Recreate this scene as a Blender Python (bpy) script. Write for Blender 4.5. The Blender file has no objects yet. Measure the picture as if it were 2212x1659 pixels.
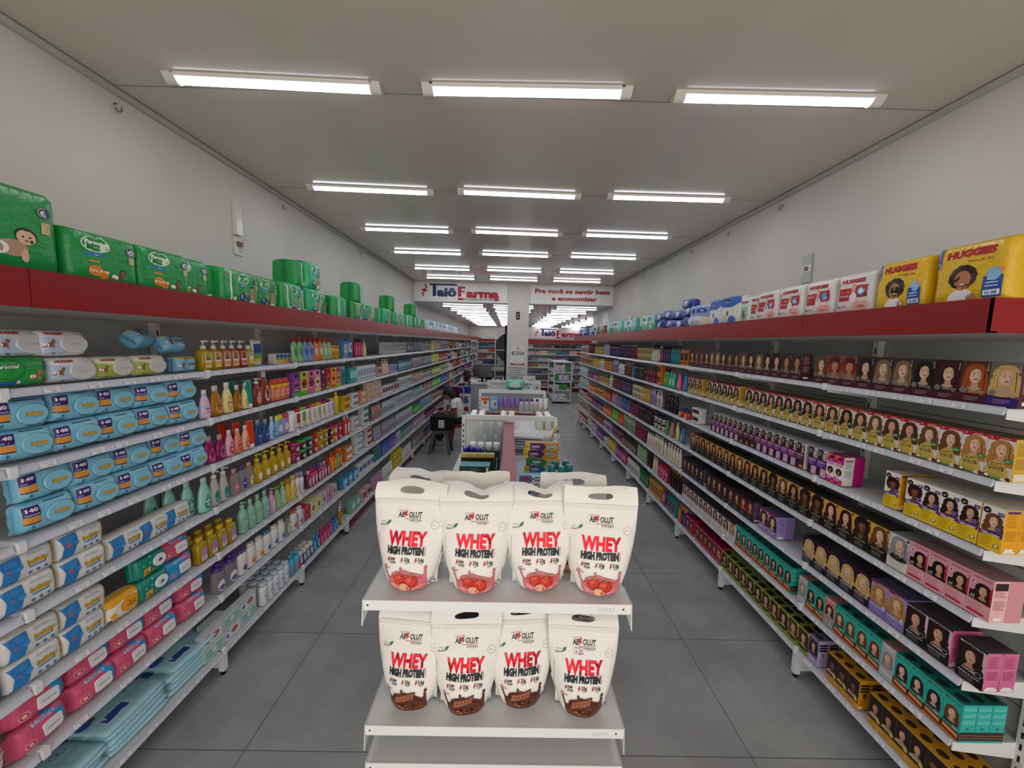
# Pharmacy aisle: two long runs of wall shelving, an island with protein pouches in front.
import bpy, math, random
from mathutils import Vector, Matrix, noise
random.seed(7)
S = bpy.context.scene
COL = S.collection
R90 = math.pi / 2

# ---------------------------------------------------------------- camera
CAMH = 2.1
def cam_basis(pitch, roll, yaw):
    f = Vector((0, math.cos(pitch), -math.sin(pitch))); u = Vector((0, math.sin(pitch), math.cos(pitch))); r = Vector((1, 0, 0))
    q = Matrix.Rotation(yaw, 3, 'Z')
    f, r, u = q @ f, q @ r, q @ u
    c, s = math.cos(roll), math.sin(roll)
    return f, c * r + s * u, -s * r + c * u
cf, cr, cu = cam_basis(.10725, .0245, -.00975)
cam = bpy.data.cameras.new('camera'); camo = bpy.data.objects.new('camera', cam); COL.objects.link(camo)
cam.sensor_width = 36; cam.sensor_fit = 'HORIZONTAL'; cam.lens = 830 / 2212 * 36; cam.clip_start = .02
camo.matrix_world = Matrix(((cr.x, cu.x, -cf.x, 0), (cr.y, cu.y, -cf.y, 0), (cr.z, cu.z, -cf.z, CAMH), (0, 0, 0, 1)))
S.camera = camo

# ---------------------------------------------------------------- world, daylight, exposure
HC = 3.4            # ceiling of the front room
XWL, XWR = -2.146, 2.306
Y0, YB, YE = -1.6, 8.7, 20.2   # shop front, beam, end wall
w = bpy.data.worlds.new('daylight'); S.world = w; w.use_nodes = True
wb = w.node_tree.nodes['Background']; wb.inputs[0].default_value = (1.0, .945, .88, 1); wb.inputs[1].default_value = 2.0
pl = bpy.data.lights.new('shopfront_portal', 'AREA'); pl.shape = 'RECTANGLE'; pl.size = XWR - XWL; pl.size_y = HC - .1
pl.cycles.is_portal = True
plo = bpy.data.objects.new('shopfront_portal', pl); COL.objects.link(plo); plo.location = ((XWL + XWR) / 2, Y0, HC / 2)
plo.rotation_euler = (R90, 0, 0)
S.view_settings.view_transform = 'Standard'; S.view_settings.look = 'None'; S.view_settings.gamma = 1
S.view_settings.use_curve_mapping = False
S.view_settings.exposure = 0.0
LAMP_POWER = 6.0       # glow of the diffusers; each lamp also carries an area light
LAMP_WATT = 2.3
cy = S.cycles
cy.use_denoising = True; cy.max_bounces = 6; cy.diffuse_bounces = 3; cy.glossy_bounces = 2; cy.transmission_bounces = 4
cy.transparent_max_bounces = 8; cy.caustics_reflective = False; cy.caustics_refractive = False
cy.sample_clamp_indirect = 6

# ---------------------------------------------------------------- materials (print and paint colours come from the 'Col' attribute)
def lin(c):
    c = c / 255
    return c / 12.92 if c <= .04045 else ((c + .055) / 1.055) ** 2.4
def hx(s):
    if not isinstance(s, str): return s
    if s == '*': return (1, 1, 1, 0)         # takes the object's own colour
    if len(s) == 3: s = s[0] * 2 + s[1] * 2 + s[2] * 2
    return (lin(int(s[0:2], 16)), lin(int(s[2:4], 16)), lin(int(s[4:6], 16)), 1)
MATS = {}
def paintmat(name, rough=.5, spec=.5, metal=0, coat=0, alpha=1, bump=0, bscale=40, emit=0, trans=0):
    m = bpy.data.materials.new(name); m.use_nodes = True; nt = m.node_tree; b = nt.nodes['Principled BSDF']
    at = nt.nodes.new('ShaderNodeAttribute'); at.attribute_name = 'Col'
    oi = nt.nodes.new('ShaderNodeObjectInfo')
    mx = nt.nodes.new('ShaderNodeMix'); mx.data_type = 'RGBA'
    nt.links.new(at.outputs['Alpha'], mx.inputs[0]); nt.links.new(oi.outputs['Color'], mx.inputs[6]); nt.links.new(at.outputs['Color'], mx.inputs[7])
    nt.links.new(mx.outputs[2], b.inputs['Base Color'])
    b.inputs['Roughness'].default_value = rough; b.inputs['Specular IOR Level'].default_value = spec; b.inputs['Metallic'].default_value = metal
    b.inputs['Coat Weight'].default_value = coat; b.inputs['Alpha'].default_value = alpha; b.inputs['Transmission Weight'].default_value = trans
    if emit:
        nt.links.new(mx.outputs[2], b.inputs['Emission Color']); b.inputs['Emission Strength'].default_value = emit
    if bump:
        tc = nt.nodes.new('ShaderNodeTexCoord'); no = nt.nodes.new('ShaderNodeTexNoise'); no.inputs['Scale'].default_value = bscale; no.inputs['Detail'].default_value = 3
        bp = nt.nodes.new('ShaderNodeBump'); bp.inputs['Strength'].default_value = bump; bp.inputs['Distance'].default_value = .01
        nt.links.new(tc.outputs['Object'], no.inputs['Vector']); nt.links.new(no.outputs['Fac'], bp.inputs['Height']); nt.links.new(bp.outputs[0], b.inputs['Normal'])
    MATS[name] = m
    return m
paintmat('card', .42, .4)
paintmat('film', .3, .5, bump=.35, bscale=45)
paintmat('matt_film', .55, .35, bump=.25, bscale=38)
paintmat('gloss', .2, .5)
paintmat('matt', .8, .2)
paintmat('enamel', .38, .45)
paintmat('steel', .3, .5, metal=.9)
paintmat('foil', .22, .5, metal=.75, bump=.5, bscale=55)
paintmat('clear', .08, .5, alpha=.34)
paintmat('tinted', .12, .5, alpha=.8)
paintmat('skin', .55, .35)
paintmat('fabric', .9, .1, bump=.3, bscale=300)
paintmat('diffuser', .4, .3, emit=LAMP_POWER)

def plainmat(name, rough):      # cloth and skin take the object's own colour
    m = bpy.data.materials.new(name); m.use_nodes = True; nt = m.node_tree; oi = nt.nodes.new('ShaderNodeObjectInfo')
    nt.links.new(oi.outputs['Color'], nt.nodes['Principled BSDF'].inputs['Base Color']); nt.nodes['Principled BSDF'].inputs['Roughness'].default_value = rough; MATS[name] = m
plainmat('plain', .7)
def plaster(name, rgb, rough, noise=.03, bump=.05, scale=3.0):
    m = bpy.data.materials.new(name); m.use_nodes = True; nt = m.node_tree; b = nt.nodes['Principled BSDF']
    tc = nt.nodes.new('ShaderNodeTexCoord'); no = nt.nodes.new('ShaderNodeTexNoise'); no.inputs['Scale'].default_value = scale; no.inputs['Detail'].default_value = 5
    ra = nt.nodes.new('ShaderNodeValToRGB'); c = hx(rgb)
    ra.color_ramp.elements[0].color = tuple(max(0, x - noise) for x in c[:3]) + (1,); ra.color_ramp.elements[1].color = tuple(min(1, x + noise) for x in c[:3]) + (1,)
    nt.links.new(tc.outputs['Object'], no.inputs['Vector']); nt.links.new(no.outputs['Fac'], ra.inputs[0]); nt.links.new(ra.outputs[0], b.inputs['Base Color'])
    b.inputs['Roughness'].default_value = rough
    if bump:
        n2 = nt.nodes.new('ShaderNodeTexNoise'); n2.inputs['Scale'].default_value = 120
        bp = nt.nodes.new('ShaderNodeBump'); bp.inputs['Strength'].default_value = bump; bp.inputs['Distance'].default_value = .005
        nt.links.new(tc.outputs['Object'], n2.inputs['Vector']); nt.links.new(n2.outputs['Fac'], bp.inputs['Height']); nt.links.new(bp.outputs[0], b.inputs['Normal'])
    MATS[name] = m
    return m
plaster('wall_paint', 'd2cec8', .7)
plaster('ceiling_pvc', 'cbc2b8', .17, noise=.012, bump=0, scale=.8)
def tilemat():
    m = bpy.data.materials.new('porcelain_tile'); m.use_nodes = True; nt = m.node_tree; N = nt.nodes; L = nt.links; b = N['Principled BSDF']
    tc = N.new('ShaderNodeTexCoord'); sp = N.new('ShaderNodeSeparateXYZ'); L.new(tc.outputs['Object'], sp.inputs[0])
    def joint(sock, off, pitch):
        a = N.new('ShaderNodeMath'); a.operation = 'ADD'; a.inputs[1].default_value = -off + pitch * 40 + pitch / 2; L.new(sock, a.inputs[0])
        d = N.new('ShaderNodeMath'); d.operation = 'MODULO'; d.inputs[1].default_value = pitch; L.new(a.outputs[0], d.inputs[0])
        s = N.new('ShaderNodeMath'); s.operation = 'SUBTRACT'; s.inputs[1].default_value = pitch / 2; L.new(d.outputs[0], s.inputs[0])
        q = N.new('ShaderNodeMath'); q.operation = 'ABSOLUTE'; L.new(s.outputs[0], q.inputs[0])
        c = N.new('ShaderNodeMath'); c.operation = 'LESS_THAN'; c.inputs[1].default_value = .0022; L.new(q.outputs[0], c.inputs[0])
        return c.outputs[0]
    mxm = N.new('ShaderNodeMath'); mxm.operation = 'MAXIMUM'; L.new(joint(sp.outputs[0], -1.3, .8667), mxm.inputs[0]); L.new(joint(sp.outputs[1], 1.757, .797), mxm.inputs[1])
    no = N.new('ShaderNodeTexNoise'); no.inputs['Scale'].default_value = 2.2; no.inputs['Detail'].default_value = 6; no.inputs['Roughness'].default_value = .6; L.new(tc.outputs['Object'], no.inputs['Vector'])
    ra = N.new('ShaderNodeValToRGB'); ra.color_ramp.elements[0].color = hx('8b8c8d'); ra.color_ramp.elements[1].color = hx('a3a4a4'); ra.color_ramp.elements[0].position = .35; ra.color_ramp.elements[1].position = .7
    L.new(no.outputs['Fac'], ra.inputs[0])
    mx = N.new('ShaderNodeMix'); mx.data_type = 'RGBA'; L.new(mxm.outputs[0], mx.inputs[0]); L.new(ra.outputs[0], mx.inputs[6]); mx.inputs[7].default_value = hx('505051')
    L.new(mx.outputs[2], b.inputs['Base Color']); b.inputs['Roughness'].default_value = .38; b.inputs['Specular IOR Level'].default_value = .45
    MATS['porcelain_tile'] = m
tilemat()

# ---------------------------------------------------------------- text outlines (cached, size 1)
_TXT = {}
def text2d(s, bold=0., shear=0., spacing=1.):
    k = (s, bold, shear, spacing)
    if k not in _TXT:
        cu_ = bpy.data.curves.new('t', 'FONT'); cu_.body = s; cu_.size = 1; cu_.offset = bold; cu_.shear = shear; cu_.space_character = spacing
        cu_.resolution_u = 2; cu_.fill_mode = 'FRONT'
        ob = bpy.data.objects.new('t', cu_); me = bpy.data.meshes.new_from_object(ob)
        vs = [(v.co.x, v.co.y) for v in me.vertices]; fs = [tuple(p.vertices) for p in me.polygons]
        if vs:
            x0 = min(v[0] for v in vs); x1 = max(v[0] for v in vs); y0 = min(v[1] for v in vs); y1 = max(v[1] for v in vs)
        else: x0 = x1 = y0 = y1 = 0
        _TXT[k] = (vs, fs, x0, x1, y0, y1)
        bpy.data.objects.remove(ob); bpy.data.curves.remove(cu_); bpy.data.meshes.remove(me)
    return _TXT[k]

# ---------------------------------------------------------------- mesh builder
class MB:
    def __init__(s):
        s.v = []; s.f = []; s.m = []; s.c = []; s.sm = []; s.mats = []
    def mi(s, mat):
        if mat not in s.mats: s.mats.append(mat)
        return s.mats.index(mat)
    def add(s, vs, fs, mat, col, smooth=False):
        o = len(s.v); s.v.extend(tuple(p) for p in vs); i = s.mi(mat); c = hx(col)
        for f in fs: s.f.append(tuple(o + k for k in f)); s.m.append(i); s.c.append(c); s.sm.append(smooth)
        return s
    def box(s, x0, x1, y0, y1, z0, z1, mat, col, top=None, side=None, bottom=None):
        v = [(x0, y0, z0), (x1, y0, z0), (x1, y1, z0), (x0, y1, z0), (x0, y0, z1), (x1, y0, z1), (x1, y1, z1), (x0, y1, z1)]
        s.add(v, [(0, 1, 5, 4), (3, 2, 1, 0), (4, 5, 6, 7), (1, 2, 6, 5), (2, 3, 7, 6), (3, 0, 4, 7)], mat, col)
        if top: s.c[-4] = hx(top)
        if side: s.c[-3] = hx(side); s.c[-1] = hx(side)
        if bottom: s.c[-5] = hx(bottom)
        return s
    def rings(s, rs, mat, cols, closed=True, capb=True, capt=True, smooth=True):
        """rs: list of equal-length point rings; cols: one colour or one per band"""
        n = len(rs[0]); o = len(s.v)
        for r in rs: s.v.extend(tuple(p) for p in r)
        i = s.mi(mat)
        one = not isinstance(cols, list)
        for k in range(len(rs) - 1):
            c = hx(cols if one else cols[k])
            for j in range(n if closed else n - 1):
                a = o + k * n + j; b = o + k * n + (j + 1) % n
                s.f.append((a, b, b + n, a + n)); s.m.append(i); s.c.append(c); s.sm.append(smooth)
        if capb: s.f.append(tuple(o + j for j in range(n - 1, -1, -1))); s.m.append(i); s.c.append(hx(cols if one else cols[0])); s.sm.append(False)
        if capt: s.f.append(tuple(o + (len(rs) - 1) * n + j for j in range(n))); s.m.append(i); s.c.append(hx(cols if one else cols[-1])); s.sm.append(False)
        return s
    def lathe(s, prof, mat, cols, seg=16, sx=1., sy=1., ox=0., oy=0., pw=1., capb=True, capt=True):
        """prof: (radius, z) pairs; pw<1 squares the section"""
        rs = []
        for r, z in prof:
            ring = []
            for j in range(seg):
                a = 2 * math.pi * (j + .5) / seg; c, d = math.cos(a), math.sin(a)
                if pw != 1: c = math.copysign(abs(c) ** pw, c); d = math.copysign(abs(d) ** pw, d)
                ring.append((ox + r * sx * c, oy + r * sy * d, z))
            rs.append(ring)
        return s.rings(rs, mat, cols, capb=capb, capt=capt)
    def tube(s, pts, r, mat, col, seg=8, caps=True):
        rs = []; pts = [Vector(p) for p in pts]
        for k, p in enumerate(pts):
            t = (pts[min(k + 1, len(pts) - 1)] - pts[max(k - 1, 0)]).normalized()
            a = t.orthogonal().normalized() if k == 0 else (a - t * a.dot(t)).normalized()
            b = t.cross(a); rr = r[k] if isinstance(r, (list, tuple)) else r
            rs.append([p + (a * math.cos(2 * math.pi * j / seg) + b * math.sin(2 * math.pi * j / seg)) * rr for j in range(seg)])
        return s.rings(rs, mat, col, capb=caps, capt=caps)
    def mesh(s, name):
        me = bpy.data.meshes.new(name); me.from_pydata(s.v, [], s.f)
        for m in s.mats: me.materials.append(MATS[m])
        me.polygons.foreach_set('material_index', s.m); me.polygons.foreach_set('use_smooth', s.sm)
        ca = me.color_attributes.new('Col', 'FLOAT_COLOR', 'CORNER'); buf = []
        for f, c in zip(s.f, s.c): buf.extend(c * len(f))
        ca.data.foreach_set('color', buf)
        me.validate(); me.update()
        return me
    def fit(s, fn):
        s.v = [tuple(fn(*p)) for p in s.v]; return s

# ---------------------------------------------------------------- flat printed art, laid on any surface by a map (u, v, lift) -> point
class Art:
    """2D print in metres; every item is drawn a hair above the one before"""
    def __init__(s, clip=None): s.items = []; s.n = 0; s.clip = clip
    def poly(s, pts, col, mat='card', lay=None):
        if s.clip:
            pts = clip2d(pts, *s.clip)
            if len(pts) < 3: return s
        s.n += 1; s.items.append(([tuple(p) for p in pts], [tuple(range(len(pts)))], col, mat, s.n if lay is None else lay)); return s
    def rect(s, x0, y0, x1, y1, col, mat='card'): return s.poly([(x0, y0), (x1, y0), (x1, y1), (x0, y1)], col, mat)
    def ell(s, cx, cy_, rx, ry, col, n=18, a0=0, a1=360, mat='card'):
        return s.poly([(cx + rx * math.cos(math.radians(a0 + (a1 - a0) * k / n)), cy_ + ry * math.sin(math.radians(a0 + (a1 - a0) * k / n))) for k in range(n if a1 - a0 == 360 else n + 1)], col, mat)
    def ring(s, cx, cy_, rx, ry, t, col, n=24):
        s.n += 1; v = []
        for k in range(n):
            a = 2 * math.pi * k / n; v += [(cx + rx * math.cos(a), cy_ + ry * math.sin(a)), (cx + (rx - t) * math.cos(a), cy_ + (ry - t) * math.sin(a))]
        s.items.append((v, [(2 * k, (2 * k + 2) % (2 * n), (2 * k + 3) % (2 * n), 2 * k + 1) for k in range(n)], col, 'card', s.n)); return s
    def text(s, t, cx, cy_, h, col, w=None, bold=.015, shear=0., rot=0., sp=1., mat='card', cap=True):
        """cap height h (or fitted to width w), centred"""
        vs, fs, x0, x1, y0, y1 = text2d(t, bold, shear, sp)
        if not vs: return s
        k = h / ((.73 if cap else (y1 - y0)) or 1); kx = k if w is None else w / (x1 - x0)
        mx_, my_ = (x0 + x1) / 2, .365 if cap else (y0 + y1) / 2
        c, d = math.cos(rot), math.sin(rot); s.n += 1
        s.items.append(([(cx + ((x - mx_) * kx) * c - ((y - my_) * k) * d, cy_ + ((x - mx_) * kx) * d + ((y - my_) * k) * c) for x, y in vs], fs, col, mat, s.n)); return s
    def lines(s, x0, y0, w_, n, dy, col, t=.0012, seed=1):
        r = random.Random(seed)
        for k in range(n): s.rect(x0, y0 - k * dy, x0 + w_ * r.uniform(.7, 1), y0 - k * dy + t, col)
        return s
    def put(s, mb, fn, step=.00005, base=.0004, cut=None, mirror=False):
        for vs, fs, col, mat, lay in s.items:
            lift = base + step * lay
            if cut: vs, fs = cut2d(vs, fs, *cut)
            mb.add([fn(u, v, lift) for u, v in vs], fs, mat, col)
        return s
def clip2d(pts, x0, y0, x1, y1):
    for ax, lim, sg in ((0, x0, 1), (0, x1, -1), (1, y0, 1), (1, y1, -1)):
        out = []
        for k, p in enumerate(pts):
            q = pts[k - 1]; a = (q[ax] - lim) * sg; b = (p[ax] - lim) * sg
            if (a < 0) != (b < 0): t = a / (a - b); out.append((q[0] + (p[0] - q[0]) * t, q[1] + (p[1] - q[1]) * t))
            if b >= 0: out.append(p)
        pts = out
        if len(pts) < 3: return []
    return pts
def cut2d(vs, fs, us, vv):
    """cuts 2D polygons along grid lines so that they can follow a curved sheet"""
    import bmesh
    bm = bmesh.new(); bv = [bm.verts.new((u, v, 0)) for u, v in vs]
    for f in fs:
        try: bm.faces.new([bv[k] for k in f])
        except ValueError: pass
    x0 = min(p[0] for p in vs); x1 = max(p[0] for p in vs); y0 = min(p[1] for p in vs); y1 = max(p[1] for p in vs)
    for ax, vals, lo, hi in ((0, us, x0, x1), (1, vv, y0, y1)):
        for t in vals:
            if lo < t < hi:
                bmesh.ops.bisect_plane(bm, geom=bm.verts[:] + bm.edges[:] + bm.faces[:], plane_co=(t, 0, 0) if ax == 0 else (0, t, 0), plane_no=(1, 0, 0) if ax == 0 else (0, 1, 0))
    bm.verts.index_update()
    out = [(v.co.x, v.co.y) for v in bm.verts], [tuple(v.index for v in f.verts) for f in bm.faces]
    bm.free()
    return out

# ---------------------------------------------------------------- objects
def node(name, me, parent=None, loc=(0, 0, 0), rz=0., col=None):
    o = bpy.data.objects.new(name, me); COL.objects.link(o); o.location = loc; o.rotation_euler = (0, 0, rz)
    if parent is not None: o.parent = parent
    if col: o.color = hx(col)
    return o
def tag(o, label, cat, group=None, kind=None):
    if label: o['label'] = label
    if cat: o['category'] = cat
    if group: o['group'] = group
    if kind: o['kind'] = kind
    return o
def struct(name, mb):
    o = node(name, mb.mesh(name)); o['kind'] = 'structure'; return o
class Proto:
    """a kind of thing: parts = [(name, mesh, colour, [(sub name, mesh, colour)])]; a single part makes a one-mesh thing"""
    def __init__(s, name, cat, parts, size=(.1, .05, .15)):
        s.name = name; s.cat = cat; s.parts = parts; s.size = size
    def put(s, loc, rz, label, group=None, col=None, cols=None, tilt=None):
        if len(s.parts) == 1 and not s.parts[0][3]:
            o = node(s.name, s.parts[0][1], None, loc, rz, col or s.parts[0][2])
        else:
            o = node(s.name, None, None, loc, rz); o.empty_display_size = .02
            for k, (n, me, c, subs) in enumerate(s.parts):
                cc = (cols[k] if cols and k < len(cols) and cols[k] else None) or (col if c == '*' else c)
                p = node(n, me, o, col=cc)
                for sn, sme, sc in subs: node(sn, sme, p, col=sc or cc)
        if tilt:
            o.rotation_euler = (tilt[0], tilt[1], rz); o.location.z += s.size[1] * max(0, -tilt[0]) + s.size[0] / 2 * abs(tilt[1])
        return tag(o, label, s.cat, group)
def part(n, mb, col=None, subs=()): return (n, mb.mesh(n), col, [(a, b.mesh(a), c) for a, b, c in subs])
ONES = 'first second third fourth fifth sixth seventh eighth ninth tenth eleventh twelfth thirteenth fourteenth fifteenth sixteenth seventeenth eighteenth nineteenth'.split()
TENS = {2: 'twent', 3: 'thirt', 4: 'fort', 5: 'fift', 6: 'sixt', 7: 'sevent', 8: 'eight', 9: 'ninet'}
def nth(n):
    if n < 20: return ONES[n - 1]
    if n >= 100: return 'hundred and ' + nth(n - 100) if n > 100 else 'hundredth'
    t, o = divmod(n, 10)
    return TENS[t] + ('ieth' if o == 0 else 'y-' + ONES[o - 1])
_CNT = {}
def count(key):
    _CNT[key] = _CNT.get(key, 0) + 1
    return _CNT[key]
# ================================================================ the setting
T = .12
XR2, YW = 3.9, 10.75   # the rear room widens to the right beyond YW
struct('floor', MB().box(XWL - .3, XR2 + .3, Y0, YE + .2, -.1, 0, 'porcelain_tile', 'fff'))
struct('wall_left', MB().box(XWL - T, XWL, Y0, YE + .2, 0, HC, 'wall_paint', 'fff'))
struct('wall_right', MB().box(XWR, XWR + T, Y0, YW, 0, HC, 'wall_paint', 'fff'))
struct('wall_right_rear', MB().box(XR2, XR2 + T, YW, YE, 0, HC, 'wall_paint', 'fff'))
struct('wall_right_return', MB().box(XWR + T, XR2 + T, YW - T, YW, 0, HC, 'wall_paint', 'fff'))
struct('wall_partition', MB().box(.62, XR2, 17.16, 17.24, 0, 2.8, 'wall_paint', 'fff'))
struct('wall_back', MB().box(XWL, XR2, YE, YE + T, 0, HC, 'wall_paint', 'fff'))
HB = 2.96
struct('ceiling', MB().box(XWL - T, XWR + T, Y0, YB, HC, HC + .1, 'ceiling_pvc', 'fff'))
struct('ceiling_rear', MB().box(XWL, XR2, YB + .25, YE, HB, HB + .08, 'ceiling_pvc', 'fff'))
bm_ = MB().box(XWL, XWR, YB, YB + .25, HB, HC, 'wall_paint', 'fff')
struct('beam', bm_)
PX0, PX1 = -.055, .425
struct('pillar', MB().box(PX0, PX1, YB - .012, YB + .4, 0, HB + .02, 'wall_paint', 'fff'))
# dark shadow-gap trims along the ceiling
for nm, x0, x1 in (('trim_1', XWL, XWL + .03), ('trim_2', XWR - .03, XWR)):
    struct(nm, MB().box(x0, x1, Y0, YB, HC - .035, HC - .006, 'matt', 'b9b6b2'))
for k, y in enumerate((2.2, 3.53, 4.72, 5.86, 7.1)):
    struct('trim_%d' % (k + 3), MB().box(XWL, XWR, y - .002, y + .002, HC - .0015, HC + .001, 'matt', '777'))

# ================================================================ ceiling lamps
def lamp_proto():
    L_, W_, H_ = 1.07, .088, .034
    b = MB(); prof = [(-W_ / 2, 0), (-W_ / 2, -.008), (-W_ / 2 + .012, -.014), (W_ / 2 - .012, -.014), (W_ / 2, -.008), (W_ / 2, 0)]
    b.rings([[(x, y, z) for y, z in prof] for x in (-L_ / 2 + .04, L_ / 2 - .04)], 'enamel', 'e6e2dc', smooth=False)
    d = MB(); n = 8; arc = [(-.034 + .068 * k / n, -.012 - .024 * math.sin(math.pi * k / n)) for k in range(n + 1)]
    d.rings([[(x, y, z) for y, z in arc] for x in (-L_ / 2 + .05, L_ / 2 - .05)], 'diffuser', 'f1f4ff', closed=False, capb=False, capt=False)
    e = []
    for sg in (-1, 1):
        c = MB(); arc2 = [(-.044, 0), (-.044, -.008)] + [(-.04 + .08 * k / n, -.012 - .028 * math.sin(math.pi * k / n)) for k in range(n + 1)] + [(.044, -.008), (.044, 0)]
        xa, xb = sg * (L_ / 2 - .055), sg * L_ / 2
        if sg < 0: xa, xb = xb, xa
        c.rings([[(x, y, z) for y, z in arc2] for x in (xa, xb)], 'enamel', 'ddd9d3', smooth=False)
        e.append(part('end_cap', c))
    return Proto('ceiling_lamp', 'lamp', [part('housing', b), part('diffuser', d)] + e)
LAMP = lamp_proto()
LL = bpy.data.lights.new('lamp_light', 'AREA'); LL.shape = 'RECTANGLE'; LL.size = .96; LL.size_y = .05; LL.energy = LAMP_WATT; LL.color = (.95, .97, 1.0)
def lamp(loc, rz, label, group):
    o = LAMP.put(loc, rz, label, group); l = bpy.data.objects.new('lamp_light', LL); COL.objects.link(l); l.parent = o; l.location = (0, 0, -.045)
cols_ = (('left', -1.225), ('middle', .06), ('right', 1.355))
for k, y in enumerate((2.13, 3.5, 4.69, 5.83, 7.06, 8.05)):
    for cn, x in cols_:
        lamp((x + .0, y, HC - .001), {0: (.03, -.02, -.012), 1: (.045, .04, .004)}.get(k, (.03, .045, .03))[[c[0] for c in cols_].index(cn)], 'white LED batten ceiling lamp, %s row from the entrance, %s of three' % (nth(k + 1), cn), 'ceiling lamps of the front room')
for k in range(9):
    for cn, x in (('left', -1.13), ('middle', .08), ('right', 1.6), ('far right', 3.1)):
        if x > 3 and k < 2: continue
        lamp((x, 9.4 + 1.27 * k, HB - .001), .02, 'white LED batten lamp beyond the beam, %s row behind it, %s column' % (nth(k + 1), cn), 'ceiling lamps of the rear room')

# ================================================================ wall shelving bays
PW = .8865
TR = [1.902, 1.62, 1.337, 1.055, .773, .496, .20]
TL = [1.897, 1.62, 1.344, 1.078, .79, .518, .168]
def bay_proto(tiers, kick, tickets, name='shelving_bay', end=False):
    """one bay: a slotted post at its far-left joint, panels and shelves between the posts"""
    hw = PW / 2; parts = []; e1 = hw - (.037 if end else .001); e0 = -hw + .036
    b = MB().box(e0, e1, .31, .325, .1, 2.16, 'enamel', 'b4b6b5')
    for z in (.62, 1.2, 1.78): b.box(e0, e1, .3092, .3104, z, z + .004, 'matt', '555')
    parts.append(part('back_panel', b))
    for sx in ((-hw + .0185,) if not end else (-hw + .0185, hw - .0185)):
        u = MB().box(sx - .017, sx + .017, .272, .308, .02, 2.16, 'enamel', 'dadbd9')
        for k in range(36): u.box(sx - .004, sx + .004, .2712, .2722, .2 + k * .054, .228 + k * .054, 'matt', '222')
        parts.append(part('upright', u))
        f = MB().box(sx - .0165, sx + .0165, .002, .268, .05, tiers[6] - .035, 'enamel', 'dfe3e5').box(sx - .017, sx + .017, -.004, .03, .028, tiers[6] - .034, 'enamel', 'e4e8ea')
        ft = MB().lathe([(.013, 0), (.015, .004), (.012, .012), (.006, .014), (.006, .03)], 'matt', '161616', seg=10, ox=sx, oy=.014)
        parts.append(part('foot', f, None, [('foot_pad', ft, None)]))
    for t, z in enumerate(tiers):
        s = MB().box(e0 - .002, e1, .006, .308, z - .022, z - .005, 'enamel', 'c9ccce')
        rail = MB()
        pr = [(.006, z - .004), (.0, z), (-.004, z), (-.004, z - .003), (.0, z - .005), (-.006, z - .027), (-.009, z - .028), (-.009, z - .031), (.0, z - .031), (.006, z - .02)]
        rail.rings([[(x, y, zz) for y, zz in pr] for x in (e0 - .006, e1)], 'gloss', 'cdd0dc', smooth=False)
        subs = [('price_rail', rail, None), ('rail_clip', MB().box(-hw + .006, -hw + .029, -.011, .012, z - .036, z + .004, 'gloss', 'e8eaee'), None)]
        for sx in (-hw + .033,) + ((hw - .033,) if end else ()):
            br = MB(); br.add([(sx + dx, y, zz) for dx in (-.0015, .0015) for y, zz in ((.004, z - .006), (.004, z - .046), (.3, z - .085), (.3, z - .006))], [(0, 1, 2, 3), (7, 6, 5, 4), (0, 4, 5, 1), (1, 5, 6, 2), (2, 6, 7, 3), (3, 7, 4, 0)], 'enamel', 'e6eaeb')
            subs.append(('shelf_bracket', br, None))
        for q in range(tickets):
            r = random.Random(t * 31 + q * 7 + len(name)); x = -hw + .09 + (PW - .2) * (q + r.uniform(.2, .8)) / tickets
            a = Art().rect(-.026, -.011, .026, .011, 'e9e8f0').lines(-.02, .005, .04, 2, .0035, '8a8a94', .0012, q).text(random.Random(q + t * 5).choice(['17,99', '18,99', '42,99', '29,99', '21,99', '26,99', '33,90']), .004, -.006, .0055, '2b2b33')
            tk = MB(); a.put(tk, lambda u, v, l, x=x, z=z: (x + u, -.0052 - l + (v + .002) * .25 - .001, z - .016 + v))
            subs.append(('price_ticket', tk, None))
        parts.append(part('shelf', s, None, subs))
    tp = MB().box(-hw + .002, hw - .005, -.145, .36, 2.272, 2.286, 'enamel', 'c6c8c8')
    fa = MB().box(-hw + .0012, hw - .0012, -.16, -.148, 2.178, 2.303, 'enamel', '8a1014').box(-hw + .0012, hw - .0012, -.148, -.12, 2.178, 2.183, 'enamel', '8a1014')
    if end: fa.box(hw - .004, hw - .0012, -.16, .34, 2.178, 2.303, 'enamel', '94141a')
    parts.append(part('top_shelf', tp, None, [('fascia', fa, None)]))
    if kick: parts.append(part('kick_plate', MB().box(e0, e1, .035, .05, .01, tiers[6] - .035, 'enamel', '7a1015')))
    return Proto(name, 'shelving', parts)
XR = 1.885
def xl(y): return -1.757 + .0153 * y
LANG = math.atan(.0153)
YR0, YL0 = 1.37, 1.32     # bay joints nearest the camera
BRn = bay_proto(TR, 0, 5, end=True); BRm = bay_proto(TR, 0, 4); BR = bay_proto(TR, 0, 0); BL = bay_proto(TL, 0, 5); BLk = bay_proto(TL, 1, 0)
for k in range(10):
    yc = YR0 + (k + .5) * PW + .018
    (BRn if k == 0 else BRm if k < 3 else BR).put((XR, yc, 0), -R90, 'white steel wall shelving bay with red fascia, %s from the entrance on the right' % nth(k + 1), 'right-hand wall shelving')
for k in range(-1, 19):
    yc = YL0 + (k + .5) * PW - .018
    (BL if k < 3 else BLk if k >= 5 else BLk).put((xl(yc), yc, 0), R90 - LANG, 'white steel wall shelving bay with red fascia, %s from the entrance on the left' % nth(k + 2), 'left-hand wall shelving')
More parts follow.
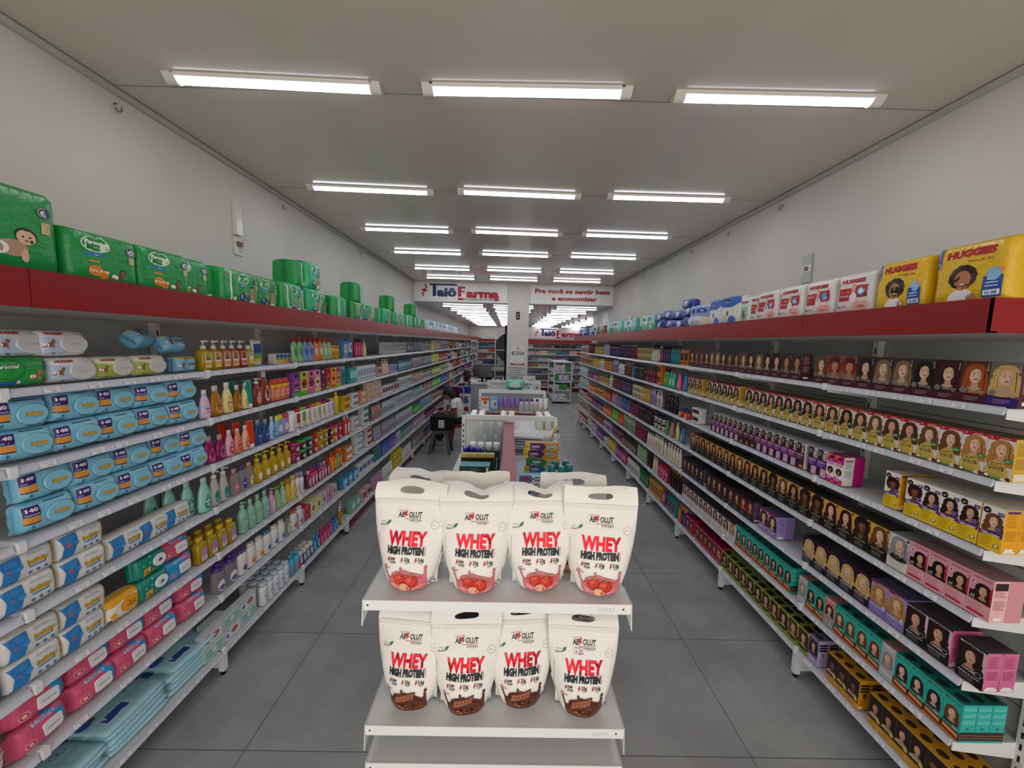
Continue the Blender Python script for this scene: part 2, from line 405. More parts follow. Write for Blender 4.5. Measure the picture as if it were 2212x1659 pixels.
# ================================================================ printed portraits and hair dye boxes
HAIR = dict(dkb='2b1a13', brn='4d2d1b', lbr='6d4526', ash='85694a', bln='d0aa69', hon='b47d3d', red='862813', bur='3c1021', blk='17110f', gry='90909a', cop='a24d1b', blu='22202e')
SKIN = dict(a='dba585', b='c88d6a', c='e9bf9f', d='7a4a30', e='b07a58')
def portrait(a, cx, cy_, s, hair='brn', skin='a', style='long', cloth=None, turn=.12):
    h = HAIR[hair]; k = SKIN[skin]
    dk = ''.join('%02x' % int(int(h[i:i + 2], 16) * .62) for i in (0, 2, 4)); lt = ''.join('%02x' % min(255, int(int(h[i:i + 2], 16) * 1.3 + 8)) for i in (0, 2, 4))
    ks = ''.join('%02x' % int(int(k[i:i + 2], 16) * .84) for i in (0, 2, 4))
    P = lambda l: [(cx + x * s, cy_ + y * s) for x, y in l]
    half = dict(long=[(0, 1.5), (.65, 1.36), (1.1, .85), (1.25, 0), (1.38, -1.0), (1.3, -2.4)], wavy=[(0, 1.5), (.7, 1.38), (1.2, .85), (1.36, .35), (1.28, 0), (1.55, -.5), (1.45, -.95), (1.75, -1.5), (1.55, -2.4)],
                curly=[(0, 1.75), (.75, 1.6), (1.35, 1.1), (1.6, .3), (1.5, -.5), (1.15, -1.1), (.6, -1.25)], bob=[(0, 1.42), (.65, 1.3), (1.1, .8), (1.2, 0), (1.1, -.9), (.8, -1.25)])[style]
    a.poly(P([(x, y) for x, y in half] + [(-x, y) for x, y in half[::-1]][:-1]), h)
    a.poly(P([(-.8, .9), (-.55, .95), (-.85, -.4), (-1.0, -1.9), (-1.1, -.6)]), lt); a.poly(P([(.75, .8), (.95, .6), (1.05, -1.7), (.85, -1.0), (.8, -.2)]), dk)
    if cloth: a.poly(P([(-1.5, -2.6), (-1.1, -1.75), (-.35, -1.45), (.35, -1.45), (1.1, -1.75), (1.5, -2.6)]), cloth)
    a.poly(P([(-.3, -.7), (.32, -.7), (.4, -1.4), (.75, -1.75), (0, -2.0), (-.75, -1.75), (-.36, -1.4)]), ks)
    a.poly(P([(.66 * math.cos(t), (.95 if math.sin(t) < 0 else .9) * math.sin(t) - .06) for t in [2 * math.pi * q / 20 for q in range(20)]]), k)
    a.poly(P([(.66, .0), (.5, -.62), (.1, -.97), (.36, -.5), (.44, .2)]), ks)
    if style != 'curly': a.poly(P([(0, 1.42), (-.7, 1.1), (-.86, .3), (-.78, -.7), (-.62, -.1), (-.5, .55), (turn, .95), (.5, .55), (.62, -.1), (.8, -.75), (.86, .3), (.7, 1.1)]), h)
    else: a.poly(P([(-.9, 1.1), (-.75, .2), (-.55, .55), (-.2, .62), (.15, .55), (.5, .6), (.74, .2), (.95, 1.1), (0, 1.6)]), dk)
    for sx in (-1, 1):
        x = sx * .27 + turn * .5
        a.ell(cx + x * s, cy_ + .12 * s, .15 * s, .07 * s, 'f3ece4', 8); a.ell(cx + x * s, cy_ + .12 * s, .08 * s, .075 * s, '241a16', 8)
        a.poly(P([(x - .2, .3), (x, .38), (x + .2, .31), (x, .32)]), dk)
    a.poly(P([(turn * .7 - .1, -.28), (turn * .7 + .12, -.28), (turn * .7, -.2)]), ks)
    a.ell(cx + turn * .6 * s, cy_ - .52 * s, .24 * s, .085 * s, 'a8423f', 10)
    if style != 'curly':
        for q in range(7):
            x = (-1.25 + .12 * q) if q < 4 else (.82 + .14 * (q - 4)); a.poly(P([(x, .3 - .2 * q % .5), (x + .035, .3), (x + .09, -1.0), (x - .02, -2.1), (x + .03, -1.0)]), (lt, dk)[q % 2])
    return a
def dye_box(art, w=.085, h=.168, d=.06, body='222222', side=None, top=None, sideart=None, topart=None, name='hair_dye_box'):
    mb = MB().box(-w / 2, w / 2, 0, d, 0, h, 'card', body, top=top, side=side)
    a = Art((-w / 2, 0, w / 2, h)); art(a, w, h); a.put(mb, lambda u, v, l: (u, -l, v))
    if sideart:
        for sg in (-1, 1):
            b = Art((-d / 2, 0, d / 2, h)); sideart(b, d, h); b.put(mb, (lambda u, v, l: (w / 2 + l, d / 2 + u, v)) if sg > 0 else (lambda u, v, l: (-w / 2 - l, d / 2 - u, v)))
    if topart:
        b = Art((-w / 2, 0, w / 2, d)); topart(b, w, d); b.put(mb, lambda u, v, l: (u, v, h + l))
    return Proto(name, 'box', [part(name, mb)], (w, d, h))
def wave(a, w, y0, y1, col, amp=.006):
    n = 10; xs = [-w / 2 + w * k / n for k in range(n + 1)]
    return a.poly([(x, y0 + amp * math.sin(5 * x / w + 1)) for x in xs] + [(x, y1 + amp * math.sin(5 * x / w + 1)) for x in xs[::-1]], col)
def sidelines(col, accents=()):
    def f(a, w, h):
        a.lines(-w * .38, h * .9, w * .76, 12, h * .026, col, .0014, 3).lines(-w * .38, h * .52, w * .76, 9, h * .026, col, .0014, 5)
        a.rect(-w * .3, h * .05, w * .25, h * .13, 'f0f0f0')
        for y0, y1, c in accents: a.rect(-w * .4, h * y0, w * .4, h * y1, c)
    return f
def a_burg(hair, skin, style, bg='463b36', band='4b1526'):
    def f(a, w, h):
        a.rect(-w / 2, 0, w / 2, h, bg); portrait(a, .004, h * .66, w * .33, hair, skin, style)
        a.rect(-w / 2, 0, w / 2, h * .2, band).poly([(-w / 2, h * .2), (0, h * .175), (w / 2, h * .22), (w / 2, h * .24), (0, h * .2), (-w / 2, h * .235)], '2c0c16')
        a.text('EXCLUSIV', .014, h * .27, .0085, 'b9b2b2', w=.052, bold=.018)
        a.text('TOM', .032, h * .215, .004, 'd8c9cb').lines(-.026, h * .13, .052, 3, .006, 'b99aa3', .0016, 2)
        a.ell(-w * .33, h * .29, .0115, .0115, '8d8f93').ell(-w * .33, h * .29, .0095, .0095, '6f7277')
        a.rect(w * .42, h * .72, w * .48, h * .96, '3a2327').lines(w * .43, h * .94, .005, 8, .004, 'e5dede', .002, 4)
    return f
def a_soft(hair, skin, style='wavy'):
    def f(a, w, h):
        a.rect(-w / 2, 0, w / 2, h, 'd9d6d3'); portrait(a, .003, h * .69, w * .31, hair, skin, style)
        a.poly([(-w / 2, h), (w / 2, h), (w / 2, h * .94), (-.005, h * .945), (-.014, h * .9), (-w / 2, h * .9)], 'b3152c').text('W', -w * .37, h * .95, .006, 'f0d8da', bold=.03).lines(-.003, h * .965, .04, 1, 1, 'e3a9b1', .002)
        a.ell(-.004, h * .05, w * .44, h * .4, 'c7a545', 30, 0, 180).ell(-.004, h * .05, w * .4, h * .37, 'd6b955', 30, 0, 180)
        a.rect(-w / 2, 0, w / 2, h * .055, 'b08e33').text('SOFT', -.004, h * .36, .0105, '26200f', w=.036, bold=.02).text('COLOR', -.004, h * .285, .0115, '26200f', w=.05, bold=.02)
        a.rect(-.026, h * .215, .02, h * .245, '1d1a14').text('SEM AMÔNIA', -.003, h * .23, .003, 'e8d9a0', w=.034).lines(-.03, h * .185, .056, 4, .0062, '54471e', .0013, 1)
        a.ell(w * .35, h * .46, .0125, .0085, '2c7a3c').ell(w * .35, h * .46, .0105, .0065, '3b9650').lines(w * .27, h * .465, .013, 2, .003, 'cfe9d0', .001)
        a.ell(-w * .36, h * .05, .0115, .009, '53281b').ell(-w * .35, h * .055, .0075, .0065, 'efe6dc').ell(0, h * .02, .016, .006, '5f9a57').ell(w * .26, h * .02, .009, .006, 'e8e2da').ell(w * .42, h * .05, .008, .007, '6d2a1e')
    return f
def a_light(hair, skin, style, num):
    def f(a, w, h):
        a.rect(-w / 2, 0, w / 2, h, 'e9e6e0'); portrait(a, .003, h * .67, w * .29, hair, skin, style)
        wave(a, w, 0, h * .4, 'e8c11c', .004); wave(a, w, h * .34, h * .43, '3f1d68', .004); wave(a, w, h * .43, h * .437, 'd9a520', .004)
        a.ell(-w * .29, h * .885, .0125, .0125, '17141a').text('salon', -w * .29, h * .89, .0045, 'e6e2e6', bold=.02).text('line', -w * .29, h * .865, .0035, 'e6e2e6', bold=.018)
        a.rect(w * .2, h * .82, w * .46, h * .9, '4a2475').text(num, w * .33, h * .86, .007, 'f1eaf4').rect(w * .18, h * .46, w * .48, h * .56, '4a2475').lines(w * .2, h * .545, .016, 3, .005, 'd2c3de', .001)
        a.text('Light Color', 0, h * .382, .0085, 'f6f2f8', w=w * .86, bold=.02, shear=.25).lines(-w * .42, h * .29, w * .55, 6, .0075, '7a6410', .0016, 6)
        a.ell(w * .3, h * .14, .009, .007, '5a3a1c').ell(w * .3, h * .145, .006, .005, 'f3ece0')
    return f
def a_cast(hair, skin, band, base):
    def f(a, w, h):
        a.rect(-w / 2, 0, w / 2, h, '2a2126'); a.rect(w * .08, h * .6, w / 2, h, 'c9bfc3'); portrait(a, w * .25, h * .8, w * .2, hair, skin, 'bob', '9c1f2f')
        a.rect(-w / 2, h * .34, w / 2, h * .62, band).text('casting', -.004, h * .56, .0105, 'efe7ee', w=w * .78, bold=.01).lines(-w * .42, h * .5, w * .7, 4, .0065, 'cdb4cc', .0014, 8)
        a.rect(-.004, h * .02, w / 2, h * .32, base)
        if base[0] in 'de': a.ell(w * .2, h * .17, w * .17, w * .2, 'c08fb0').ell(w * .2, h * .17, w * .1, w * .12, 'e0c2d6')
        else: a.rect(0, h * .05, w * .4, h * .16, 'c98a2c')
        a.lines(-w * .42, h * .9, w * .36, 3, .01, 'd9cfd4', .003, 2)
    return f
def a_pink(a, w, h):
    a.rect(-w / 2, 0, w / 2, h, 'f0e6ea').rect(-w / 2, h * .72, w / 2, h, 'c2187c').poly([(-w / 2, h), (-w / 2, h * .8), (w * .1, h)], 'e8772a')
    a.ell(0, h * .93, .014, .014, '19141a', a0=180, a1=360).text('FOR', 0, h * .78, .006, 'f4e2ec').text('PINK', 0, h * .66, .0135, 'c2187c', w=w * .86, bold=.03)
    portrait(a, .0, h * .42, w * .22, 'blk', 'e', 'curly'); a.poly([(-w / 2, 0), (w / 2, 0), (w / 2, h * .16), (-w / 2, h * .24)], 'c2187c').poly([(0, 0), (w / 2, 0), (w / 2, h * .09)], 'e8772a').lines(-w * .4, h * .16, w * .6, 2, .008, 'f4dbe8', .003, 2)
def a_gold(hair, skin, style, bg='dca447', base='15120f'):
    def f(a, w, h):
        a.rect(-w / 2, 0, w / 2, h, bg); a.poly([(-w * .5, h * .24), (w * .5, h * .24), (w * .44, h * .5), (w * .3, h * .62), (-w * .3, h * .62), (-w * .46, h * .48)], '2a2019'); portrait(a, .002, h * .71, w * .3, hair, skin, style, '2a2019')
        a.ell(.0, h * .36, .0115, .0115, '6b5f2a' if base[0] == '1' else '3d3d3a').rect(-w / 2, 0, w / 2, h * .24, base).poly([(-w / 2, h * .24), (w / 2, h * .24), (w / 2, h * .3), (0, h * .25), (-w / 2, h * .31)], base)
        a.text('EXCLUSIV', 0, h * .25, .007, 'c9c0a4' if base[0] == '1' else '4b463c', w=w * .7, bold=.018).lines(-w * .3, h * .16, w * .6, 4, .006, 'a89f88', .0014, 3)
        a.rect(w * .36, h * .9, w * .46, h * .97, '20180f')
    return f
def a_hidra(hair, num):
    def f(a, w, h):
        a.rect(-w / 2, 0, w / 2, h, 'dd98a4').text('Hidrahenna', .004, h * .93, .009, '6a2b38', w=w * .76, bold=.018, shear=.15)
        a.rect(-w * .44, h * .36, w * .16, h * .58, '1a1016'); portrait(a, w * .12, h * .64, w * .26, hair, 'a', 'wavy')
        a.poly([(w * .42, h * .42), (w * .5, h * .4), (w * .5, h * .85), (w * .4, h * .7)], 'c22140').text(num, -w * .26, h * .46, .008, 'f2e4e6').lines(-w * .42, h * .42, w * .3, 2, .006, 'd9b5bb', .0014)
        a.rect(-w / 2, 0, w / 2, h * .34, 'e3a3ad').lines(-w * .44, h * .29, w * .75, 6, .007, '9c5462', .0016, 9).poly([(-w * .44, h * .06), (w * .28, h * .06), (w * .28, h * .12), (-w * .44, h * .12)], 'c02745').ring(w * .36, h * .09, .0055, .0055, .001, '7a3a46')
        a.ell(-w * .32, h * .8, .008, .008, 'f0dfe0').ell(-w * .32, h * .8, .004, .006, '6d6470')
    return f
def a_beauty(a, w, h):
    a.rect(-w / 2, 0, w / 2, h, '1b1316').rect(w * .38, h * .3, w / 2, h * .95, 'd9b9c4'); portrait(a, -.004, h * .66, w * .3, 'dkb', 'a', 'wavy')
    a.text('BEAUTYCOLOR', 0, h * .95, .008, 'e6dfe2', w=w * .92, bold=.01).rect(-w / 2, 0, w / 2, h * .34, '151013')
    a.text('Camellia', -.004, h * .31, .009, 'e9e2e5', w=w * .5, bold=.018, shear=.3).text('ARGAN & COCO', -.002, h * .2, .0068, 'efe7ea', w=w * .78, bold=.01).lines(-w * .36, h * .14, w * .7, 3, .007, 'a89aa0', .0014, 4).ring(w * .3, h * .32, .0115, .0105, .002, 'cdbcc3')
def a_kol(hair, skin, bg, band):
    def f(a, w, h):
        a.rect(-w / 2, 0, w / 2, h, bg); portrait(a, .0, h * .68, w * .3, hair, skin, 'wavy')
        a.poly([(-w / 2, 0), (w / 2, 0), (w / 2, h * .36), (w * .2, h * .3), (-w * .2, h * .3), (-w / 2, h * .38)], band).text('KOLESTON', -.001, h * .25, .0115, 'ece6f0', w=w * .86, bold=.01).lines(-w * .42, h * .17, w * .74, 4, .006, 'b3a5bf', .0013, 3)
        a.poly([(-w / 2, h), (w / 2, h), (w / 2, h * .975), (-w * .1, h * .965), (-w * .2, h * .93), (-w / 2, h * .93)], 'a3152e' if bg[0] != '2' else '3a1a3a').ell(w * .34, h * .32, .007, .007, 'cbb46a' if bg[0] == '2' else 'cfd4e6')
    return f
def a_max(hair, skin='c', tone='27b3a6', bar='d4702a', style='long'):
    def f(a, w, h):
        a.rect(-w / 2, 0, w / 2, h, tone); a.text('MAXTON', 0, h * .92, .013, '5a4a2f' if tone[0] == '2' else 'e9e4e4', w=w * .84, bold=.02)
        portrait(a, .0, h * .6, w * .3, hair, skin, style, '3b322e' if bar[0] == 'd' else '8a9296')
        a.poly([(-w / 2, 0), (w / 2, 0), (w / 2, h * .22), (-w / 2, h * .26)], '1d1614' if bar[0] == 'd' else 'a9aeb0').poly([(-w * .42, h * .12), (w * .46, h * .08), (w * .46, h * .19), (-w * .42, h * .23)], bar).poly([(-w * .36, h * .165), (w * .4, h * .125), (w * .4, h * .14), (-w * .36, h * .18)], 'ece4dc').lines(w * .1, h * .32, w * .34, 4, .004, 'efe7e0', .001, 2)
        a.poly([(-w / 2, 0), (w / 2, 0), (w / 2, h * .04), (-w / 2, h * .08)], bar)
    return f
def a_white(hair):
    def f(a, w, h):
        a.rect(-w / 2, 0, w / 2, h, 'd9d3d3').rect(-w / 2, h * .9, w / 2, h, '2b2426'); portrait(a, 0, h * .64, w * .3, hair, 'a', 'long', 'b9a9a9')
        a.rect(-w / 2, 0, w / 2, h * .26, 'e5dfe0').lines(-w * .4, h * .21, w * .7, 3, .008, 'b0606c', .002, 3).rect(-w * .4, h * .05, w * .4, h * .09, 'b9808a')
    return f
def a_dark(hair, bg='33232f', band='241722', txt='8a7a95'):
    def f(a, w, h):
        a.rect(-w / 2, 0, w / 2, h, bg); portrait(a, 0, h * .66, w * .3, hair, 'a', 'wavy'); a.rect(-w / 2, 0, w / 2, h * .26, band).lines(-w * .4, h * .21, w * .7, 4, .008, txt, .002, 3).rect(-w / 2, h * .94, w / 2, h, band)
    return f
def a_mag(hair):
    def f(a, w, h):
        a.rect(-w / 2, 0, w / 2, h, 'b3123f').rect(-w * .42, h * .22, w * .42, h * .84, '3c1020'); a.clip = (-w * .42, h * .22, w * .42, h * .84); portrait(a, 0, h * .58, w * .27, hair, 'a', 'long'); a.clip = (-w / 2, 0, w / 2, h)
        a.text('HENNA', 0, h * .91, .007, 'f0cfd8', w=w * .7).lines(-w * .36, h * .15, w * .7, 3, .007, 'e9a9b8', .0018, 2)
    return f
def a_green(hair, txt):
    def f(a, w, h):
        a.rect(-w / 2, 0, w / 2, h, 'aebb2c').rect(-w * .46, h * .03, w * .46, h * .95, '231b1c'); portrait(a, 0, h * .64, w * .3, hair, 'a', 'wavy')
        a.poly([(-w / 2, 0), (w / 2, 0), (w / 2, h * .2), (0, h * .12), (-w / 2, h * .2)], '8a9a1c').ell(w * .3, h * .1, .012, .012, '6f7f16').ell(w * .32, h * .09, .006, .008, 'c7b23c').text(txt, -.004, h * .29, .009, 'e6e2d2', w=w * .7, bold=.01).poly([(w * .3, h), (w / 2, h), (w / 2, h * .8)], 'c3cf3c')
    return f
def a_amber(hair, skin, style):
    def f(a, w, h):
        a.rect(-w / 2, 0, w / 2, h, '211714'); portrait(a, -.002, h * .62, w * .32, hair, skin, style, 'b9a78c'); a.rect(-w / 2, 0, w / 2, h * .2, 'd9982a').poly([(-w / 2, h * .2), (w / 2, h * .2), (w / 2, h * .26), (-w / 2, h * .24)], '4a3c3a').rect(-w / 2, h * .95, w / 2, h, 'd9982a').lines(-w * .4, h * .14, w * .66, 3, .008, '7d5a1c', .002, 2).ell(w * .3, h * .3, .01, .008, 'e2c44a')
    return f
def a_lil(a, w, h):
    a.rect(-w / 2, 0, w / 2, h, 'b3a0cf'); portrait(a, 0, h * .64, w * .33, 'brn', 'c', 'wavy'); a.poly([(-w / 2, 0), (w / 2, 0), (w / 2, h * .3), (0, h * .24), (-w / 2, h * .34)], '8d78b8').text('KOLESTON', 0, h * .2, .01, 'efe9f6', w=w * .8).poly([(-w / 2, h), (w / 2, h), (w / 2, h * .96), (-w / 2, h * .9)], 'a51838').lines(-w * .4, h * .12, w * .7, 3, .007, 'd9cfe8', .0014, 2)
def amberside(a, w, h):
    a.rect(-w / 2, 0, w / 2, h, 'e2a01f')
    for q in range(3): a.poly([(-w * .4, h * (.86 - q * .1)), (w * .4, h * (.86 - q * .1)), (w * .4, h * (.79 - q * .1)), (-w * .4, h * (.79 - q * .1))], '231d33')
    a.rect(-w * .1, h * .38, w * .25, h * .55, '5a3f1f').lines(-w * .38, h * .33, w * .7, 6, .006, '9b4a1c', .0016, 3).rect(-w * .42, h * .03, -w * .1, h * .1, 'efe6d0')
def lilside(a, w, h):
    for q in range(3): a.rect(-w * .4, h * (.8 - q * .1), w * .4, h * (.87 - q * .1), '232040')
    a.rect(-w * .15, h * .36, w * .15, h * .52, '8d78b8').lines(-w * .38, h * .3, w * .7, 6, .007, '6b5a90', .0016, 3)
def tealside(a, w, h):
    for q in range(3): a.rect(-w * .42, h * (.84 - q * .17), w * .42, h * (.95 - q * .17), '5fd0c6'); a.lines(-w * .4, h * (.93 - q * .17), w * .8, 2, .006, '178a80', .0016, q)
    a.rect(-w / 2, h * .06, w / 2, h * .28, '3a1f26').rect(-w * .5, h * .19, w * .5, h * .2, 'b9a84a').rect(-w * .5, h * .12, w * .5, h * .13, 'b9a84a').ell(0, h * .37, .006, .006, '4a6a80')
def darkpad(col):
    return lambda a, w, d: a.ell(0, d * .5, w * .34, d * .3, col)
TIERW = ['', 'top', 'second', 'third', 'fourth', 'fifth', 'sixth', 'bottom']
B = {}
BCOL = {}
def mk(key, look, *a, **k): B[key] = (dye_box(*a, **k), look); BCOL[key] = (k.get('body'), k.get('side'), k.get('top'))
BACK = MB()
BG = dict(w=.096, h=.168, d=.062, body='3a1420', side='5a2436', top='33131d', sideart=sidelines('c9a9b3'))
for key, hair, sk, st in (('bl', 'bln', 'c', 'wavy'), ('co', 'cop', 'c', 'long'), ('bu', 'bur', 'c', 'long'), ('bk', 'blk', 'c', 'long'), ('as', 'ash', 'c', 'long'), ('db', 'dkb', 'c', 'long'), ('re', 'red', 'b', 'curly'), ('br', 'brn', 'b', 'long'), ('lb', 'lbr', 'c', 'long')):
    nm = dict(bl='blonde', co='auburn', bu='burgundy-haired', bk='black-haired', re='red curly-haired', br='brown-haired', lb='light brown-haired', db='dark brown-haired')
    nm['as'] = 'ash-haired'
    bg = {'bl': '6f675c', 're': '8a5a44', 'co': '5a3020', 'bu': '2a1016', 'lb': '5d5249'}.get(key, '3a312d')
    mk('E' + key, 'maroon hair dye box, %s woman' % nm[key], a_burg(hair, sk, st, bg, '3b1f7a' if key == 'bl' else '4b1526'), **BG)
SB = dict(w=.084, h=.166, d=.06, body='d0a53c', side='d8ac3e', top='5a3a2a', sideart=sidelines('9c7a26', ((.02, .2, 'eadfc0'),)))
for key, hair, sk, nm in (('h', 'hon', 'c', 'honey-blonde'), ('l', 'lbr', 'c', 'light brown-haired'), ('b', 'brn', 'a', 'brown-haired'), ('d', 'dkb', 'b', 'dark-haired'), ('k', 'blk', 'b', 'black-haired')):
    mk('S' + key, 'gold hair dye box, %s woman' % nm, a_soft(hair, sk), **SB)
LB = dict(w=.071, h=.176, d=.06, body='e8b41c', side='eea81a', top='cfc8bc', sideart=sidelines('b87f10', ((.92, .97, '5a2a7a'), (.02, .07, 'f2e6cc'))))
mk('Lm', 'yellow hair dye box, smiling mahogany-haired woman', a_light('lbr', 'c', 'wavy', '713'), **LB)
mk('Lb', 'yellow hair dye box, smiling brown-haired woman', a_light('dkb', 'a', 'wavy', '62'), **LB)
mk('Ld', 'yellow hair dye box, dark-skinned smiling woman', a_light('bur', 'd', 'curly', '60'), **LB)
CB = dict(w=.07, h=.165, d=.058, body='c9c2c6', side='dcd8da', top='cfcacc', sideart=sidelines('a09aa0'))
mk('Cp', 'purple-banded narrow hair dye box', a_cast('brn', 'c', '7a2a78', 'd9a5c4'), **CB)
mk('Cb', 'dark plum narrow hair dye box', a_cast('dkb', 'c', '4a2038', '3a2a22'), **CB)
mk('Cv', 'violet-banded narrow hair dye box', a_cast('gry', 'c', '5a2a8c', 'd9a5c4'), **CB)
mk('P', 'bright pink hair dye box', a_pink, w=.056, h=.165, d=.058, body='c2187c', side='e6e4e4', top='8a1a55', sideart=sidelines('8d8d92', ((.86, .9, 'c04a4a'),)))
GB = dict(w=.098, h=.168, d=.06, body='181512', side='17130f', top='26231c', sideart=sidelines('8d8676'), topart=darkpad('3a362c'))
for key, hair, sk, st, nm in (('l', 'lbr', 'c', 'wavy', 'light brown waves'), ('c', 'dkb', 'd', 'curly', 'dark afro curls'), ('r', 'bur', 'c', 'long', 'burgundy long hair'), ('b', 'brn', 'a', 'long', 'brown long hair'), ('d', 'dkb', 'b', 'long', 'very dark hair'), ('w', 'dkb', 'b', 'wavy', 'dark wavy hair')):
    mk('G' + key, 'black-and-ochre hair dye box, %s' % nm, a_gold(hair, sk, st), **GB)
mk('Gg', 'off-white hair dye box, grey-haired woman', a_gold('gry', 'c', 'wavy', 'cfccc0', 'd9d6cc'), w=.096, h=.168, d=.06, body='cfccc0', side='bdbab0', top='8d8b85')
HB_ = dict(w=.077, h=.172, d=.062, body='dd98a4', side='f0bcc0', top='8a6a6c', sideart=sidelines('b07a82', ((.78, .95, '2b1d24'),)))
mk('Ha', 'pink hair henna box, turned dark-haired head', a_hidra('blk', '4.0'), **HB_); mk('Hb', 'pink hair henna box, dark wavy-haired woman', a_hidra('dkb', '5.5'), **HB_)
mk('Y', 'black-fronted hair dye box with pink sides', a_beauty, w=.092, h=.164, d=.062, body='1b1316', side='d9709f', top='3a3336', sideart=sidelines('b5487f', ((.02, .09, 'f0e3ea'),)))
mk('Kb', 'black hair dye box, blonde woman', a_kol('bln', 'c', '2a1430', '1d1022'), w=.09, h=.168, d=.06, body='241228', side='4a3550', top='201822', sideart=sidelines('9a8aa5'))
mk('Kl', 'lilac hair dye box, blonde woman', a_kol('hon', 'c', '9c8fc0', '7d70b4'), w=.088, h=.168, d=.06, body='8d80bc', side='9c8fc8', top='4a4560', sideart=sidelines('cfc8e6'))
mk('Kp', 'lilac hair dye box, brown-haired woman', a_lil, w=.092, h=.16, d=.062, body='9a86c4', side='a592d2', top='5d5078', sideart=sidelines('7a68a8', ((.02, .08, 'ece6f6'),)))
for key, hair, nm in (('b', 'brn', 'brown'), ('d', 'dkb', 'dark brown'), ('m', 'bur', 'mahogany'), ('r', 'red', 'reddish')):
    mk('D' + key, 'dark plum hair dye box, %s hair' % nm, a_dark(hair), w=.087, h=.16, d=.06, body='2a1c27', side='5a4a66', top='1f171d', sideart=sidelines('8f84a0'))
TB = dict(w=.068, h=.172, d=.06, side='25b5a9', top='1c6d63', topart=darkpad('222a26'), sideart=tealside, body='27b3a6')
for key, hair, sk, nm in (('b', 'brn', 'c', 'brown-haired'), ('l', 'lbr', 'c', 'light brown-haired'), ('p', 'blu', 'c', 'plum-haired'), ('d', 'dkb', 'a', 'dark-haired'), ('r', 'red', 'c', 'reddish-haired')):
    mk('T' + key, 'teal hair dye box, %s woman' % nm, a_max(hair, sk), **TB)
TB2 = dict(TB, side='a9b0b2', top='9a6a68', topart=None, body='b8b8ba')
mk('Tg', 'grey hair dye box, monochrome portrait', a_max('gry', 'c', 'b9b3b5', 'b9c4c4'), **TB2); mk('Ts', 'salmon-topped hair dye box, auburn woman', a_max('bur', 'c', 'dd7a70', '8d9698'), **TB2)
for key, hair, nm in (('b', 'brn', 'brown'), ('d', 'dkb', 'dark brown'), ('h', 'hon', 'honey-blonde')):
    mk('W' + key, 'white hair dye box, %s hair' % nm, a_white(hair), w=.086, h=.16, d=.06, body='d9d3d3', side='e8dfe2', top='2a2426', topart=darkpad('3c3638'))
mk('Mb', 'crimson henna box, brown hair', a_mag('brn'), w=.077, h=.16, d=.06, body='b3123f', side='c21a4c', top='6d1030', sideart=sidelines('e08aa0')); mk('Mh', 'crimson henna box, blonde hair', a_mag('hon'), w=.077, h=.16, d=.06, body='b3123f', side='c21a4c', top='6d1030')
for key, hair, nm in (('b', 'brn', 'brown'), ('d', 'dkb', 'dark'), ('l', 'lbr', 'light brown')):
    mk('N' + key, 'black-and-lime hair dye box, %s hair' % nm, a_green(hair, 'NUTRISSE'), w=.088, h=.15, d=.062, body='2a2320', side='8f9c34', top='76803c', topart=lambda a, w, d: a.rect(-w * .36, d * .14, w * .36, d * .86, '1d1815'))
for key, hair, sk, st, nm in (('a', 'dkb', 'b', 'long', 'straight dark hair'), ('b', 'dkb', 'a', 'bob', 'dark bob'), ('c', 'dkb', 'd', 'curly', 'dark curls')):
    mk('A' + key, 'amber hair dye box, %s' % nm, a_amber(hair, sk, st), w=.066, h=.166, d=.06, body='d9982a', side='e2a01f', top='c08a22', sideart=amberside, topart=darkpad('3a2410'))
mk('V', 'pale lilac hair dye box, dark hair', a_dark('blu', '5a4a70', 'a796c2', 'efe9f6'), w=.07, h=.165, d=.06, body='b9a8d4', side='c3b4da', top='6d6080', sideart=lilside, topart=darkpad('332a44'))

def run(tier, y, seq, side='R', rows=1, gap=.001, zoff=0, x0=.012, jit=.0):
    """a row of boxes from the entrance end inwards; seq: keys, 'key*n' repeats, numbers are gaps"""
    z = (TR if side == 'R' else TL)[tier - 1] + .001 + zoff
    items = []
    for q in seq.split():
        if q[0] in '.0123456789-' : items.append(float(q)); continue
        k, _, n = q.partition('*'); items += [k] * int(n or 1)
    for k in items:
        if isinstance(k, float): y += k; continue
        pr, look = B[k]; wd, d, h = pr.size
        yc = y + wd / 2
        for r in range(rows):
            px = XR + x0 + r * (d + .002)
            if r > 0 and not (tier in (3, 5, 6, 7) and y < 1.75 or tier >= 6 and r == 1 and y < 2.7):
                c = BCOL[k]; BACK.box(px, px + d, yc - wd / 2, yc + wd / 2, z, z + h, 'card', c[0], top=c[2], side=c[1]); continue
            n = count((look, tier, side, r))
            lab = '%s, %s from the entrance, %s right shelf' % (look, nth(n), TIERW[tier]) if r == 0 else '%s, row %s, %s from entrance, %s right shelf' % (look, ONES[r], nth(n), TIERW[tier])
            pr.put((px + random.uniform(0, jit), yc, z), -R90 + random.uniform(-.02, .02) * (jit > 0), lab, 'hair colour boxes')
        y += wd + gap
    return y
run(1, 1.40, 'Ebl Eco Ebu Ebk Eas*2 Edb Ere*2 Elb', rows=1)
run(1, 2.47, 'Ebr Ebr Ebu Edb Eas Edb Elb Ebr Ebr Edb Eas Elb Edb Ebr Ebr Edb')
run(2, 1.385, 'Sh*2 Sl*2 Sb*2 Sl Sb Sd .01 Sb .008 Sb .01 Sd Sd*3 Sb Sk*2 Sk .09 Sd*2 Sk*2 Sk*2 .1 Sd .03 Sk*2', rows=2)
run(3, 1.38, 'Lm .004 Lb*3 Ld .03 Ld', rows=3)
run(3, 2.085, 'P*2 Cv*2 .03 Cb Cp*6 Cb*3 Cp*6', rows=2)
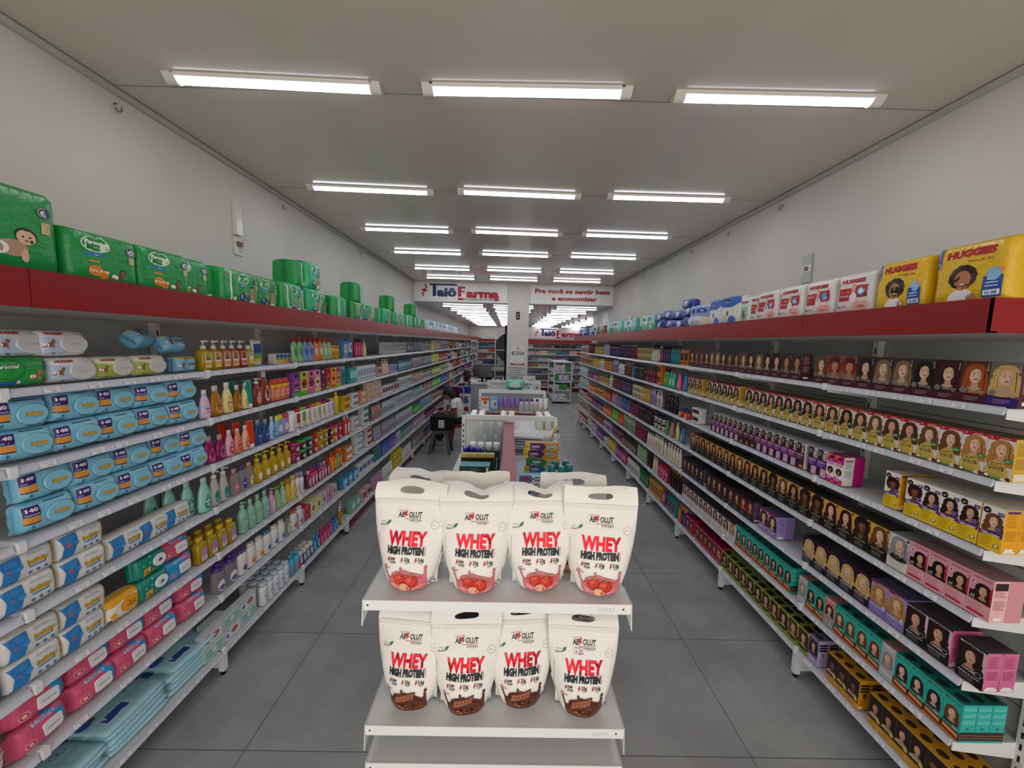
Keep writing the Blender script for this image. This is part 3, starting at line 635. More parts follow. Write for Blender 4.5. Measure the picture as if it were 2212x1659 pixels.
run(4, 1.38, 'Hb*2 Ha*2 Gg Gl Gc Gr*2 Gc*2 Gw Gl Gc Gw Gd Gd Gl Gd Gb Gb Gd Gb Gw Gd Gl', rows=2)
run(5, 1.365, 'Y .025 Y*2 Kl*2 Kb*5', rows=2)
run(5, 2.545, 'Kp*2 .07 Dr*2 Db*2 Dm Db*3 .06 Dd*2 Db*3', rows=2)
run(6, 1.41, 'Tl Tp*3 Tg Tr Tl*2 Tl Ts Td*2 Tg .06 Td*2 Td Tb Td*2 Tb*2 Tb .02 Wh Wb*2 Wb*2 Wd*2 Wd*2 Wb*2', rows=3)
run(7, 1.375, 'Ac*2 Ab*2 Aa*2 .06 Ac*3 .07 V 0 Nb Nl Nd Nb Nb Nd Nd Nb Nd Nb Nd', rows=3)
run(7, 3.165, 'Mh Mb*5 .05 Mb*2', rows=2)
tag(node('hair_dye_box_stock', BACK.mesh('hair_dye_box_stock')), 'hair dye boxes packed in the rows behind the front ones, right shelving', 'boxes', kind='stuff')
# ================================================================ end-cap rack and the protein pouches
def absolut_art(choc, sticker=False):
    a = Art(); ink = '1f2026'; red = 'c5202f'
    # logo
    a.text('AB', -.0265, .246, .0165, ink, w=.021, bold=.03, shear=.12).text('OLUT', .0205, .246, .0165, ink, w=.044, bold=.03, shear=.12)
    a.poly([(-.016, .2545), (-.004, .2565), (-.0095, .2475), (-.0035, .2475), (-.016, .233), (-.0115, .2435), (-.0185, .2435)], red)
    a.poly([(-.039, .2572), (-.006, .2592), (-.005, .258), (-.039, .2562)], red).poly([(-.014, .2332), (.04, .2362), (.04, .2352), (-.014, .2318)], red)
    a.text('nutrition', .0215, .2295, .0085, ink, w=.04, bold=.0, shear=.35, cap=False).lines(.012, .2235, .032, 1, 1, ink, .0005)
    # stevia leaf and seal
    a.text('Adoçado com', -.083, .222, .0032, ink, w=.02, bold=0, shear=.3).text('Stevia', -.084, .2135, .0075, ink, w=.026, bold=0, shear=.4, rot=.2)
    a.poly([(-.072, .2145), (-.071, .221), (-.066, .2265), (-.058, .2285), (-.0595, .2215), (-.064, .2165)], '2f7d45').poly([(-.0745, .211), (-.0715, .2145), (-.06, .2265), (-.0725, .213)], '1e5c30')
    for r in (.0155, .0135):
        for k in range(6):
            t0, t1 = math.pi / 3 * k + .5, math.pi / 3 * (k + 1) + .5
            a.poly([(.087 + r * math.cos(t0), .215 + r * math.sin(t0)), (.087 + r * math.cos(t1), .215 + r * math.sin(t1)), (.087 + (r - .0005) * math.cos(t1), .215 + (r - .0005) * math.sin(t1)), (.087 + (r - .0005) * math.cos(t0), .215 + (r - .0005) * math.sin(t0))], 'a9a7a4')
    a.lines(.08, .2155, .014, 1, 1, 'a9a7a4', .001)
    # WHEY in red foil, then HIGH PROTEIN
    a.text('WHEY', .002, .1755, .043, red, w=.128, bold=.045, shear=.06, mat='foil')
    a.text('HIGH PROTEIN', -.003, .1375, .0225, ink, w=.122, bold=.07, shear=.06)
    a.poly([(.055, .1515), (.0605, .152), (.063, .15), (.0625, .126), (.0605, .1235), (.054, .1225), (.054, .1235), (.06, .1245), (.0612, .1265), (.0616, .1495), (.06, .151), (.055, .1505)], red)
    def bolt(x, y, s): a.poly([(x, y), (x + .0035 * s, y + .012 * s), (x + .0075 * s, y + .0135 * s), (x + .0055 * s, y + .0065 * s), (x + .0085 * s, y + .0065 * s), (x + .0005 * s, y - .0065 * s), (x + .003 * s, y + .002 * s), (x - .001 * s, y + .001 * s)], red)
    bolt(-.0625, .1015, 1); bolt(-.018, .1015, 1.05); bolt(.028, .1025, 1.05)
    a.text('SEM', -.045, .1095, .0085, ink, w=.017, bold=.02).text('SOJA', -.0435, .099, .0085, ink, w=.02, bold=.02)
    a.text('23g', .003, .1095, .0115, ink, w=.018, bold=.025).text('Proteínas', .003, .1, .0034, ink, w=.017).lines(-.001, .095, .009, 1, 1, '5a5a60', .0012)
    a.text('3.6g', .0485, .1105, .0115, ink, w=.02, bold=.025).text('BCAA', .0485, .1005, .0044, ink, w=.015).lines(.045, .0955, .008, 1, 1, '5a5a60', .0012)
    a.text('SABOR', -.068, .0865, .0038, ink, w=.012).text('CHOCOLATE' if choc else 'MORANGO', -.0645, .0795, .0055, 'b5323c', w=.026 if choc else .023, bold=.02)
    # side lettering
    a.lines(-.1, .055, .0, 1, 1, ink); a.text('ALIMENTO PARA ATLETAS  SEM GLUTEN', -.0985, .135, .0026, '4a4a50', w=.1, bold=0, rot=-math.pi / 2)
    a.lines(-.088, .02, .016, 4, .0035, '777', .0009, 3)
    a.text('900g' if not choc else '600g', .0775, .024, .0105, ink, w=.02, bold=.02, rot=.1).lines(.07, .037, .014, 2, .004, '777', .0012, 4)
    # fruit or chocolate in a swirl
    c0, c1, c2 = ('5a2c1a', '7c432a', '3d1c12') if choc else ('d0717b', 'e59aa0', 'b8525e')
    a.poly([(-.072, .078), (-.066, .077), (-.058, .052), (-.05, .047), (-.046, .062), (-.036, .068), (-.022, .071), (-.006, .076), (.012, .07), (.03, .066), (.046, .06), (.054, .056), (.06, .068), (.064, .076), (.067, .073), (.066, .05), (.067, .03), (.064, .006), (.05, .0015), (-.045, .0015), (-.056, .02), (-.06, .045)], c0)
    a.poly([(-.05, .03), (-.02, .018), (.02, .014), (.058, .03), (.06, .022), (.03, .006), (-.03, .006), (-.05, .018)], c1).poly([(-.05, .045), (-.048, .054), (.0, .065), (.05, .052), (.054, .046), (.0, .058)], c2)
    a.poly([(-.045, .012), (-.01, .004), (.04, .004), (.05, .01), (0, .012)], c2)
    a.ell(.064, .0835, .0048, .006, c0).ell(.061, .074, .003, .004, c0).ell(-.016, .079, .0045, .005, c0)
    if choc:
        o = (-.04, .036); ux, uy, vx, vy = .0128, .0036, .0028, .0118
        a.poly([(o[0] - .002, o[1] - .002), (o[0] + 5 * ux + .002, o[1] + 5 * uy - .002), (o[0] + 5 * ux + 2 * vx + .002, o[1] + 5 * uy + 2 * vy + .002), (o[0] + 2 * vx - .002, o[1] + 2 * vy + .002)], '5a2f20')
        for i in range(5):
            for j in range(2):
                p = (o[0] + i * ux + j * vx, o[1] + i * uy + j * vy); q = .92
                a.poly([p, (p[0] + ux * q, p[1] + uy * q), (p[0] + ux * q + vx * q, p[1] + uy * q + vy * q), (p[0] + vx * q, p[1] + vy * q)], '9a5c42')
                a.poly([(p[0] + ux * .15 + vx * .15, p[1] + uy * .15 + vy * .15), (p[0] + ux * .75 + vx * .15, p[1] + uy * .75 + vy * .15), (p[0] + ux * .75 + vx * .7, p[1] + uy * .75 + vy * .7), (p[0] + ux * .15 + vx * .7, p[1] + uy * .15 + vy * .7)], 'a86a4e')
        r = random.Random(4)
        for k in range(9): x = r.uniform(-.03, .036); y = r.uniform(.014, .03); a.poly([(x, y), (x + .008, y + .002), (x + .006, y + .007), (x - .002, y + .006)], r.choice(['8a5138', 'a0654a', '3a1a12', 'b98a5c']))
    else:
        for cx, cy_, rx, ry, rot in ((-.019, .043, .021, .019, .2), (.017, .038, .0235, .022, -.2)):
            a.ell(cx, cy_, rx, ry, 'b3201b', 20).ell(cx - .003, cy_ + .002, rx * .8, ry * .8, 'cc3324', 18).ell(cx - .006, cy_ + .006, rx * .42, ry * .38, 'dd5340', 14)
            r = random.Random(int(cx * 999))
            for k in range(26):
                t = r.uniform(0, 6.28); q = math.sqrt(r.uniform(0, .85)); a.ell(cx + rx * q * math.cos(t), cy_ + ry * q * math.sin(t), .0007, .001, 'e8c06a', 5)
        for cx, cy_ in ((-.02, .062), (.02, .0595)):
            for k in range(6):
                t = .2 + k * .55; a.poly([(cx - .002, cy_), (cx + .0125 * math.cos(t) - .0015, cy_ + .0085 * math.sin(t)), (cx + .002, cy_)], ('5f9a35', '86b84a')[k % 2])
        a.ell(-.004, .02, .017, .0135, 'e2a38a', 16).ell(-.006, .021, .012, .009, 'f0d2a8', 14).ell(.012, .017, .009, .008, 'c9453a', 12).ell(.012, .017, .005, .0045, 'eb9a80', 10)
        for k in range(7): t = k * .9; a.poly([(-.006, .021), (-.006 + .013 * math.cos(t), .021 + .01 * math.sin(t)), (-.006 + .013 * math.cos(t + .25), .021 + .01 * math.sin(t + .25))], 'd9743f')
    if sticker:
        a.rect(-.031, .211, .001, .231, 'efe9ee').text('Taiô', -.011, .2255, .006, '24306e', w=.016, bold=.03).text('Farma', -.01, .2185, .006, 'b3202c', w=.019, bold=.03).lines(-.02, .2135, .02, 1, 1, '24306e', .0014).poly([(-.029, .218), (-.0255, .227), (-.0235, .221), (-.0265, .215)], 'b3202c')
    return a
PZ = [(0, .122, .072), (.006, .134, .09), (.03, .158, .1), (.07, .186, .102), (.12, .21, .094), (.17, .227, .078), (.215, .238, .054), (.25, .242, .028), (.275, .244, .012), (.287, .2445, .006), (.292, .245, .005)]
def pouch(art, seed, finpts=(.0, .0, .0), lean=0., hole=True, tint='efece7', puff=1.):
    """stand-up pouch; finpts: bend back, wave, droop of the flat handle strip"""
    rnd = random.Random(seed); ph = [rnd.uniform(0, 6.28) for _ in range(6)]
    def wd(z):
        for k in range(len(PZ) - 1):
            if z <= PZ[k + 1][0]:
                t = (z - PZ[k][0]) / (PZ[k + 1][0] - PZ[k][0]); return PZ[k][1] + (PZ[k + 1][1] - PZ[k][1]) * t, (PZ[k][2] + (PZ[k + 1][2] - PZ[k][2]) * t) * puff
        return PZ[-1][1], PZ[-1][2]
    def wr(x, z):
        edge = min(1, abs(x) / .1); lo = max(0, 1 - z / .1)
        n = noise.noise(Vector((x * 9 + seed, z * 7, seed * 3.1))) * .006 + noise.noise(Vector((x * 26, z * 22 + seed, seed))) * .0028 * (.5 + edge)
        cr = abs(noise.noise(Vector((x * 14 + z * 10, z * 5 - x * 4, seed * 1.7)))); n += (.004 * math.exp(-cr * 14)) * (.4 + edge)
        n += .003 * lo * math.sin(x * 70 + ph[0])
        return n * min(1, z / .02 + .15) * (1 if z < .25 else max(.15, 1 - (z - .25) * 20))
    def front(x, z, l=0.):
        W, D = wd(z); q = min(1, abs(2 * x / W)); y = -D / 2 * (1 - q ** 2.5) ** (1 / 1.7)
        return (x, y - wr(x, z) * (1 - q ** 6) - l, z)
    mb = MB(); rs = []; n = 20; zs = [k * .292 / 40 for k in range(41)]
    for z in zs:
        W, D = wd(z); us = [-math.cos(math.pi * k / n) for k in range(n + 1)]
        f = [front(u * W / 2, z) for u in us]; b = [(u * W / 2, D / 2 * (1 - abs(u) ** 2.5) ** (1 / 1.7) + .5 * wr(u * .1 + .3, z), z) for u in us[::-1][1:-1]]
        rs.append(f + b)
    mb.rings(rs, 'matt_film', tint)
    # side seals that stand out below
    for sg in (-1, 1):
        rows = []
        for k in range(12):
            z = .004 + k * .0095; W, D = wd(z); o = max(W / 2 + .004, .088)
            y = .012 + .006 * math.sin(k * .7 + ph[1])
            rows.append(((sg * (W / 2 - .014), y, z), (sg * o, y + .008 * (1 - k / 11.), z)))
        o = len(mb.v)
        mb.add([p for r in rows for p in r], [(2 * k, 2 * k + 1, 2 * k + 3, 2 * k + 2) if sg > 0 else (2 * k + 1, 2 * k, 2 * k + 2, 2 * k + 3) for k in range(11)], 'matt_film', tint, True)
    # zip ribs
    zp = MB()
    for z in (.2785, .284):
        pts = [front(-.121 + .242 * k / 20, z, .0006) for k in range(21)]; zp.tube(pts, .0011, 'matt_film', tint, seg=5)
    am = MB(); gx = [-.12 + k * .0086 for k in range(29)]; gz = [k * .0073 for k in range(40)]
    art.put(am, lambda u, v, l: front(u, v, l), base=.0008, cut=(gx, gz))
    # handle strip
    fb, fw, fd = finpts; top = .062; fm = MB()
    def fin(x, t):
        e = (2 * x / .245); dz = fd * max(0, 1 - abs(e - .15) * 2.2) ** 1.2 + .004 * math.sin(e * 3 + ph[2])
        return (x * (1 - .02 * t), fb * t * t + fw * math.sin(e * 2.6 + ph[3]) * t + .004 * math.sin(e * 6 + ph[4]) * t, .29 + (top - dz) * t * (1 - abs(fb) * 4 * t * t))
    N = 32; ring_o = []; ring_i = []
    for k in range(N):
        t = 2 * math.pi * k / N; c, s_ = math.cos(t), math.sin(t); m = max(abs(c), abs(s_)); ring_o.append((.1225 * c / m, .5 + .5 * s_ / m))
        ring_i.append((math.copysign(abs(c) ** .7, c) * .042, .45 + .17 * math.copysign(abs(s_) ** .8, s_)))
    mid = [((a[0] + b[0]) / 2, (a[1] + b[1]) / 2) for a, b in zip(ring_o, ring_i)]
    vs = []
    for rg in (ring_o, mid, ring_i): vs += [fin(*p) for p in rg]
    fs = [(i * N + k, i * N + (k + 1) % N, (i + 1) * N + (k + 1) % N, (i + 1) * N + k) for i in (0, 1) for k in range(N)]
    if not hole: fs.append(tuple(2 * N + k for k in range(N)))
    fm.add(vs, fs, 'matt_film', tint, True)
    fm.add([(x, y + .002, z) for x, y, z in vs], [f[::-1] for f in fs], 'matt_film', 'dcdad6', True)
    if hole:   # dark gap liner of the punched handle
        fm.rings([[fin(*p) for p in ring_i], [(x, y + .002, z) for x, y, z in (fin(*p) for p in ring_i)]], 'matt_film', 'c9c7c3', capb=False, capt=False)
    for m_ in (mb, am, zp, fm): m_.fit(lambda x, y, z: (x * 1.09, y * 1.09, z * 1.09))
    return Proto('protein_pouch', 'pouch', [part('bag', mb, None, [('printed_front', am, None)]), part('zip_seal', zp), part('handle_strip', fm)], (.245, .1, .35))
ST, CH, CHS = absolut_art(False), absolut_art(True), absolut_art(True, True)
RY = 1.25
def rack():
    parts = []; x0, x1 = -.485, .447
    for z, nm in ((1.2, 'shelf'), (.716, 'shelf'), (.565, 'shelf')):
        s = MB().box(x0, x1, RY, RY + .38, z - .016, z, 'enamel', 'd5d7d8')
        lip = MB().box(x0, x1, RY - .004, RY, z - .036, z + .001, 'enamel', 'e9ebec').box(x0 + .012, x0 + .018, RY - .0046, RY - .004, z - .02, z - .014, 'matt', '333').box(x1 - .03, x1 - .024, RY - .0046, RY - .004, z - .02, z - .014, 'matt', '333')
        for k in range(5): lip.add([(x1 - .115 + k * .012, RY - .0046, z - .026), (x1 - .111 + k * .012, RY - .0046, z - .026), (x1 - .105 + k * .012, RY - .0046, z - .012), (x1 - .109 + k * .012, RY - .0046, z - .012)], [(0, 1, 2, 3)], 'enamel', 'c9cdcf')
        subs = [('front_lip', lip, None)]
        for x in (x0 - .003, x1 + .003):
            b = MB(); b.add([(x + dx, y, zz) for dx in (-.0015, .0015) for y, zz in ((RY + .0, z), (RY - .012, z - .09), (RY + .05, z - .07), (RY + .36, z - .12), (RY + .36, z))], [(0, 1, 2, 3, 4), (9, 8, 7, 6, 5)] + [(k, (k + 1) % 5, 5 + (k + 1) % 5, 5 + k) for k in range(5)], 'enamel', 'e0e3e4')
            subs.append(('side_bracket', b, None))
        parts.append(part(nm, s, None, subs))
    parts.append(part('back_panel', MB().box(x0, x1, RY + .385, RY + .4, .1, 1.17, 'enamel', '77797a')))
    parts.append(part('base', MB().box(x0, x1, RY + .02, RY + .38, .02, .14, 'enamel', 'c9cbcc')))
    for x in (x0, x1 - .03): parts.append(part('upright', MB().box(x, x + .03, RY + .37, RY + .41, 0, 1.18, 'enamel', 'd9dbdc')))
    Proto('display_rack', 'rack', parts).put((0, 0, 0), 0, 'white steel end display rack holding the white protein pouches')
rack()
def wh(art, seed, x, y, z, rz, fin, label, lean=-.05, **k):
    pouch(art, seed, fin, **k).put((x, y, z), rz, label, 'protein pouches on the end rack', tilt=(lean, 0))
# upper shelf, strawberry
wh(ST, 1, -.345, 1.335, 1.201, -.06, (.03, .018, .0), 'white strawberry protein pouch at the far left of the upper rack shelf')
wh(ST, 2, -.105, 1.325, 1.201, .03, (.05, -.008, .03), 'white strawberry protein pouch, second from the left on the upper rack shelf')
wh(ST, 3, .13, 1.345, 1.201, .08, (.055, .01, .03), 'white strawberry protein pouch, third from the left on the upper rack shelf')
wh(ST, 4, .345, 1.325, 1.201, -.09, (.02, .012, .006), 'white strawberry protein pouch at the far right of the upper rack shelf')
wh(ST, 5, -.115, 1.49, 1.201, .05, (.02, .01, .012), 'white protein pouch in the second row, behind the second strawberry pouch', hole=False, lean=0)
wh(ST, 6, .27, 1.485, 1.201, -.1, (.04, .012, .0), 'white protein pouch in the second row, behind the right strawberry pouches', lean=0)
wh(ST, 7, -.35, 1.49, 1.201, -.2, (.07, .0, .02), 'white protein pouch behind the far left strawberry pouch', lean=0)
# lower shelf, chocolate
wh(CH, 11, -.345, 1.345, .717, -.1, (.05, .01, .0), 'white chocolate protein pouch at the far left of the lower rack shelf', hole=False)
wh(CH, 12, -.135, 1.33, .717, .04, (.015, .01, .0), 'white chocolate protein pouch, second from the left on the lower rack shelf')
wh(CH, 13, .075, 1.36, .717, .08, (.02, .012, .0), 'white chocolate protein pouch, third from the left on the lower rack shelf')
wh(CHS, 14, .305, 1.33, .717, -.06, (.04, .01, .018), 'white chocolate protein pouch with a small shop sticker, lower rack shelf')
wh(CH, 15, .1, 1.5, .717, .05, (.01, .005, .0), 'white protein pouch in shade behind the third chocolate pouch', lean=0)
wh(CH, 16, .33, 1.5, .717, .0, (.01, .004, .0), 'white protein pouch in shade behind the stickered chocolate pouch', lean=0)
# ================================================================ wipes, diaper packs and pads: soft packs on the left shelves and on both top shelves
def soft(art, w, h, d, col, seed=1, pu=8., pv=5., mat='film', fin=0., wrink=.0025, lid=None, name='wipes_pack', cat='wipes', nu=16, nv=8, sidecol=None):
    """a pillow pack standing on its long edge; fin: crimped end length"""
    def fr(U, V, l=0.):
        u, v = max(-1, min(1, 2 * U / w)), max(-1, min(1, 2 * V / h - 1))
        k = (max(0, 1 - abs(u) ** pu) ** .5) * (max(0, 1 - abs(v) ** pv) ** .5)
        n = noise.noise(Vector((U * 22 + seed * 3, V * 22, seed))) * wrink + noise.noise(Vector((U * 60, V * 14 + seed, seed * 2))) * wrink * .6 * abs(u) ** 2
        return (U, d / 2 - d / 2 * k - n * k - l, h * .5 + (V - h * .5) * (1 - .1 * abs(u) ** 6 * (fin > 0)))
    mb = MB(); us = [math.sin(math.pi / 2 * (-1 + 2 * k / nu)) for k in range(nu + 1)]; vs = [math.sin(math.pi / 2 * (-1 + 2 * k / nv)) for k in range(nv + 1)]
    rs = []
    for u in us:
        f = [fr(u * w / 2, h / 2 + v * h / 2) for v in vs]
        rs.append(f + [(x, d - y, z) for x, y, z in f[::-1][1:-1]])
    mb.rings(rs, mat, col)
    if fin:
        for sg in (-1, 1):
            o = len(mb.v); n = 9
            pts = []
            for k in range(n):
                z = h * .06 + h * .88 * k / (n - 1); pts += [(sg * (w / 2 - .004), d / 2, z), (sg * (w / 2 + fin), d / 2 + .004 * math.sin(k * 1.9 + seed), z)]
            mb.add(pts, [(2 * k, 2 * k + 1, 2 * k + 3, 2 * k + 2) for k in range(n - 1)], mat, sidecol or col, True)
    art.put(mb, fr, base=.0008, cut=([u * w / 2 for u in us[2:-2]], [h / 2 + v * h / 2 for v in vs[1:-1]]))
    parts = [part('pack', mb)]
    if lid:
        cx, cz, rx, rz_, lc, sq = lid; lm = MB(); rr = []
        for q, yy in ((1, 0), (1, .004), (.93, .0058)):
            rr.append([(lambda x, z: (x, fr(cx, cz)[1] - yy - .0005, z))(cx + rx * q * math.copysign(abs(math.cos(t)) ** sq, math.cos(t)), cz + rz_ * q * math.copysign(abs(math.sin(t)) ** sq, math.sin(t))) for t in [2 * math.pi * k / 28 for k in range(28)]])
        lm.rings(rr, 'gloss', lc, capb=False)
        if lid_art:
            lid_art[0].put(lm, lambda u, v, l: (cx + u, fr(cx, cz)[1] - .0064 - l, cz + v))
        parts.append(part('resealable_lid', lm))
    return Proto(name, cat, parts, (w, d, h))
lid_art = []
def wipes(art, lidart=None, **k):
    global lid_art
    lid_art = [lidart] if lidart else []
    return soft(art, **k)
def baby(a, x, y, s, skin='c9906c', hair=None, diaper='f2f0ee'):
    sk2 = ''.join('%02x' % int(int(skin[i:i + 2], 16) * .82) for i in (0, 2, 4))
    a.ell(x, y, 1.0 * s, .75 * s, sk2, 14).ell(x - .9 * s, y - .1 * s, .7 * s, .62 * s, diaper, 12).ell(x + .75 * s, y - .55 * s, .28 * s, .6 * s, skin, 10).ell(x - 1.3 * s, y - .6 * s, .55 * s, .26 * s, skin, 10)
    if hair: a.ell(x + .9 * s, y + 1.25 * s, .72 * s, .72 * s, hair, 14)
    a.ell(x + .9 * s, y + 1.1 * s, .62 * s, .66 * s, skin, 16).ell(x + .7 * s, y + 1.15 * s, .08 * s, .1 * s, '2a1a14', 6).ell(x + 1.15 * s, y + 1.15 * s, .08 * s, .1 * s, '2a1a14', 6).ell(x + .93 * s, y + .8 * s, .2 * s, .07 * s, '8a3a34', 8)
def outlined(a, t, x, y, h, w, col, edge, **k):
    a.text(t, x, y, h * 1.02, edge, w=w * 1.05, bold=.075, **k).text(t, x, y, h, col, w=w, bold=.03, **k)
def sky_art(w, h, n):
    a = Art(); x = w * .14
    a.ring(x, h * .46, w * .27, h * .38, .0025, '8cc6e0'); a.lines(-w * .1, h * .9, w * .42, 1, 1, '2c4d86', .003, n).lines(w * .06, h * .09, w * .3, 1, 1, '2c4d86', .0025, n)
    a.rect(-w * .46, h * .55, -w * .2, h * .88, '3c2368').rect(-w * .46, h * .34, -w * .2, h * .53, 'e2963a').rect(-w * .46, h * .3, -w * .2, h * .335, '4a2140').text('140', -w * .33, h * .76, .013, 'ece6f2', w=w * .19, bold=.04).text('UNIDADES', -w * .33, h * .61, .0055, 'ddd2ea', w=w * .22, bold=.02)
    a.poly([(-w * .33, h * .26), (-w * .36, h * .18), (-w * .33, h * .14), (-w * .3, h * .18)], '2f74a8').lines(-w * .42, h * .1, w * .18, 3, .005, '35608f', .0016, n)
    return a
def sky_lid():
    a = Art(); outlined(a, 'IsaBaby', .004, .002, .0135, .05, 'f0b323', '4a3a24', rot=.0); a.text('PREMIUM', .002, -.012, .004, '4a9fd0', w=.024); return a
SKYW = [wipes(sky_art(.172, .118, k), sky_lid(), w=.172, h=.118 + .004 * (k % 2), d=.085, col='82c3dd', seed=k + 1, fin=.012, wrink=.005, lid=(.026, .055, .046, .038, '86c6df', 1), pu=8, pv=5) for k in range(3)]
def white_art(w, h, n):
    a = Art()
    a.poly([(-w * .47, h * .9), (-w * .12, h * .92), (-w * .1, h * .6), (-w * .14, h * .3), (-w * .2, h * .06), (-w * .44, h * .04), (-w * .38, h * .5)], '2f7dc4').ell(-w * .14, h * .5, .011, .011, '3f93d8').ell(-w * .29, h * .52, .01, .007, 'd2596c').lines(-w * .36, h * .8, w * .2, 4, .007, '7fb4e4', .0014, n)
    outlined(a, 'IsaBaby', w * .18, h * .55, .0165, .06, 'f0b323', '3c3830'); a.rect(w * .02, h * .36, w * .32, h * .41, '3585c2').lines(w * .0, h * .85, w * .34, 2, .006, '7aa9d4', .002, n)
    for q in range(3): a.ell(w * (.03 + .14 * q), h * .2, .0058, .0058, '3a78c8')
    a.rect(w * .455, h * .05, w * .495, h * .95, 'e4c41e').rect(w * .455, h * .5, w * .495, h * .7, 'b5281c'); return a
WHTW = [wipes(white_art(.172, .11, k), w=.172, h=.11, d=.085, col='dcdad6', seed=k + 7, fin=.008, wrink=.004, pu=16, pv=9) for k in range(2)]
def pink_art(w, h, n, blue=False):
    a = Art(); c, o = ('2f95cf', 'd4587c') if blue else ('d4587c', '2f95cf')
    a.rect(-w * .5, 0, w * .5, h, c).poly([(w * .0, h), (w * .5, h), (w * .5, h * .12), (w * .3, h * .3), (w * .16, h * .86)], o)
    a.ring(-w * .3, h * .34, .0155, .0155, .0018, 'ecc3cf').ell(-w * .3, h * .34, .011, .011, 'b33a5c' if not blue else '2a6fb0').ell(-w * .3, h * .34, .007, .0075, 'e9b79f', 12)
    outlined(a, 'BebêPlantal', 0, h * .9, .009, .07, '2c7fc4', 'f0e9f2', shear=.1); a.rect(-w * .12, h * .08, -w * .02, h * .13, '58a9d8'); return a
def pink_lid(): return Art().text('bebêplantal', 0, 0, .006, '7a6ea4', w=.042, bold=.02).lines(-.008, .012, .014, 1, 1, 'b0b0b8', .001)
PNKW = [wipes(pink_art(.165, .112, k, k == 2), pink_lid(), w=.165, h=.112, d=.085, col='2f95cf' if k == 2 else 'd4587c', seed=k + 20, fin=.016, wrink=.006, lid=(.02, .052, .034, .027, 'e9e9ec', .35), pu=6, pv=4) for k in range(3)]
def teal_art(w, h):
    a = Art(); r = random.Random(3)
    for q in range(9): a.ell(r.uniform(-w * .45, w * .2), r.uniform(h * .2, h * .95), .004, .005, r.choice(['8fc27a', 'b4433c', 'e0b48a', 'cfe0d2']), 7)
    a.poly([(-w * .34, h * .06), (-w * .12, h * .06), (-w * .08, h * .44), (-w * .3, h * .44)], 'eab42a').text('LEVE', -w * .21, h * .37, .005, '5a3010', w=.018, bold=.03).text('120', -w * .21, h * .25, .009, '5a3010', w=.022, bold=.04).text('100', -w * .21, h * .13, .008, 'a02a1c', w=.022, bold=.04); return a
TEALW = wipes(teal_art(.16, .112), Art().poly([(-.014, -.004), (0, .008), (.014, -.004)], '2a2e44').text('baby', 0, -.007, .005, '2a2e44', w=.024), w=.16, h=.112, d=.085, col='14897a', seed=31, fin=.01, wrink=.004, lid=(.034, .06, .034, .03, 'eceff0', 1))
def yel_art(w, h):
    a = Art().poly([(-w / 2, h * .7), (w / 2, h * .86), (w / 2, h), (-w / 2, h)], 'e5a516').ell(w * .16, h * .5, w * .3, h * .3, 'e9931a').ell(w * .16, h * .5, w * .27, h * .26, 'f2a22a').text('joão e', w * .15, h * .56, .009, '5a3a10', w=.04, bold=.03).text('maria', w * .17, h * .44, .009, '5a3a10', w=.04, bold=.03)
    a.ell(-w * .34, h * .35, .013, .011, 'e5a516').ell(-w * .3, h * .12, .02, .01, 'e0a02a').ell(-w * .42, h * .14, .006, .01, '2f4f9a').rect(w * .42, 0, w / 2, h * .3, '2f4f9a'); return a
YELW = wipes(yel_art(.155, .115), w=.155, h=.115, d=.09, col='ece7dc', seed=33, fin=.006)
def hug_art(w, h, tone, n='48'):
    a = Art().poly([(-w / 2, h * .1), (w / 2, h * .1), (w / 2, h * .7), (0, h * .6), (-w / 2, h * .75)], tone).text('HUGGIES', -w * .2, h * .86, .009, 'b3202c', w=w * .36, bold=.05, shear=.1)
    baby(a, -w * .32, h * .42, .012, 'a86f4c', None); a.text(n, -w * .26, h * .1, .007, '2b2f48', w=.012).lines(-w * .18, h * .09, w * .16, 1, 1, '8a8fa8', .002); return a
HUGW = wipes(hug_art(.165, .1, 'b9cbe6'), Art().text('HUGGIES', 0, 0, .007, 'b9b9bd', w=.04), w=.165, h=.1, d=.085, col='e2e1e2', seed=41, fin=.01, lid=(.026, .046, .048, .037, 'cfcfd1', 1))
HUGG = wipes(hug_art(.162, .098, 'a9bd4c'), Art().text('HUGGIES', 0, 0, .007, 'b9b9bd', w=.04), w=.162, h=.098, d=.085, col='dfe0cf', seed=42, fin=.01, lid=(.026, .046, .044, .035, 'cfcfcb', 1))
def hugb_art(w, h):
    a = Art().rect(-w / 2, h * .8, w / 2, h * .95, 'ddb92a').text('HUGGIES', w * .16, h * .52, .009, 'b3202c', w=w * .4, bold=.05, shear=.1); baby(a, -w * .3, h * .4, .011, '9a6344', '1d1512'); a.ell(-w * .1, h * .82, .007, .007, '2f62b4').text('120', w * .1, h * .87, .005, '7a2a1c', w=.02).lines(0, h * .3, w * .3, 2, .008, 'd8eaf4', .003); return a
HUGB = wipes(hugb_art(.125, .085), w=.125, h=.085, d=.09, col='78b4d4', seed=44, fin=.008)
def pers_art(w, h):
    a = Art(); outlined(a, 'Personal', -w * .24, h * .7, .0135, w * .4, 'eef2ea', '165a2c', shear=.15); a.ring(-w * .22, h * .6, w * .26, h * .34, .0018, '125a2a'); baby(a, w * .22, h * .34, .013, 'c88a64'); a.rect(-w * .44, h * .08, -w * .1, h * .2, '2f62b4').ell(-w * .08, h * .17, .006, .006, 'e6eae6').rect(w * .38, h * .55, w * .48, h * .85, '2456a8').ell(w * .4, h * .2, .006, .007, 'b33a30'); return a
PERW = wipes(pers_art(.172, .108), w=.172, h=.108, d=.085, col='2a9a4a', seed=45, fin=.01)
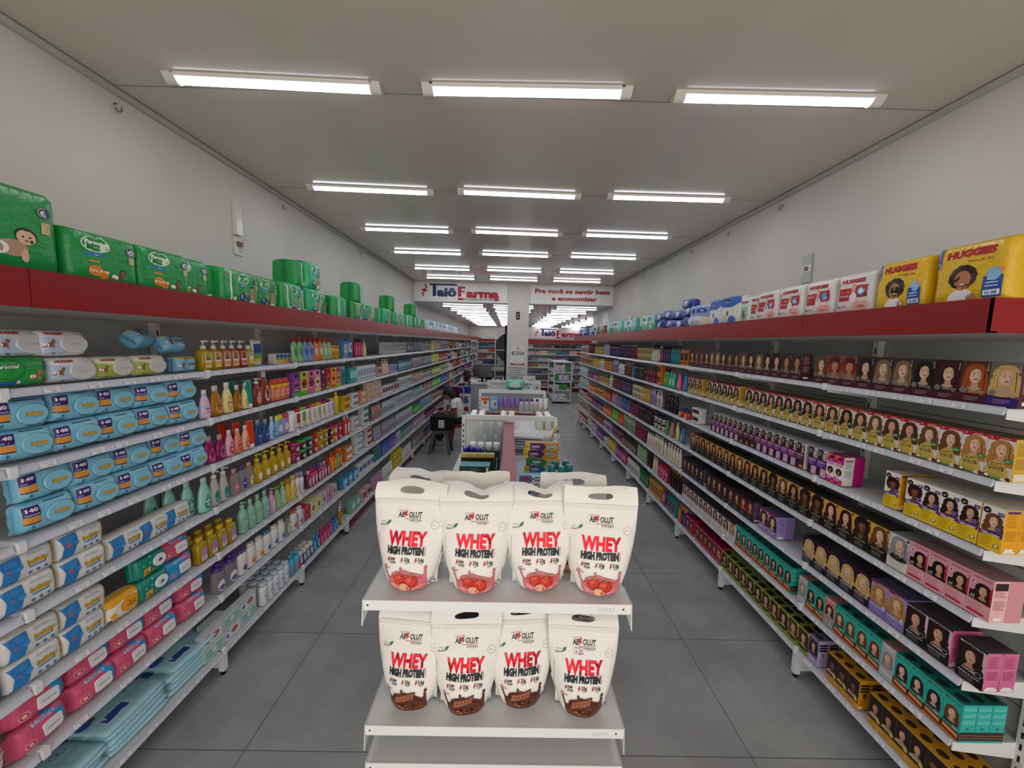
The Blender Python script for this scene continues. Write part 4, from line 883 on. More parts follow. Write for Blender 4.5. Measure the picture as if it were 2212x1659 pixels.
def sideloc(side, tier, y, off, z=0.):
    tt = TR if side == 'R' else TL
    zz = (tt[tier - 1] if tier else 2.287) + .001 + z
    return ((XR + off, y, zz), -R90) if side == 'R' else ((xl(y) - off, y, zz), R90 - LANG)
SW = {'R': 'right', 'L': 'left'}
def put(pr, look, side, tier, y, off=.012, z=0., turn=0., group=None, col=None, cols=None, lab=None, tilt=None):
    loc, rz = sideloc(side, tier, y, off, z)
    n = count((look, tier, side))
    where = '%s %s shelf' % (TIERW[tier], SW[side]) if tier else '%s top' % SW[side]
    return pr.put(loc, rz + turn, lab or '%s, %s from the entrance, %s' % (look, nth(n), where), group, col, cols, tilt)
# left shelves 2 and 3: sky-blue packs two high
for t, ys_ in ((2, (1.305, 1.48, 1.645, 1.812, 1.985)), (3, (1.36, 1.53, 1.7, 1.87, 2.035))):
    for k, y in enumerate(ys_):
        for lv in (0, 1):
            if t == 3 and k == 0 and lv == 1: pass
            n = count(('sky', t, lv)); pr = SKYW[(k + lv + t) % 3]; r = random.Random(k * 7 + lv + t)
            put(pr, '', 'L', t, y + .085 + r.uniform(-.008, .008), .016 + r.uniform(0, .014), lv * .119, r.uniform(-.06, .06), 'sky-blue wipes packs', lab='sky-blue baby wipes pack, %s row, %s from the entrance, %s left shelf' % ('upper' if lv else 'lower', nth(n), TIERW[t]), tilt=(r.uniform(-.05, .03), r.uniform(-.04, .04)))
# left shelves 4 and 5: white packs
for t, y, lv in ((4, 1.26, 0), (4, 1.26, 1), (4, 1.44, 0), (4, 1.44, 1), (4, 1.63, 0), (4, 1.765, 0), (4, 1.9, 0), (5, 1.255, 0), (5, 1.255, 1), (5, 1.425, 0), (5, 1.425, 1)):
    n = count(('wht', t, lv)); r = random.Random(n * 5 + t + lv * 3)
    put(WHTW[n % 2], '', 'L', t, y + .086, .014 + (.01 if y > 1.6 else 0), lv * .111, r.uniform(-.05, .05), 'white wipes packs', lab='white baby wipes pack with a blue patch, %s row, %s from entrance, %s left shelf' % ('upper' if lv else 'lower', nth(n), TIERW[t]), tilt=(r.uniform(-.06, .02), 0))
put(YELW, 'white and orange baby wipes pack', 'L', 5, 1.672, .016)
for lv in (0, 1): put(TEALW, '', 'L', 5, 1.82, .016, lv * .113, lab='teal wipes pack with white oval lid, %s of two stacked on the fifth left shelf' % ('upper' if lv else 'lower'), tilt=(-.04 * lv, 0))
put(PNKW[2], 'blue wipes pack with a white square lid', 'L', 5, 1.975, .016, 0); put(PNKW[0], 'pink wipes pack lying on a blue one', 'L', 5, 1.965, .02, .113, -.05, tilt=(-.05, 0))
for k, y in enumerate((1.265, 1.45, 1.61, 1.775, 1.965)):
    for lv in (0, 1):
        r = random.Random(k * 3 + lv)
        put(PNKW[(k + lv) % 2], '', 'L', 6, y + .083, .014 + .012 * lv, lv * .112, r.uniform(-.08, .08), 'pink wipes packs', lab='pink and blue wipes pack, %s row, %s from the entrance, sixth left shelf' % ('upper' if lv else 'lower', nth(k + 1)), tilt=(r.uniform(-.12, 0), r.uniform(-.04, .04)))
# top left shelf
put(PERW, 'green baby wipes pack with crawling baby', 'L', 1, 1.392, .012); put(HUGW, 'white and pale blue wipes pack', 'L', 1, 1.56, .014)
for k, y in enumerate((1.725, 1.895)): put(HUGG, 'white and lime wipes pack', 'L', 1, y, .016)
put(HUGB, 'light blue wipes pack with a baby', 'L', 1, 2.1, .014); put(HUGB, 'light blue wipes pack on another one', 'L', 1, 2.06, .02, .086, tilt=(-.5, 0)); put(HUGB, 'light blue wipes pack, tipped behind', 'L', 1, 1.95, .06, .1, .3, tilt=(-.9, 0))
for k, y in enumerate((1.34, 1.42, 1.54)): put(HUGW, 'white wipes pack stacked on the green one', 'L', 1, y, .05 - .018 * k, .102, .0, tilt=(-.08, 0))
# bottom left shelf: flat packs lying in stacks
def flat_art(w, h):
    a = Art().rect(-w * .36, h * .2, w * .06, h * .52, 'c9dde6').rect(-w * .33, h * .25, w * .03, h * .47, '2b4c9c').lines(-w * .28, h * .37, w * .24, 1, 1, 'b9c9ea', .003)
    for q in range(2): a.ring(w * (.22 + .09 * q), h * .74, .014, .014, .002, '2a4a80')
    a.lines(w * .1, h * .5, w * .3, 6, .012, '6f9fb8', .003, 2).ell(-w * .38, h * .75, w * .1, h * .16, '2f62b0').ell(-w * .3, h * .7, .018, .014, '8a5a48'); return a
def flatpack():
    w, h, d = .29, .2, .03; pr = soft(flat_art(w, h), w, h, d, 'a5d3de', 51, pu=8, pv=8, fin=.01, wrink=.003, name='pad_pack', cat='pads')
    e = Art().ring(w * .1, .012, .008, .008, .0012, '2a5f90').lines(w * .15, .014, .05, 2, .005, '4f88b0', .0015).lines(-w * .4, .014, .09, 2, .005, '4f88b0', .0015, 4)
    return pr, e
FLAT, _e = flatpack()
for nm, me, c, subs in FLAT.parts:      # lay it down: front face up, top edge to the back
    for v in me.vertices: x, y, z = v.co; v.co = (x, z, .03 - y)
for k, (y, n, o) in enumerate(((1.42, 4, .02), (1.71, 5, .015), (2.02, 5, .012))):
    for lv in range(n):
        r = random.Random(k * 9 + lv)
        put(FLAT, '', 'L', 7, y + r.uniform(-.02, .02), o + r.uniform(0, .014), lv * .0285, r.uniform(-.05, .05), 'flat light blue pad packs', lab='flat light blue pad pack, %s from the bottom in the %s stack, bottom left shelf' % (nth(lv + 1), nth(k + 1)))

# ---------------------------------------------------------------- diaper packs above the fascia
def pers_d(w, h, kind):
    a = Art(); bx = -w * .14 if kind != 'G' else -w * .1
    heart = [(bx + w * .19 * math.cos(t) * (1 - .12 * math.sin(t)), h * .76 + h * .15 * math.sin(t) - .05 * h * math.exp(-(math.cos(t) / .25) ** 2) * (math.sin(t) > 0)) for t in [2 * math.pi * k / 36 for k in range(36)]]
    inn = [(bx + (x - bx) * .9, h * .755 + (y - h * .755) * .88) for x, y in heart]
    a.poly(heart, 'e3eee0').poly(inn, '178a3c').text('Personal', bx, h * .785, .0185, 'f2f6ee', w=w * .3, bold=.04, shear=.15).text('baby', bx, h * .7, .009, 'a8d8b0', w=w * .14)
    a.rect(bx - w * .15, h * .53, bx + w * .12, h * .59, '2f7fc4').text('ABRE E FECHA', bx - w * .015, h * .56, .0055, 'e8f1fa', w=w * .2)
    if kind == 'G':
        a.ell(-w * .14, h * .22, .028, .028, '22357e').text('G', -w * .16, h * .24, .022, 'f0f2f8', bold=.04).ell(-w * .05, h * .16, .018, .02, '22357e').lines(-w * .08, h * .2, .02, 3, .008, 'd5daf0', .003).ell(-w * .04, h * .34, .009, .009, 'e89a2c')
        sk = 'b98460'; a.ell(w * .2, h * .24, w * .1, h * .17, sk).ell(w * .2, h * .48, w * .055, h * .085, sk).ell(w * .2, h * .53, w * .05, h * .05, '2a1c16').ell(w * .2, h * .1, w * .13, h * .08, 'e9e6e2').ell(w * .2, h * .465, w * .05, h * .075, sk)
    elif kind == 'B':
        a.rect(-w * .48, h * .1, -w * .16, h * .34, '2f6fc4').text('24', -w * .3, h * .26, .022, 'f0f4fa', bold=.04).text('DESCARTÁVEIS', -w * .31, h * .15, .007, 'e6eefa', w=w * .26).rect(-w * .45, h * .48, -w * .2, h * .56, 'd2b25a').text('PANTS', -w * .32, h * .52, .011, 'f6ecd0', w=w * .2)
        baby(a, w * .12, h * .28, .042, 'e0b898', '2a201c')
    else:
        a.ell(-w * .16, h * .26, .027, .024, 'e88a1c').ell(-w * .06, h * .2, .02, .018, 'e88a1c').text('RN..P 28', -w * .11, h * .26, .011, 'fbf0e0', w=w * .26, bold=.04).rect(-w * .24, h * .42, -w * .1, h * .45, 'e88a1c')
        baby(a, w * .16, h * .2, .019, '8a5a3c', '1d1410')
    ex = w * .36
    a.ell(ex, h * .74, .022, .022, '27366e').ring(ex, h * .74, .02, .02, .003, 'c9b98a').ell(ex, h * .735, .0125, .0115, 'e3e6ea').ell(ex, h * .73, .006, .006, '4a7ab4').rect(ex - .012, h * .5, ex + .012, h * .63, 'd3b98a').lines(ex - .01, h * .6, .018, 3, .008, '9a7a4a', .002)
    return a
def dpack(art, w, h, d, col, seed, **k):
    for q, it in enumerate(art.items): art.items[q] = ([(u, v * .87) for u, v in it[0]],) + it[1:]
    h *= .87
    return soft(art, w, h, d, col, seed, pu=14, pv=14, wrink=.004, name='diaper_pack', cat='diapers', nu=18, nv=10, **k)
def strip_art(w, h):
    a = Art().rect(-w * .1, 0, -w * .02, h, 'e6ece4').rect(w * .04, h * .06, w * .2, h * .2, 'eef0ee')
    for q in range(8): a.rect(w * .05 + q * .004, h * .08, w * .052 + q * .004, h * .18, '222')
    a.lines(w * .06, h * .8, w * .3, 10, h * .05, '5fc07c', .002).ell(-w * .3, h * .82, .008, .008, 'c23a2c'); return a
PB, PN1, PG = dpack(pers_d(.4, .34, 'B'), .4, .34, .17, '1d9346', 61), dpack(pers_d(.278, .235, 'P'), .278, .235, .15, '1d9346', 62), dpack(pers_d(.24, .235, 'G'), .24, .235, .16, '1d8f42', 63)
PS = dpack(strip_art(.16, .235), .16, .235, .2, '1f9a4a', 64); PT = dpack(pers_d(.2, .25, 'G'), .2, .25, .16, '2fb07a', 65)
TOPG = 'diaper packs on the left top shelf'
def top(pr, look, side, y, off=-.1, z=0., turn=0., tilt=None, grp=TOPG): return put(pr, look, side, 0, y, off, z, turn, grp, tilt=tilt)
top(PB, 'tall green diaper pack', 'L', 1.265)
for y, o in ((1.603, -.105), (1.873, -.105), (2.02, -.085)): top(PN1, 'green diaper pack with an orange badge', 'L', y, o)
top(PS, 'narrow green diaper pack turned sideways', 'L', 2.19, -.03, 0, -.35); top(PS, 'green diaper pack showing its white-striped side', 'L', 2.3, -.1, 0, 0); top(PG, 'green diaper pack with a blue badge', 'L', 2.42, -.1)
top(PG, 'green diaper pack with a blue badge', 'L', 2.62, -.1)
top(PS, 'mint-green striped diaper pack', 'L', 2.86, -.1); top(PT, 'mint-green diaper pack with a heart print', 'L', 2.97, -.09)
for lv in (0, 1): top(PS, 'green striped diaper pack, %s of two' % ('upper' if lv else 'lower'), 'L', 3.13, -.06, lv * .206); top(PT, 'green diaper pack in a stack, %s one' % ('upper' if lv else 'lower'), 'L', 3.25, -.1, lv * .206)
y = 3.45
for k in range(17):
    r = random.Random(k); pr = (PG, PS, PT, PG, PT)[k % 5]
    top(pr, 'green diaper pack further along', 'L', y, -.1 + r.uniform(0, .05), 0, r.uniform(-.3, .3)); y += .235
    if k % 5 == 3: top(PS, 'green diaper pack lying on the row', 'L', y - .1, -.06, .21, .2)
def plain_art(w, h, c1, c2, c3):
    return lambda: Art().poly([(-w / 2, h * .55), (w / 2, h * .4), (w / 2, h * .9), (-w / 2, h * .95)], c1).ell(-w * .1, h * .72, w * .26, h * .13, c2).lines(-w * .18, h * .73, w * .18, 1, 1, 'fff', .008).ell(w * .12, h * .28, w * .18, h * .18, c3).lines(-w * .4, h * .3, w * .3, 4, h * .05, c2, .003)
PL = [dpack(plain_art(.22, .24, a, b, c)(), .22, .24, .14, bc, 70 + k) for k, (bc, a, b, c) in enumerate((('b9cfe0', 'dfe9f2', '3f7fc0', 'e3b69a'), ('d9e3ea', '6fb0d8', '2f5fa8', 'd9a78a'), ('8fc4d0', 'e3eef0', '2a8a8a', 'cfd9a0'), ('d0d6dc', '8a9ac8', '3a4a90', 'e0c0a0')))]
for k in range(16):
    r = random.Random(k + 40); top(PL[k % 4], ('pale blue pad pack', 'white and blue diaper pack', 'aqua diaper pack', 'greyish diaper pack')[k % 4] + ' beyond the green ones', 'L', 7.55 + .235 * k, -.1 + r.uniform(0, .05), 0, r.uniform(-.35, .35))
# right-hand top shelf
TOPR = 'diaper packs on the right top shelf'
def hugy(w, h):
    a = Art().text('HUGGIES', 0, h * .82, .03, 'b01e2c', w=w * .62, bold=.07, shear=.08).text('Proteção Dia', w * .14, h * .69, .01, '8a2a24', w=w * .3).rect(-w * .46, h * .68, -w * .37, h * .95, '2a55b0').ell(-w * .415, h * .68, .0125, .016, '2a55b0').ring(-w * .415, h * .67, .011, .014, .002, 'e8eef8').lines(-w * .45, h * .9, w * .07, 3, .012, 'cfdcf2', .003)
    sk = 'b5764e'; x = -w * .06
    a.ell(x, h * .1, w * .17, h * .17, 'ece9e8').ell(x + w * .13, h * .08, w * .06, h * .12, sk)
    for q in range(12): t = q * .55 - .4; a.ell(x + w * .105 * math.cos(t), h * .45 + h * .12 * math.sin(t), .021, .021, '2b201c', 10)
    a.ell(x, h * .4, w * .105, h * .155, sk, 20).ell(x - w * .04, h * .44, .005, .006, '1d1410', 8).ell(x + w * .04, h * .44, .005, .006, '1d1410', 8).ell(x, h * .33, w * .045, h * .03, '7a2f28', 10).ell(x, h * .34, w * .04, h * .012, 'f2ece8', 8)
    a.rect(w * .2, h * .1, w * .42, h * .42, '2750a4').ell(w * .31, h * .44, w * .085, h * .1, '8fbfe4').lines(w * .23, h * .36, w * .16, 3, .014, 'dfe8f6', .004).rect(w * .215, h * .13, w * .405, h * .21, 'e8eef6').text('G 28', w * .31, h * .17, .012, '2750a4', w=w * .14, bold=.03).ell(w * .385, h * .5, .009, .009, 'e08a9a')
    return a
def hugw(w, h, size):
    a = Art().text('HUGGIES', .0, h * .8, .021, 'b3202c', w=w * .62, bold=.07, shear=.08).rect(-w * .38, h * .34, -w * .04, h * .64, 'b3202c').rect(w * .06, h * .4, w * .38, h * .68, 'b3202c').text('Máxima', -w * .22, h * .56, .009, 'f4e8e8', w=w * .24).text('Proteção', -w * .21, h * .46, .009, 'f4e8e8', w=w * .26)
    a.ell(w * .22, h * .54, w * .1, h * .1, '5b9fd4').ell(w * .22, h * .54, w * .06, h * .06, 'dfeaf4').ell(w * .02, h * .62, w * .055, h * .12, 'd9a888').ell(w * .02, h * .4, w * .1, h * .12, 'e4e2e2').ell(w * .02, h * .44, w * .03, h * .05, '4a7fc0')
    a.ell(w * .14, h * .22, w * .12, h * .1, 'e5a095').ell(w * .3, h * .22, w * .12, h * .1, 'e5a095').poly([(w * .04, h * .2), (w * .22, h * .02), (w * .4, h * .2), (w * .22, h * .3)], 'e5a095').text(size, w * .23, h * .19, .014, 'a02a34', w=w * .2, bold=.03).ell(-w * .36, h * .2, .007, .009, 'b3202c').lines(-w * .32, h * .22, w * .2, 2, .007, 'b86a70', .003).ell(-w * .42, h * .74, .012, .018, 'e5b0a4')
    return a
HY, HY2 = dpack(hugy(.262, .285), .262, .285, .16, 'e0b61c', 81), dpack(hugy(.235, .27), .235, .27, .15, 'e0b61c', 82)
def sidehug():
    pass
top(HY, 'large yellow diaper pack with smiling child', 'R', 1.525, -.1, grp=TOPR); top(HY2, 'smaller yellow diaper pack with smiling child', 'R', 1.795, -.1, grp=TOPR)
for k, (y, sz) in enumerate(((2.03, 'XXG'), (2.26, 'XXG'), (2.485, 'XG'), (2.71, 'XG'), (2.88, 'XG'))): top(dpack(hugw(.215, .25, sz), .215, .25, .14, 'd9d4d3', 83 + k), 'white diaper pack with red print', 'R', y, -.1 + (.05 if k == 4 else 0), grp=TOPR)
top(dpack(Art().text('HUGGIES', 0, .19, .018, 'b3202c', w=.13, bold=.06).rect(-.06, .03, .06, .15, '8fc6a0').ell(.02, .08, .025, .04, '7a4a34'), .16, .24, .12, 'cfe0d6', 90), 'mint diaper pack with red lettering', 'R', 3.03, -.07, grp=TOPR)
def bsec(w, h): return Art().poly([(-w / 2, h), (w / 2, h), (w / 2, h * .74), (w * .1, h * .6), (-w / 2, h * .64)], '2a63b4').ell(-w * .12, h * .8, w * .2, h * .1, '1d2a66').text('Babysec', -w * .12, h * .8, .012, 'e6eaf4', w=w * .3, bold=.03).ell(w * .14, h * .14, w * .2, h * .18, '2a63b4').ell(-w * .1, h * .4, .014, .024, '8a5a40').lines(-w * .4, h * .3, w * .3, 4, .014, 'b8b0a0', .003)
BS = dpack(bsec(.24, .265), .24, .265, .14, 'dcdbd8', 91)
for k, (y, tn) in enumerate(((3.16, .1), (3.42, -.05))): top(BS, 'white diaper pack with a blue top', 'R', y, -.1 + .02 * k, 0, tn, grp=TOPR)
for k in range(2): top(PL[3], 'beige and blue diaper pack', 'R', 3.62 + .09 * k, -.08, 0, .5, grp=TOPR)
NV = soft(Art().ell(.03, .05, .04, .03, 'c9cde0').lines(-.12, .085, .24, 1, 1, '9aa6d8', .006).lines(-.12, .02, .24, 1, 1, '9aa6d8', .006), .3, .1, .12, '27418f', 92, fin=.02, wrink=.008, name='wipes_pack', cat='wipes', pu=7, pv=4)
for k in range(9):
    r = random.Random(k + 5); top(NV, 'royal blue adult wipes pack in the pile', 'R', 3.93 + .27 * (k % 4) * .95 + (k // 4) * .05, -.08, .095 * (k // 4), r.uniform(-.3, .3), grp='royal blue wipes packs', tilt=(r.uniform(-.2, 0), r.uniform(-.15, .15)))
TLP = [dpack(plain_art(.22, .24, a, b, c)(), .22, .24, .14, bc, 95 + k) for k, (bc, a, b, c) in enumerate((('3fa896', '9fd6cc', '1f7a6c', 'd9c0a8'), ('7cc0b4', 'd5e8e2', '2a8a7a', 'c08a78'), ('2f9a7c', 'cfe3dc', 'b33a3a', 'd9d9d0')))]
for k in range(11): r = random.Random(k + 60); top(TLP[k % 3], ('teal diaper pack', 'pale teal diaper pack', 'green-teal diaper pack')[k % 3], 'R', 5.0 + .225 * k, -.09 + r.uniform(0, .04), 0, r.uniform(-.4, .4), grp=TOPR, tilt=(0, r.uniform(-.12, .12)))
NVP = [dpack(plain_art(.2, .22, a, b, c)(), .2, .22, .13, bc, 98 + k) for k, (bc, a, b, c) in enumerate((('a82c2a', '3f8a5a', 'e0d9d0', '5a1a1a'), ('2c3f80', 'cfd6e6', '8a9ad0', '1d2a5a'), ('37558f', 'b9c6dc', '22346e', 'd0d6e0')))]
for k in range(12): r = random.Random(k + 80); top(NVP[0 if k < 3 else 1 + k % 2], ('red and green diaper pack' if k < 3 else ('navy diaper pack', 'blue diaper pack')[k % 2]), 'R', 7.55 + .215 * k, -.09 + r.uniform(0, .04), 0, r.uniform(-.4, .4), grp=TOPR)
# ================================================================ bottles, jars, tubes, cans and cartons
PROF = dict(
    round=[(.9, 0), (1, .03), (1, .7), (.9, .8), (.5, .92), (.4, .95), (.4, 1)], oval=[(.84, 0), (.98, .05), (1, .25), (.94, .5), (.76, .76), (.52, .92), (.42, 1)],
    slim=[(.92, 0), (1, .02), (1, .84), (.85, .93), (.55, .98), (.5, 1)], can=[(.95, 0), (1, .015), (1, .97), (.9, 1)], jar=[(.94, 0), (1, .05), (1, .94), (.94, 1)],
    waist=[(.95, 0), (1, .04), (.97, .3), (.86, .5), (.97, .72), (.8, .88), (.45, .97), (.42, 1)], drop=[(.8, 0), (1, .06), (.98, .6), (.9, .9), (.6, 1)])
def bot(shape, h, r, body, cap, caph=.2, flat=.62, label=None, lw=1.2, lz=(.15, .7), lshape='ell', text=None, tcol='fff', accent=None, mat='gloss', capmat='gloss', seg=16, capr=None, one=False, name='lotion_bottle', cat='bottle', pw=1., pump=False, lcol2=None):
    """r: half width; caph: cap share of the whole height"""
    bh = h * (1 - caph); prof = [(a * r, b * bh) for a, b in PROF[shape]]
    mb = MB().lathe(prof, mat, body, seg, 1, flat, pw=pw)
    cp = mb if one else MB(); nr = prof[-1][0] if capr is None else capr * r; fl = max(flat, .62) if capr is None or capr < .8 else flat
    ch = h - bh
    if pump:
        cp.lathe([(nr, bh), (nr, bh + ch * .35), (nr * .8, bh + ch * .42), (nr * .3, bh + ch * .44), (nr * .3, bh + ch * .74)], capmat, cap, max(8, seg - 4))
        cp.lathe([(nr * .62, bh + ch * .74), (nr * .7, bh + ch * .8), (nr * .62, bh + ch)], capmat, cap, max(8, seg - 4)); cp.box(-nr * .24, nr * .24, -nr * 2.1, 0, bh + ch * .82, bh + ch * .97, capmat, cap)
    elif ch > .001: cp.lathe([(nr, bh + .0005), (nr, bh + ch * .9), (nr * .88, h)], capmat, cap, seg, 1, fl, pw=pw)
    parts = []
    lb = None
    if label:
        def rad(z):
            for k in range(len(prof) - 1):
                if z <= prof[k + 1][1]: t = (z - prof[k][1]) / max(1e-6, prof[k + 1][1] - prof[k][1]); return prof[k][0] + (prof[k + 1][0] - prof[k][0]) * t
            return prof[-1][0]
        z0, z1 = lz[0] * bh, lz[1] * bh; zc = (z0 + z1) / 2; hw = lw * r * .5; hz = (z1 - z0) / 2; a = Art()
        if lshape == 'ell': a.ell(0, zc, hw, hz, label, 16)
        elif lshape == 'drop': a.poly([(hw * math.cos(t) * (1 if math.sin(t) < 0 else (1 - .75 * math.sin(t) ** 1.6)), zc - hz * .25 + hz * (.75 if math.sin(t) < 0 else 1.25) * math.sin(t)) for t in [2 * math.pi * k / 24 for k in range(24)]], label)
        else: a.rect(-hw, z0, hw, z1, label)
        if lcol2: a.rect(-hw * .9, z0 + hz * .15, hw * .9, z0 + hz * .7, lcol2) if lshape == 'rect' else a.ell(0, zc - hz * .35, hw * .8, hz * .45, lcol2, 14)
        if text: a.text(text, 0, zc + hz * .1, hz * .26, tcol, w=hw * 1.5, bold=.03)
        if accent and not one: a.lines(-hw * .5, zc - hz * .4, hw, 2, hz * .22, accent, hz * .07)
        elif accent: a.rect(-hw * .55, zc - hz * .1, hw * .55, zc + hz * .12, accent)
        lb = mb if one else MB()
        def fn(u, v, l):
            q = rad(v); t = max(-1.5, min(1.5, u / q))
            return (q * math.sin(t) * (1 + l / q) if pw == 1 else u, -(q * flat * math.cos(t) + l) if pw == 1 else -(q * flat * .985 + l), v)
        cx = [hw * k / 4 for k in range(-3, 4)] if pw == 1 else []
        a.put(lb, fn, base=.0006, cut=(cx, []))
    if one: parts = [part(name, mb, '*')]
    else:
        parts = [part('body', mb)] + ([part('pump_head' if pump else 'cap', cp)] if ch > .001 else []) + ([part('label', lb)] if lb else [])
    return Proto(name, cat, parts, (2 * r, 2 * r * flat, h))
def tube(h, r, body, cap, label=None, col2=None, one=False, caphere=.16, name='cream_tube', up=False):
    """squeeze tube standing on its cap (or on its crimp when up)"""
    def ring(z, rx, ry, n=14): return [(rx * math.cos(2 * math.pi * k / n), ry * math.sin(2 * math.pi * k / n), z) for k in range(n)]
    mb = MB(); c = h * caphere
    mb.rings([ring(c, r * .8, r * .75), ring(c + h * .04, r * .92, r * .8), ring(c + h * .4, r, r * .62), ring(h * .92, r * 1.12, r * .12), ring(h, r * 1.14, r * .05)], 'gloss', body)
    cp = mb if one else MB(); cp.rings([ring(0, r * .76, r * .72), ring(c, r * .78, r * .74)], 'gloss', cap)
    def fn(u, v, l): t = max(0, (v - c) / (h - c)); return (u, -(r * (.8 - .74 * t) * math.sqrt(max(0, 1 - (u / (r * 1.15)) ** 2)) + l), v)
    a = Art()
    if label: a.ell(0, h * .58, r * .6, h * .14, label)
    if col2: a.poly([(-r * .75, c + h * .06), (r * .75, c + h * .06), (r * .9, h * .42), (-r * .9, h * .3)], col2)
    a.put(mb, fn, base=.001, cut=([r * k * .25 for k in range(-3, 4)], [h * k / 8 for k in range(1, 8)]))
    return Proto(name, 'tube', [part(name, mb, '*')] if one else [part('body', mb), part('cap', cp)], (2.2 * r, 1.5 * r, h))
def carton(w, h, d, body, label=None, accent=None, side=None, top=None, name='carton', text=None, tcol='fff', extra=None):
    mb = MB().box(-w / 2, w / 2, 0, d, 0, h, 'card', body, side=side, top=top); a = Art((-w / 2, 0, w / 2, h))
    if label: a.rect(-w * .44, h * .3, w * .44, h * .8, label)
    if accent: a.rect(-w * .44, h * .1, w * .2, h * .2, accent).ell(w * .2, h * .55, w * .16, h * .14, accent)
    if text: a.text(text, 0, h * .56, h * .12, tcol, w=w * .78, bold=.03)
    if extra: extra(a, w, h)
    a.put(mb, lambda u, v, l: (u, -l, v))
    return Proto(name, 'box', [part(name, mb, '*')], (w, d, h))
def seq(side, tier, y, items, group=None, gap=.002, off=.012):
    """items: (proto, look, n[, rows[, stack]]) one after another from the entrance end"""
    for it in items:
        if isinstance(it, (int, float)): y += it; continue
        pr, look, n = it[:3]; rows = it[3] if len(it) > 3 else 1; st = it[4] if len(it) > 4 else 1; wd, d, h = pr.size
        for k in range(n):
            for r in range(rows):
                for s in range(st):
                    rr = random.Random(k * 13 + r * 7 + int(y * 100))
                    put(pr, look, side, tier, y + wd / 2, off + d * .5 * (pr.cat != 'box') + r * (d + .003), s * h, rr.uniform(-.04, .04), group)
            y += wd + gap
    return y
LEFTG = 'toiletries on the left shelves'
def J(shape, h, r, col, cap, lab, t='Johnsons', mat='gloss', **k): return bot(shape, h, r, col, cap, .2, .6, lab, 1.15, (.1, .72), 'drop', t, '3a3a8a' if lab not in ('2f5fb0', '1d8a80') else 'e8eefa', 'b06a7a', mat, **k)
# shelf 1, left
def gran(c, lab): return bot('slim', .172, .036, c, 'd9d4cd', .3, .8, 'e9e4dc', 1.35, (.14, .86), 'rect', mat='tinted', pw=.45, pump=True, capr=.4, lcol2=lab, text='GRANADO', tcol='2a3a7a', name='soap_pump_bottle')
seq('L', 1, 2.2, [(gran('c29a1e', 'e3b92a'), 'yellow pump soap bottle with white label', 2), (gran('b8671f', 'dd9a4e'), 'amber pump soap bottle with white label', 2), (gran('a6302a', 'd9506a'), 'red pump soap bottle with white label', 1), (bot('slim', .14, .03, 'c9a425', 'e4e0da', .2, .8, 'e9e4dc', 1.3, (.2, .86), 'rect', mat='tinted', pw=.5, lcol2='e3c42a', name='soap_bottle'), 'short yellow soap bottle with white cap', 1)], LEFTG)
put(soft(Art().rect(-.04, .085, .04, .15, '2a4a8f').rect(-.04, .05, .04, .085, '6fa03a').rect(-.04, .03, .04, .05, 'e0b92a'), .1, .18, .03, 'ddd9d2', 111, fin=0, name='refill_pouch', cat='pouch'), 'white upright refill pouch with a blue panel', 'L', 1, 2.69, .03)
for k, c in enumerate(('dcb82a', 'e0bb2f', 'dd8a3e', 'd2403c')): put(carton(.043, .075, .06, 'e3dfd8', None, None, 'd9d4cc', name='soap_carton', extra=lambda a, w, h, c=c: a.rect(-w * .46, h * .6, w * .46, h * .95, '27459a').rect(-w * .46, h * .4, w * .46, h * .6, '6fa03a').rect(-w * .46, h * .04, w * .46, h * .4, c)), 'small soap carton with %s base' % ('yellow', 'golden', 'orange', 'red')[k], 'L', 1, 2.89 + .046 * k, .014)
def turma(c, l): return bot('waist', .205, .04, c, 'c3222a', .17, .6, l, 1.3, (.25, .85), 'ell', None, accent='b0302c', lcol2=l, name='shampoo_bottle')
seq('L', 1, 3.1, [(turma('8fc48c', '4f8a5a'), 'light green shampoo bottle with red cap', 2), (turma('7f9fd2', '4a6ab8'), 'light blue shampoo bottle with red cap', 2), (turma('e57a3c', 'd9d2c8'), 'orange shampoo bottle with red cap', 2), (turma('8fc48c', 'c9d9c0'), 'pale green shampoo bottle with red cap', 2)], LEFTG)
seq('L', 1, 3.74, [(bot('drop', .13, .045, 'dfa51f', 'e3ac28', .12, .55, 'c28a12', 1.1, (.2, .7), capr=.98, name='baby_shampoo'), 'mustard yellow baby shampoo flask', 2)], LEFTG)
put(carton(.27, .2, .1, 'd98f1a', None, None, 'c9821a', name='display_carton', extra=lambda a, w, h: [a.rect(-w * .47 + w * .19 * k, h * .2, -w * .3 + w * .19 * k, h * .7, 'e3a52f') for k in range(5)]), 'large orange display carton behind the shampoo bottles', 'L', 1, 3.85, .13)
put(carton(.1, .18, .06, '5f9bd0', 'b9d4ea', 'dd9a3a', name='toothbrush_card'), 'blue kids toothbrush pack', 'L', 1, 4.07, .02); put(carton(.1, .2, .06, '3f7fc4', 'cfe0f0', '2a5a9a', name='toothbrush_card'), 'darker blue kids toothbrush pack', 'L', 1, 4.18, .02)
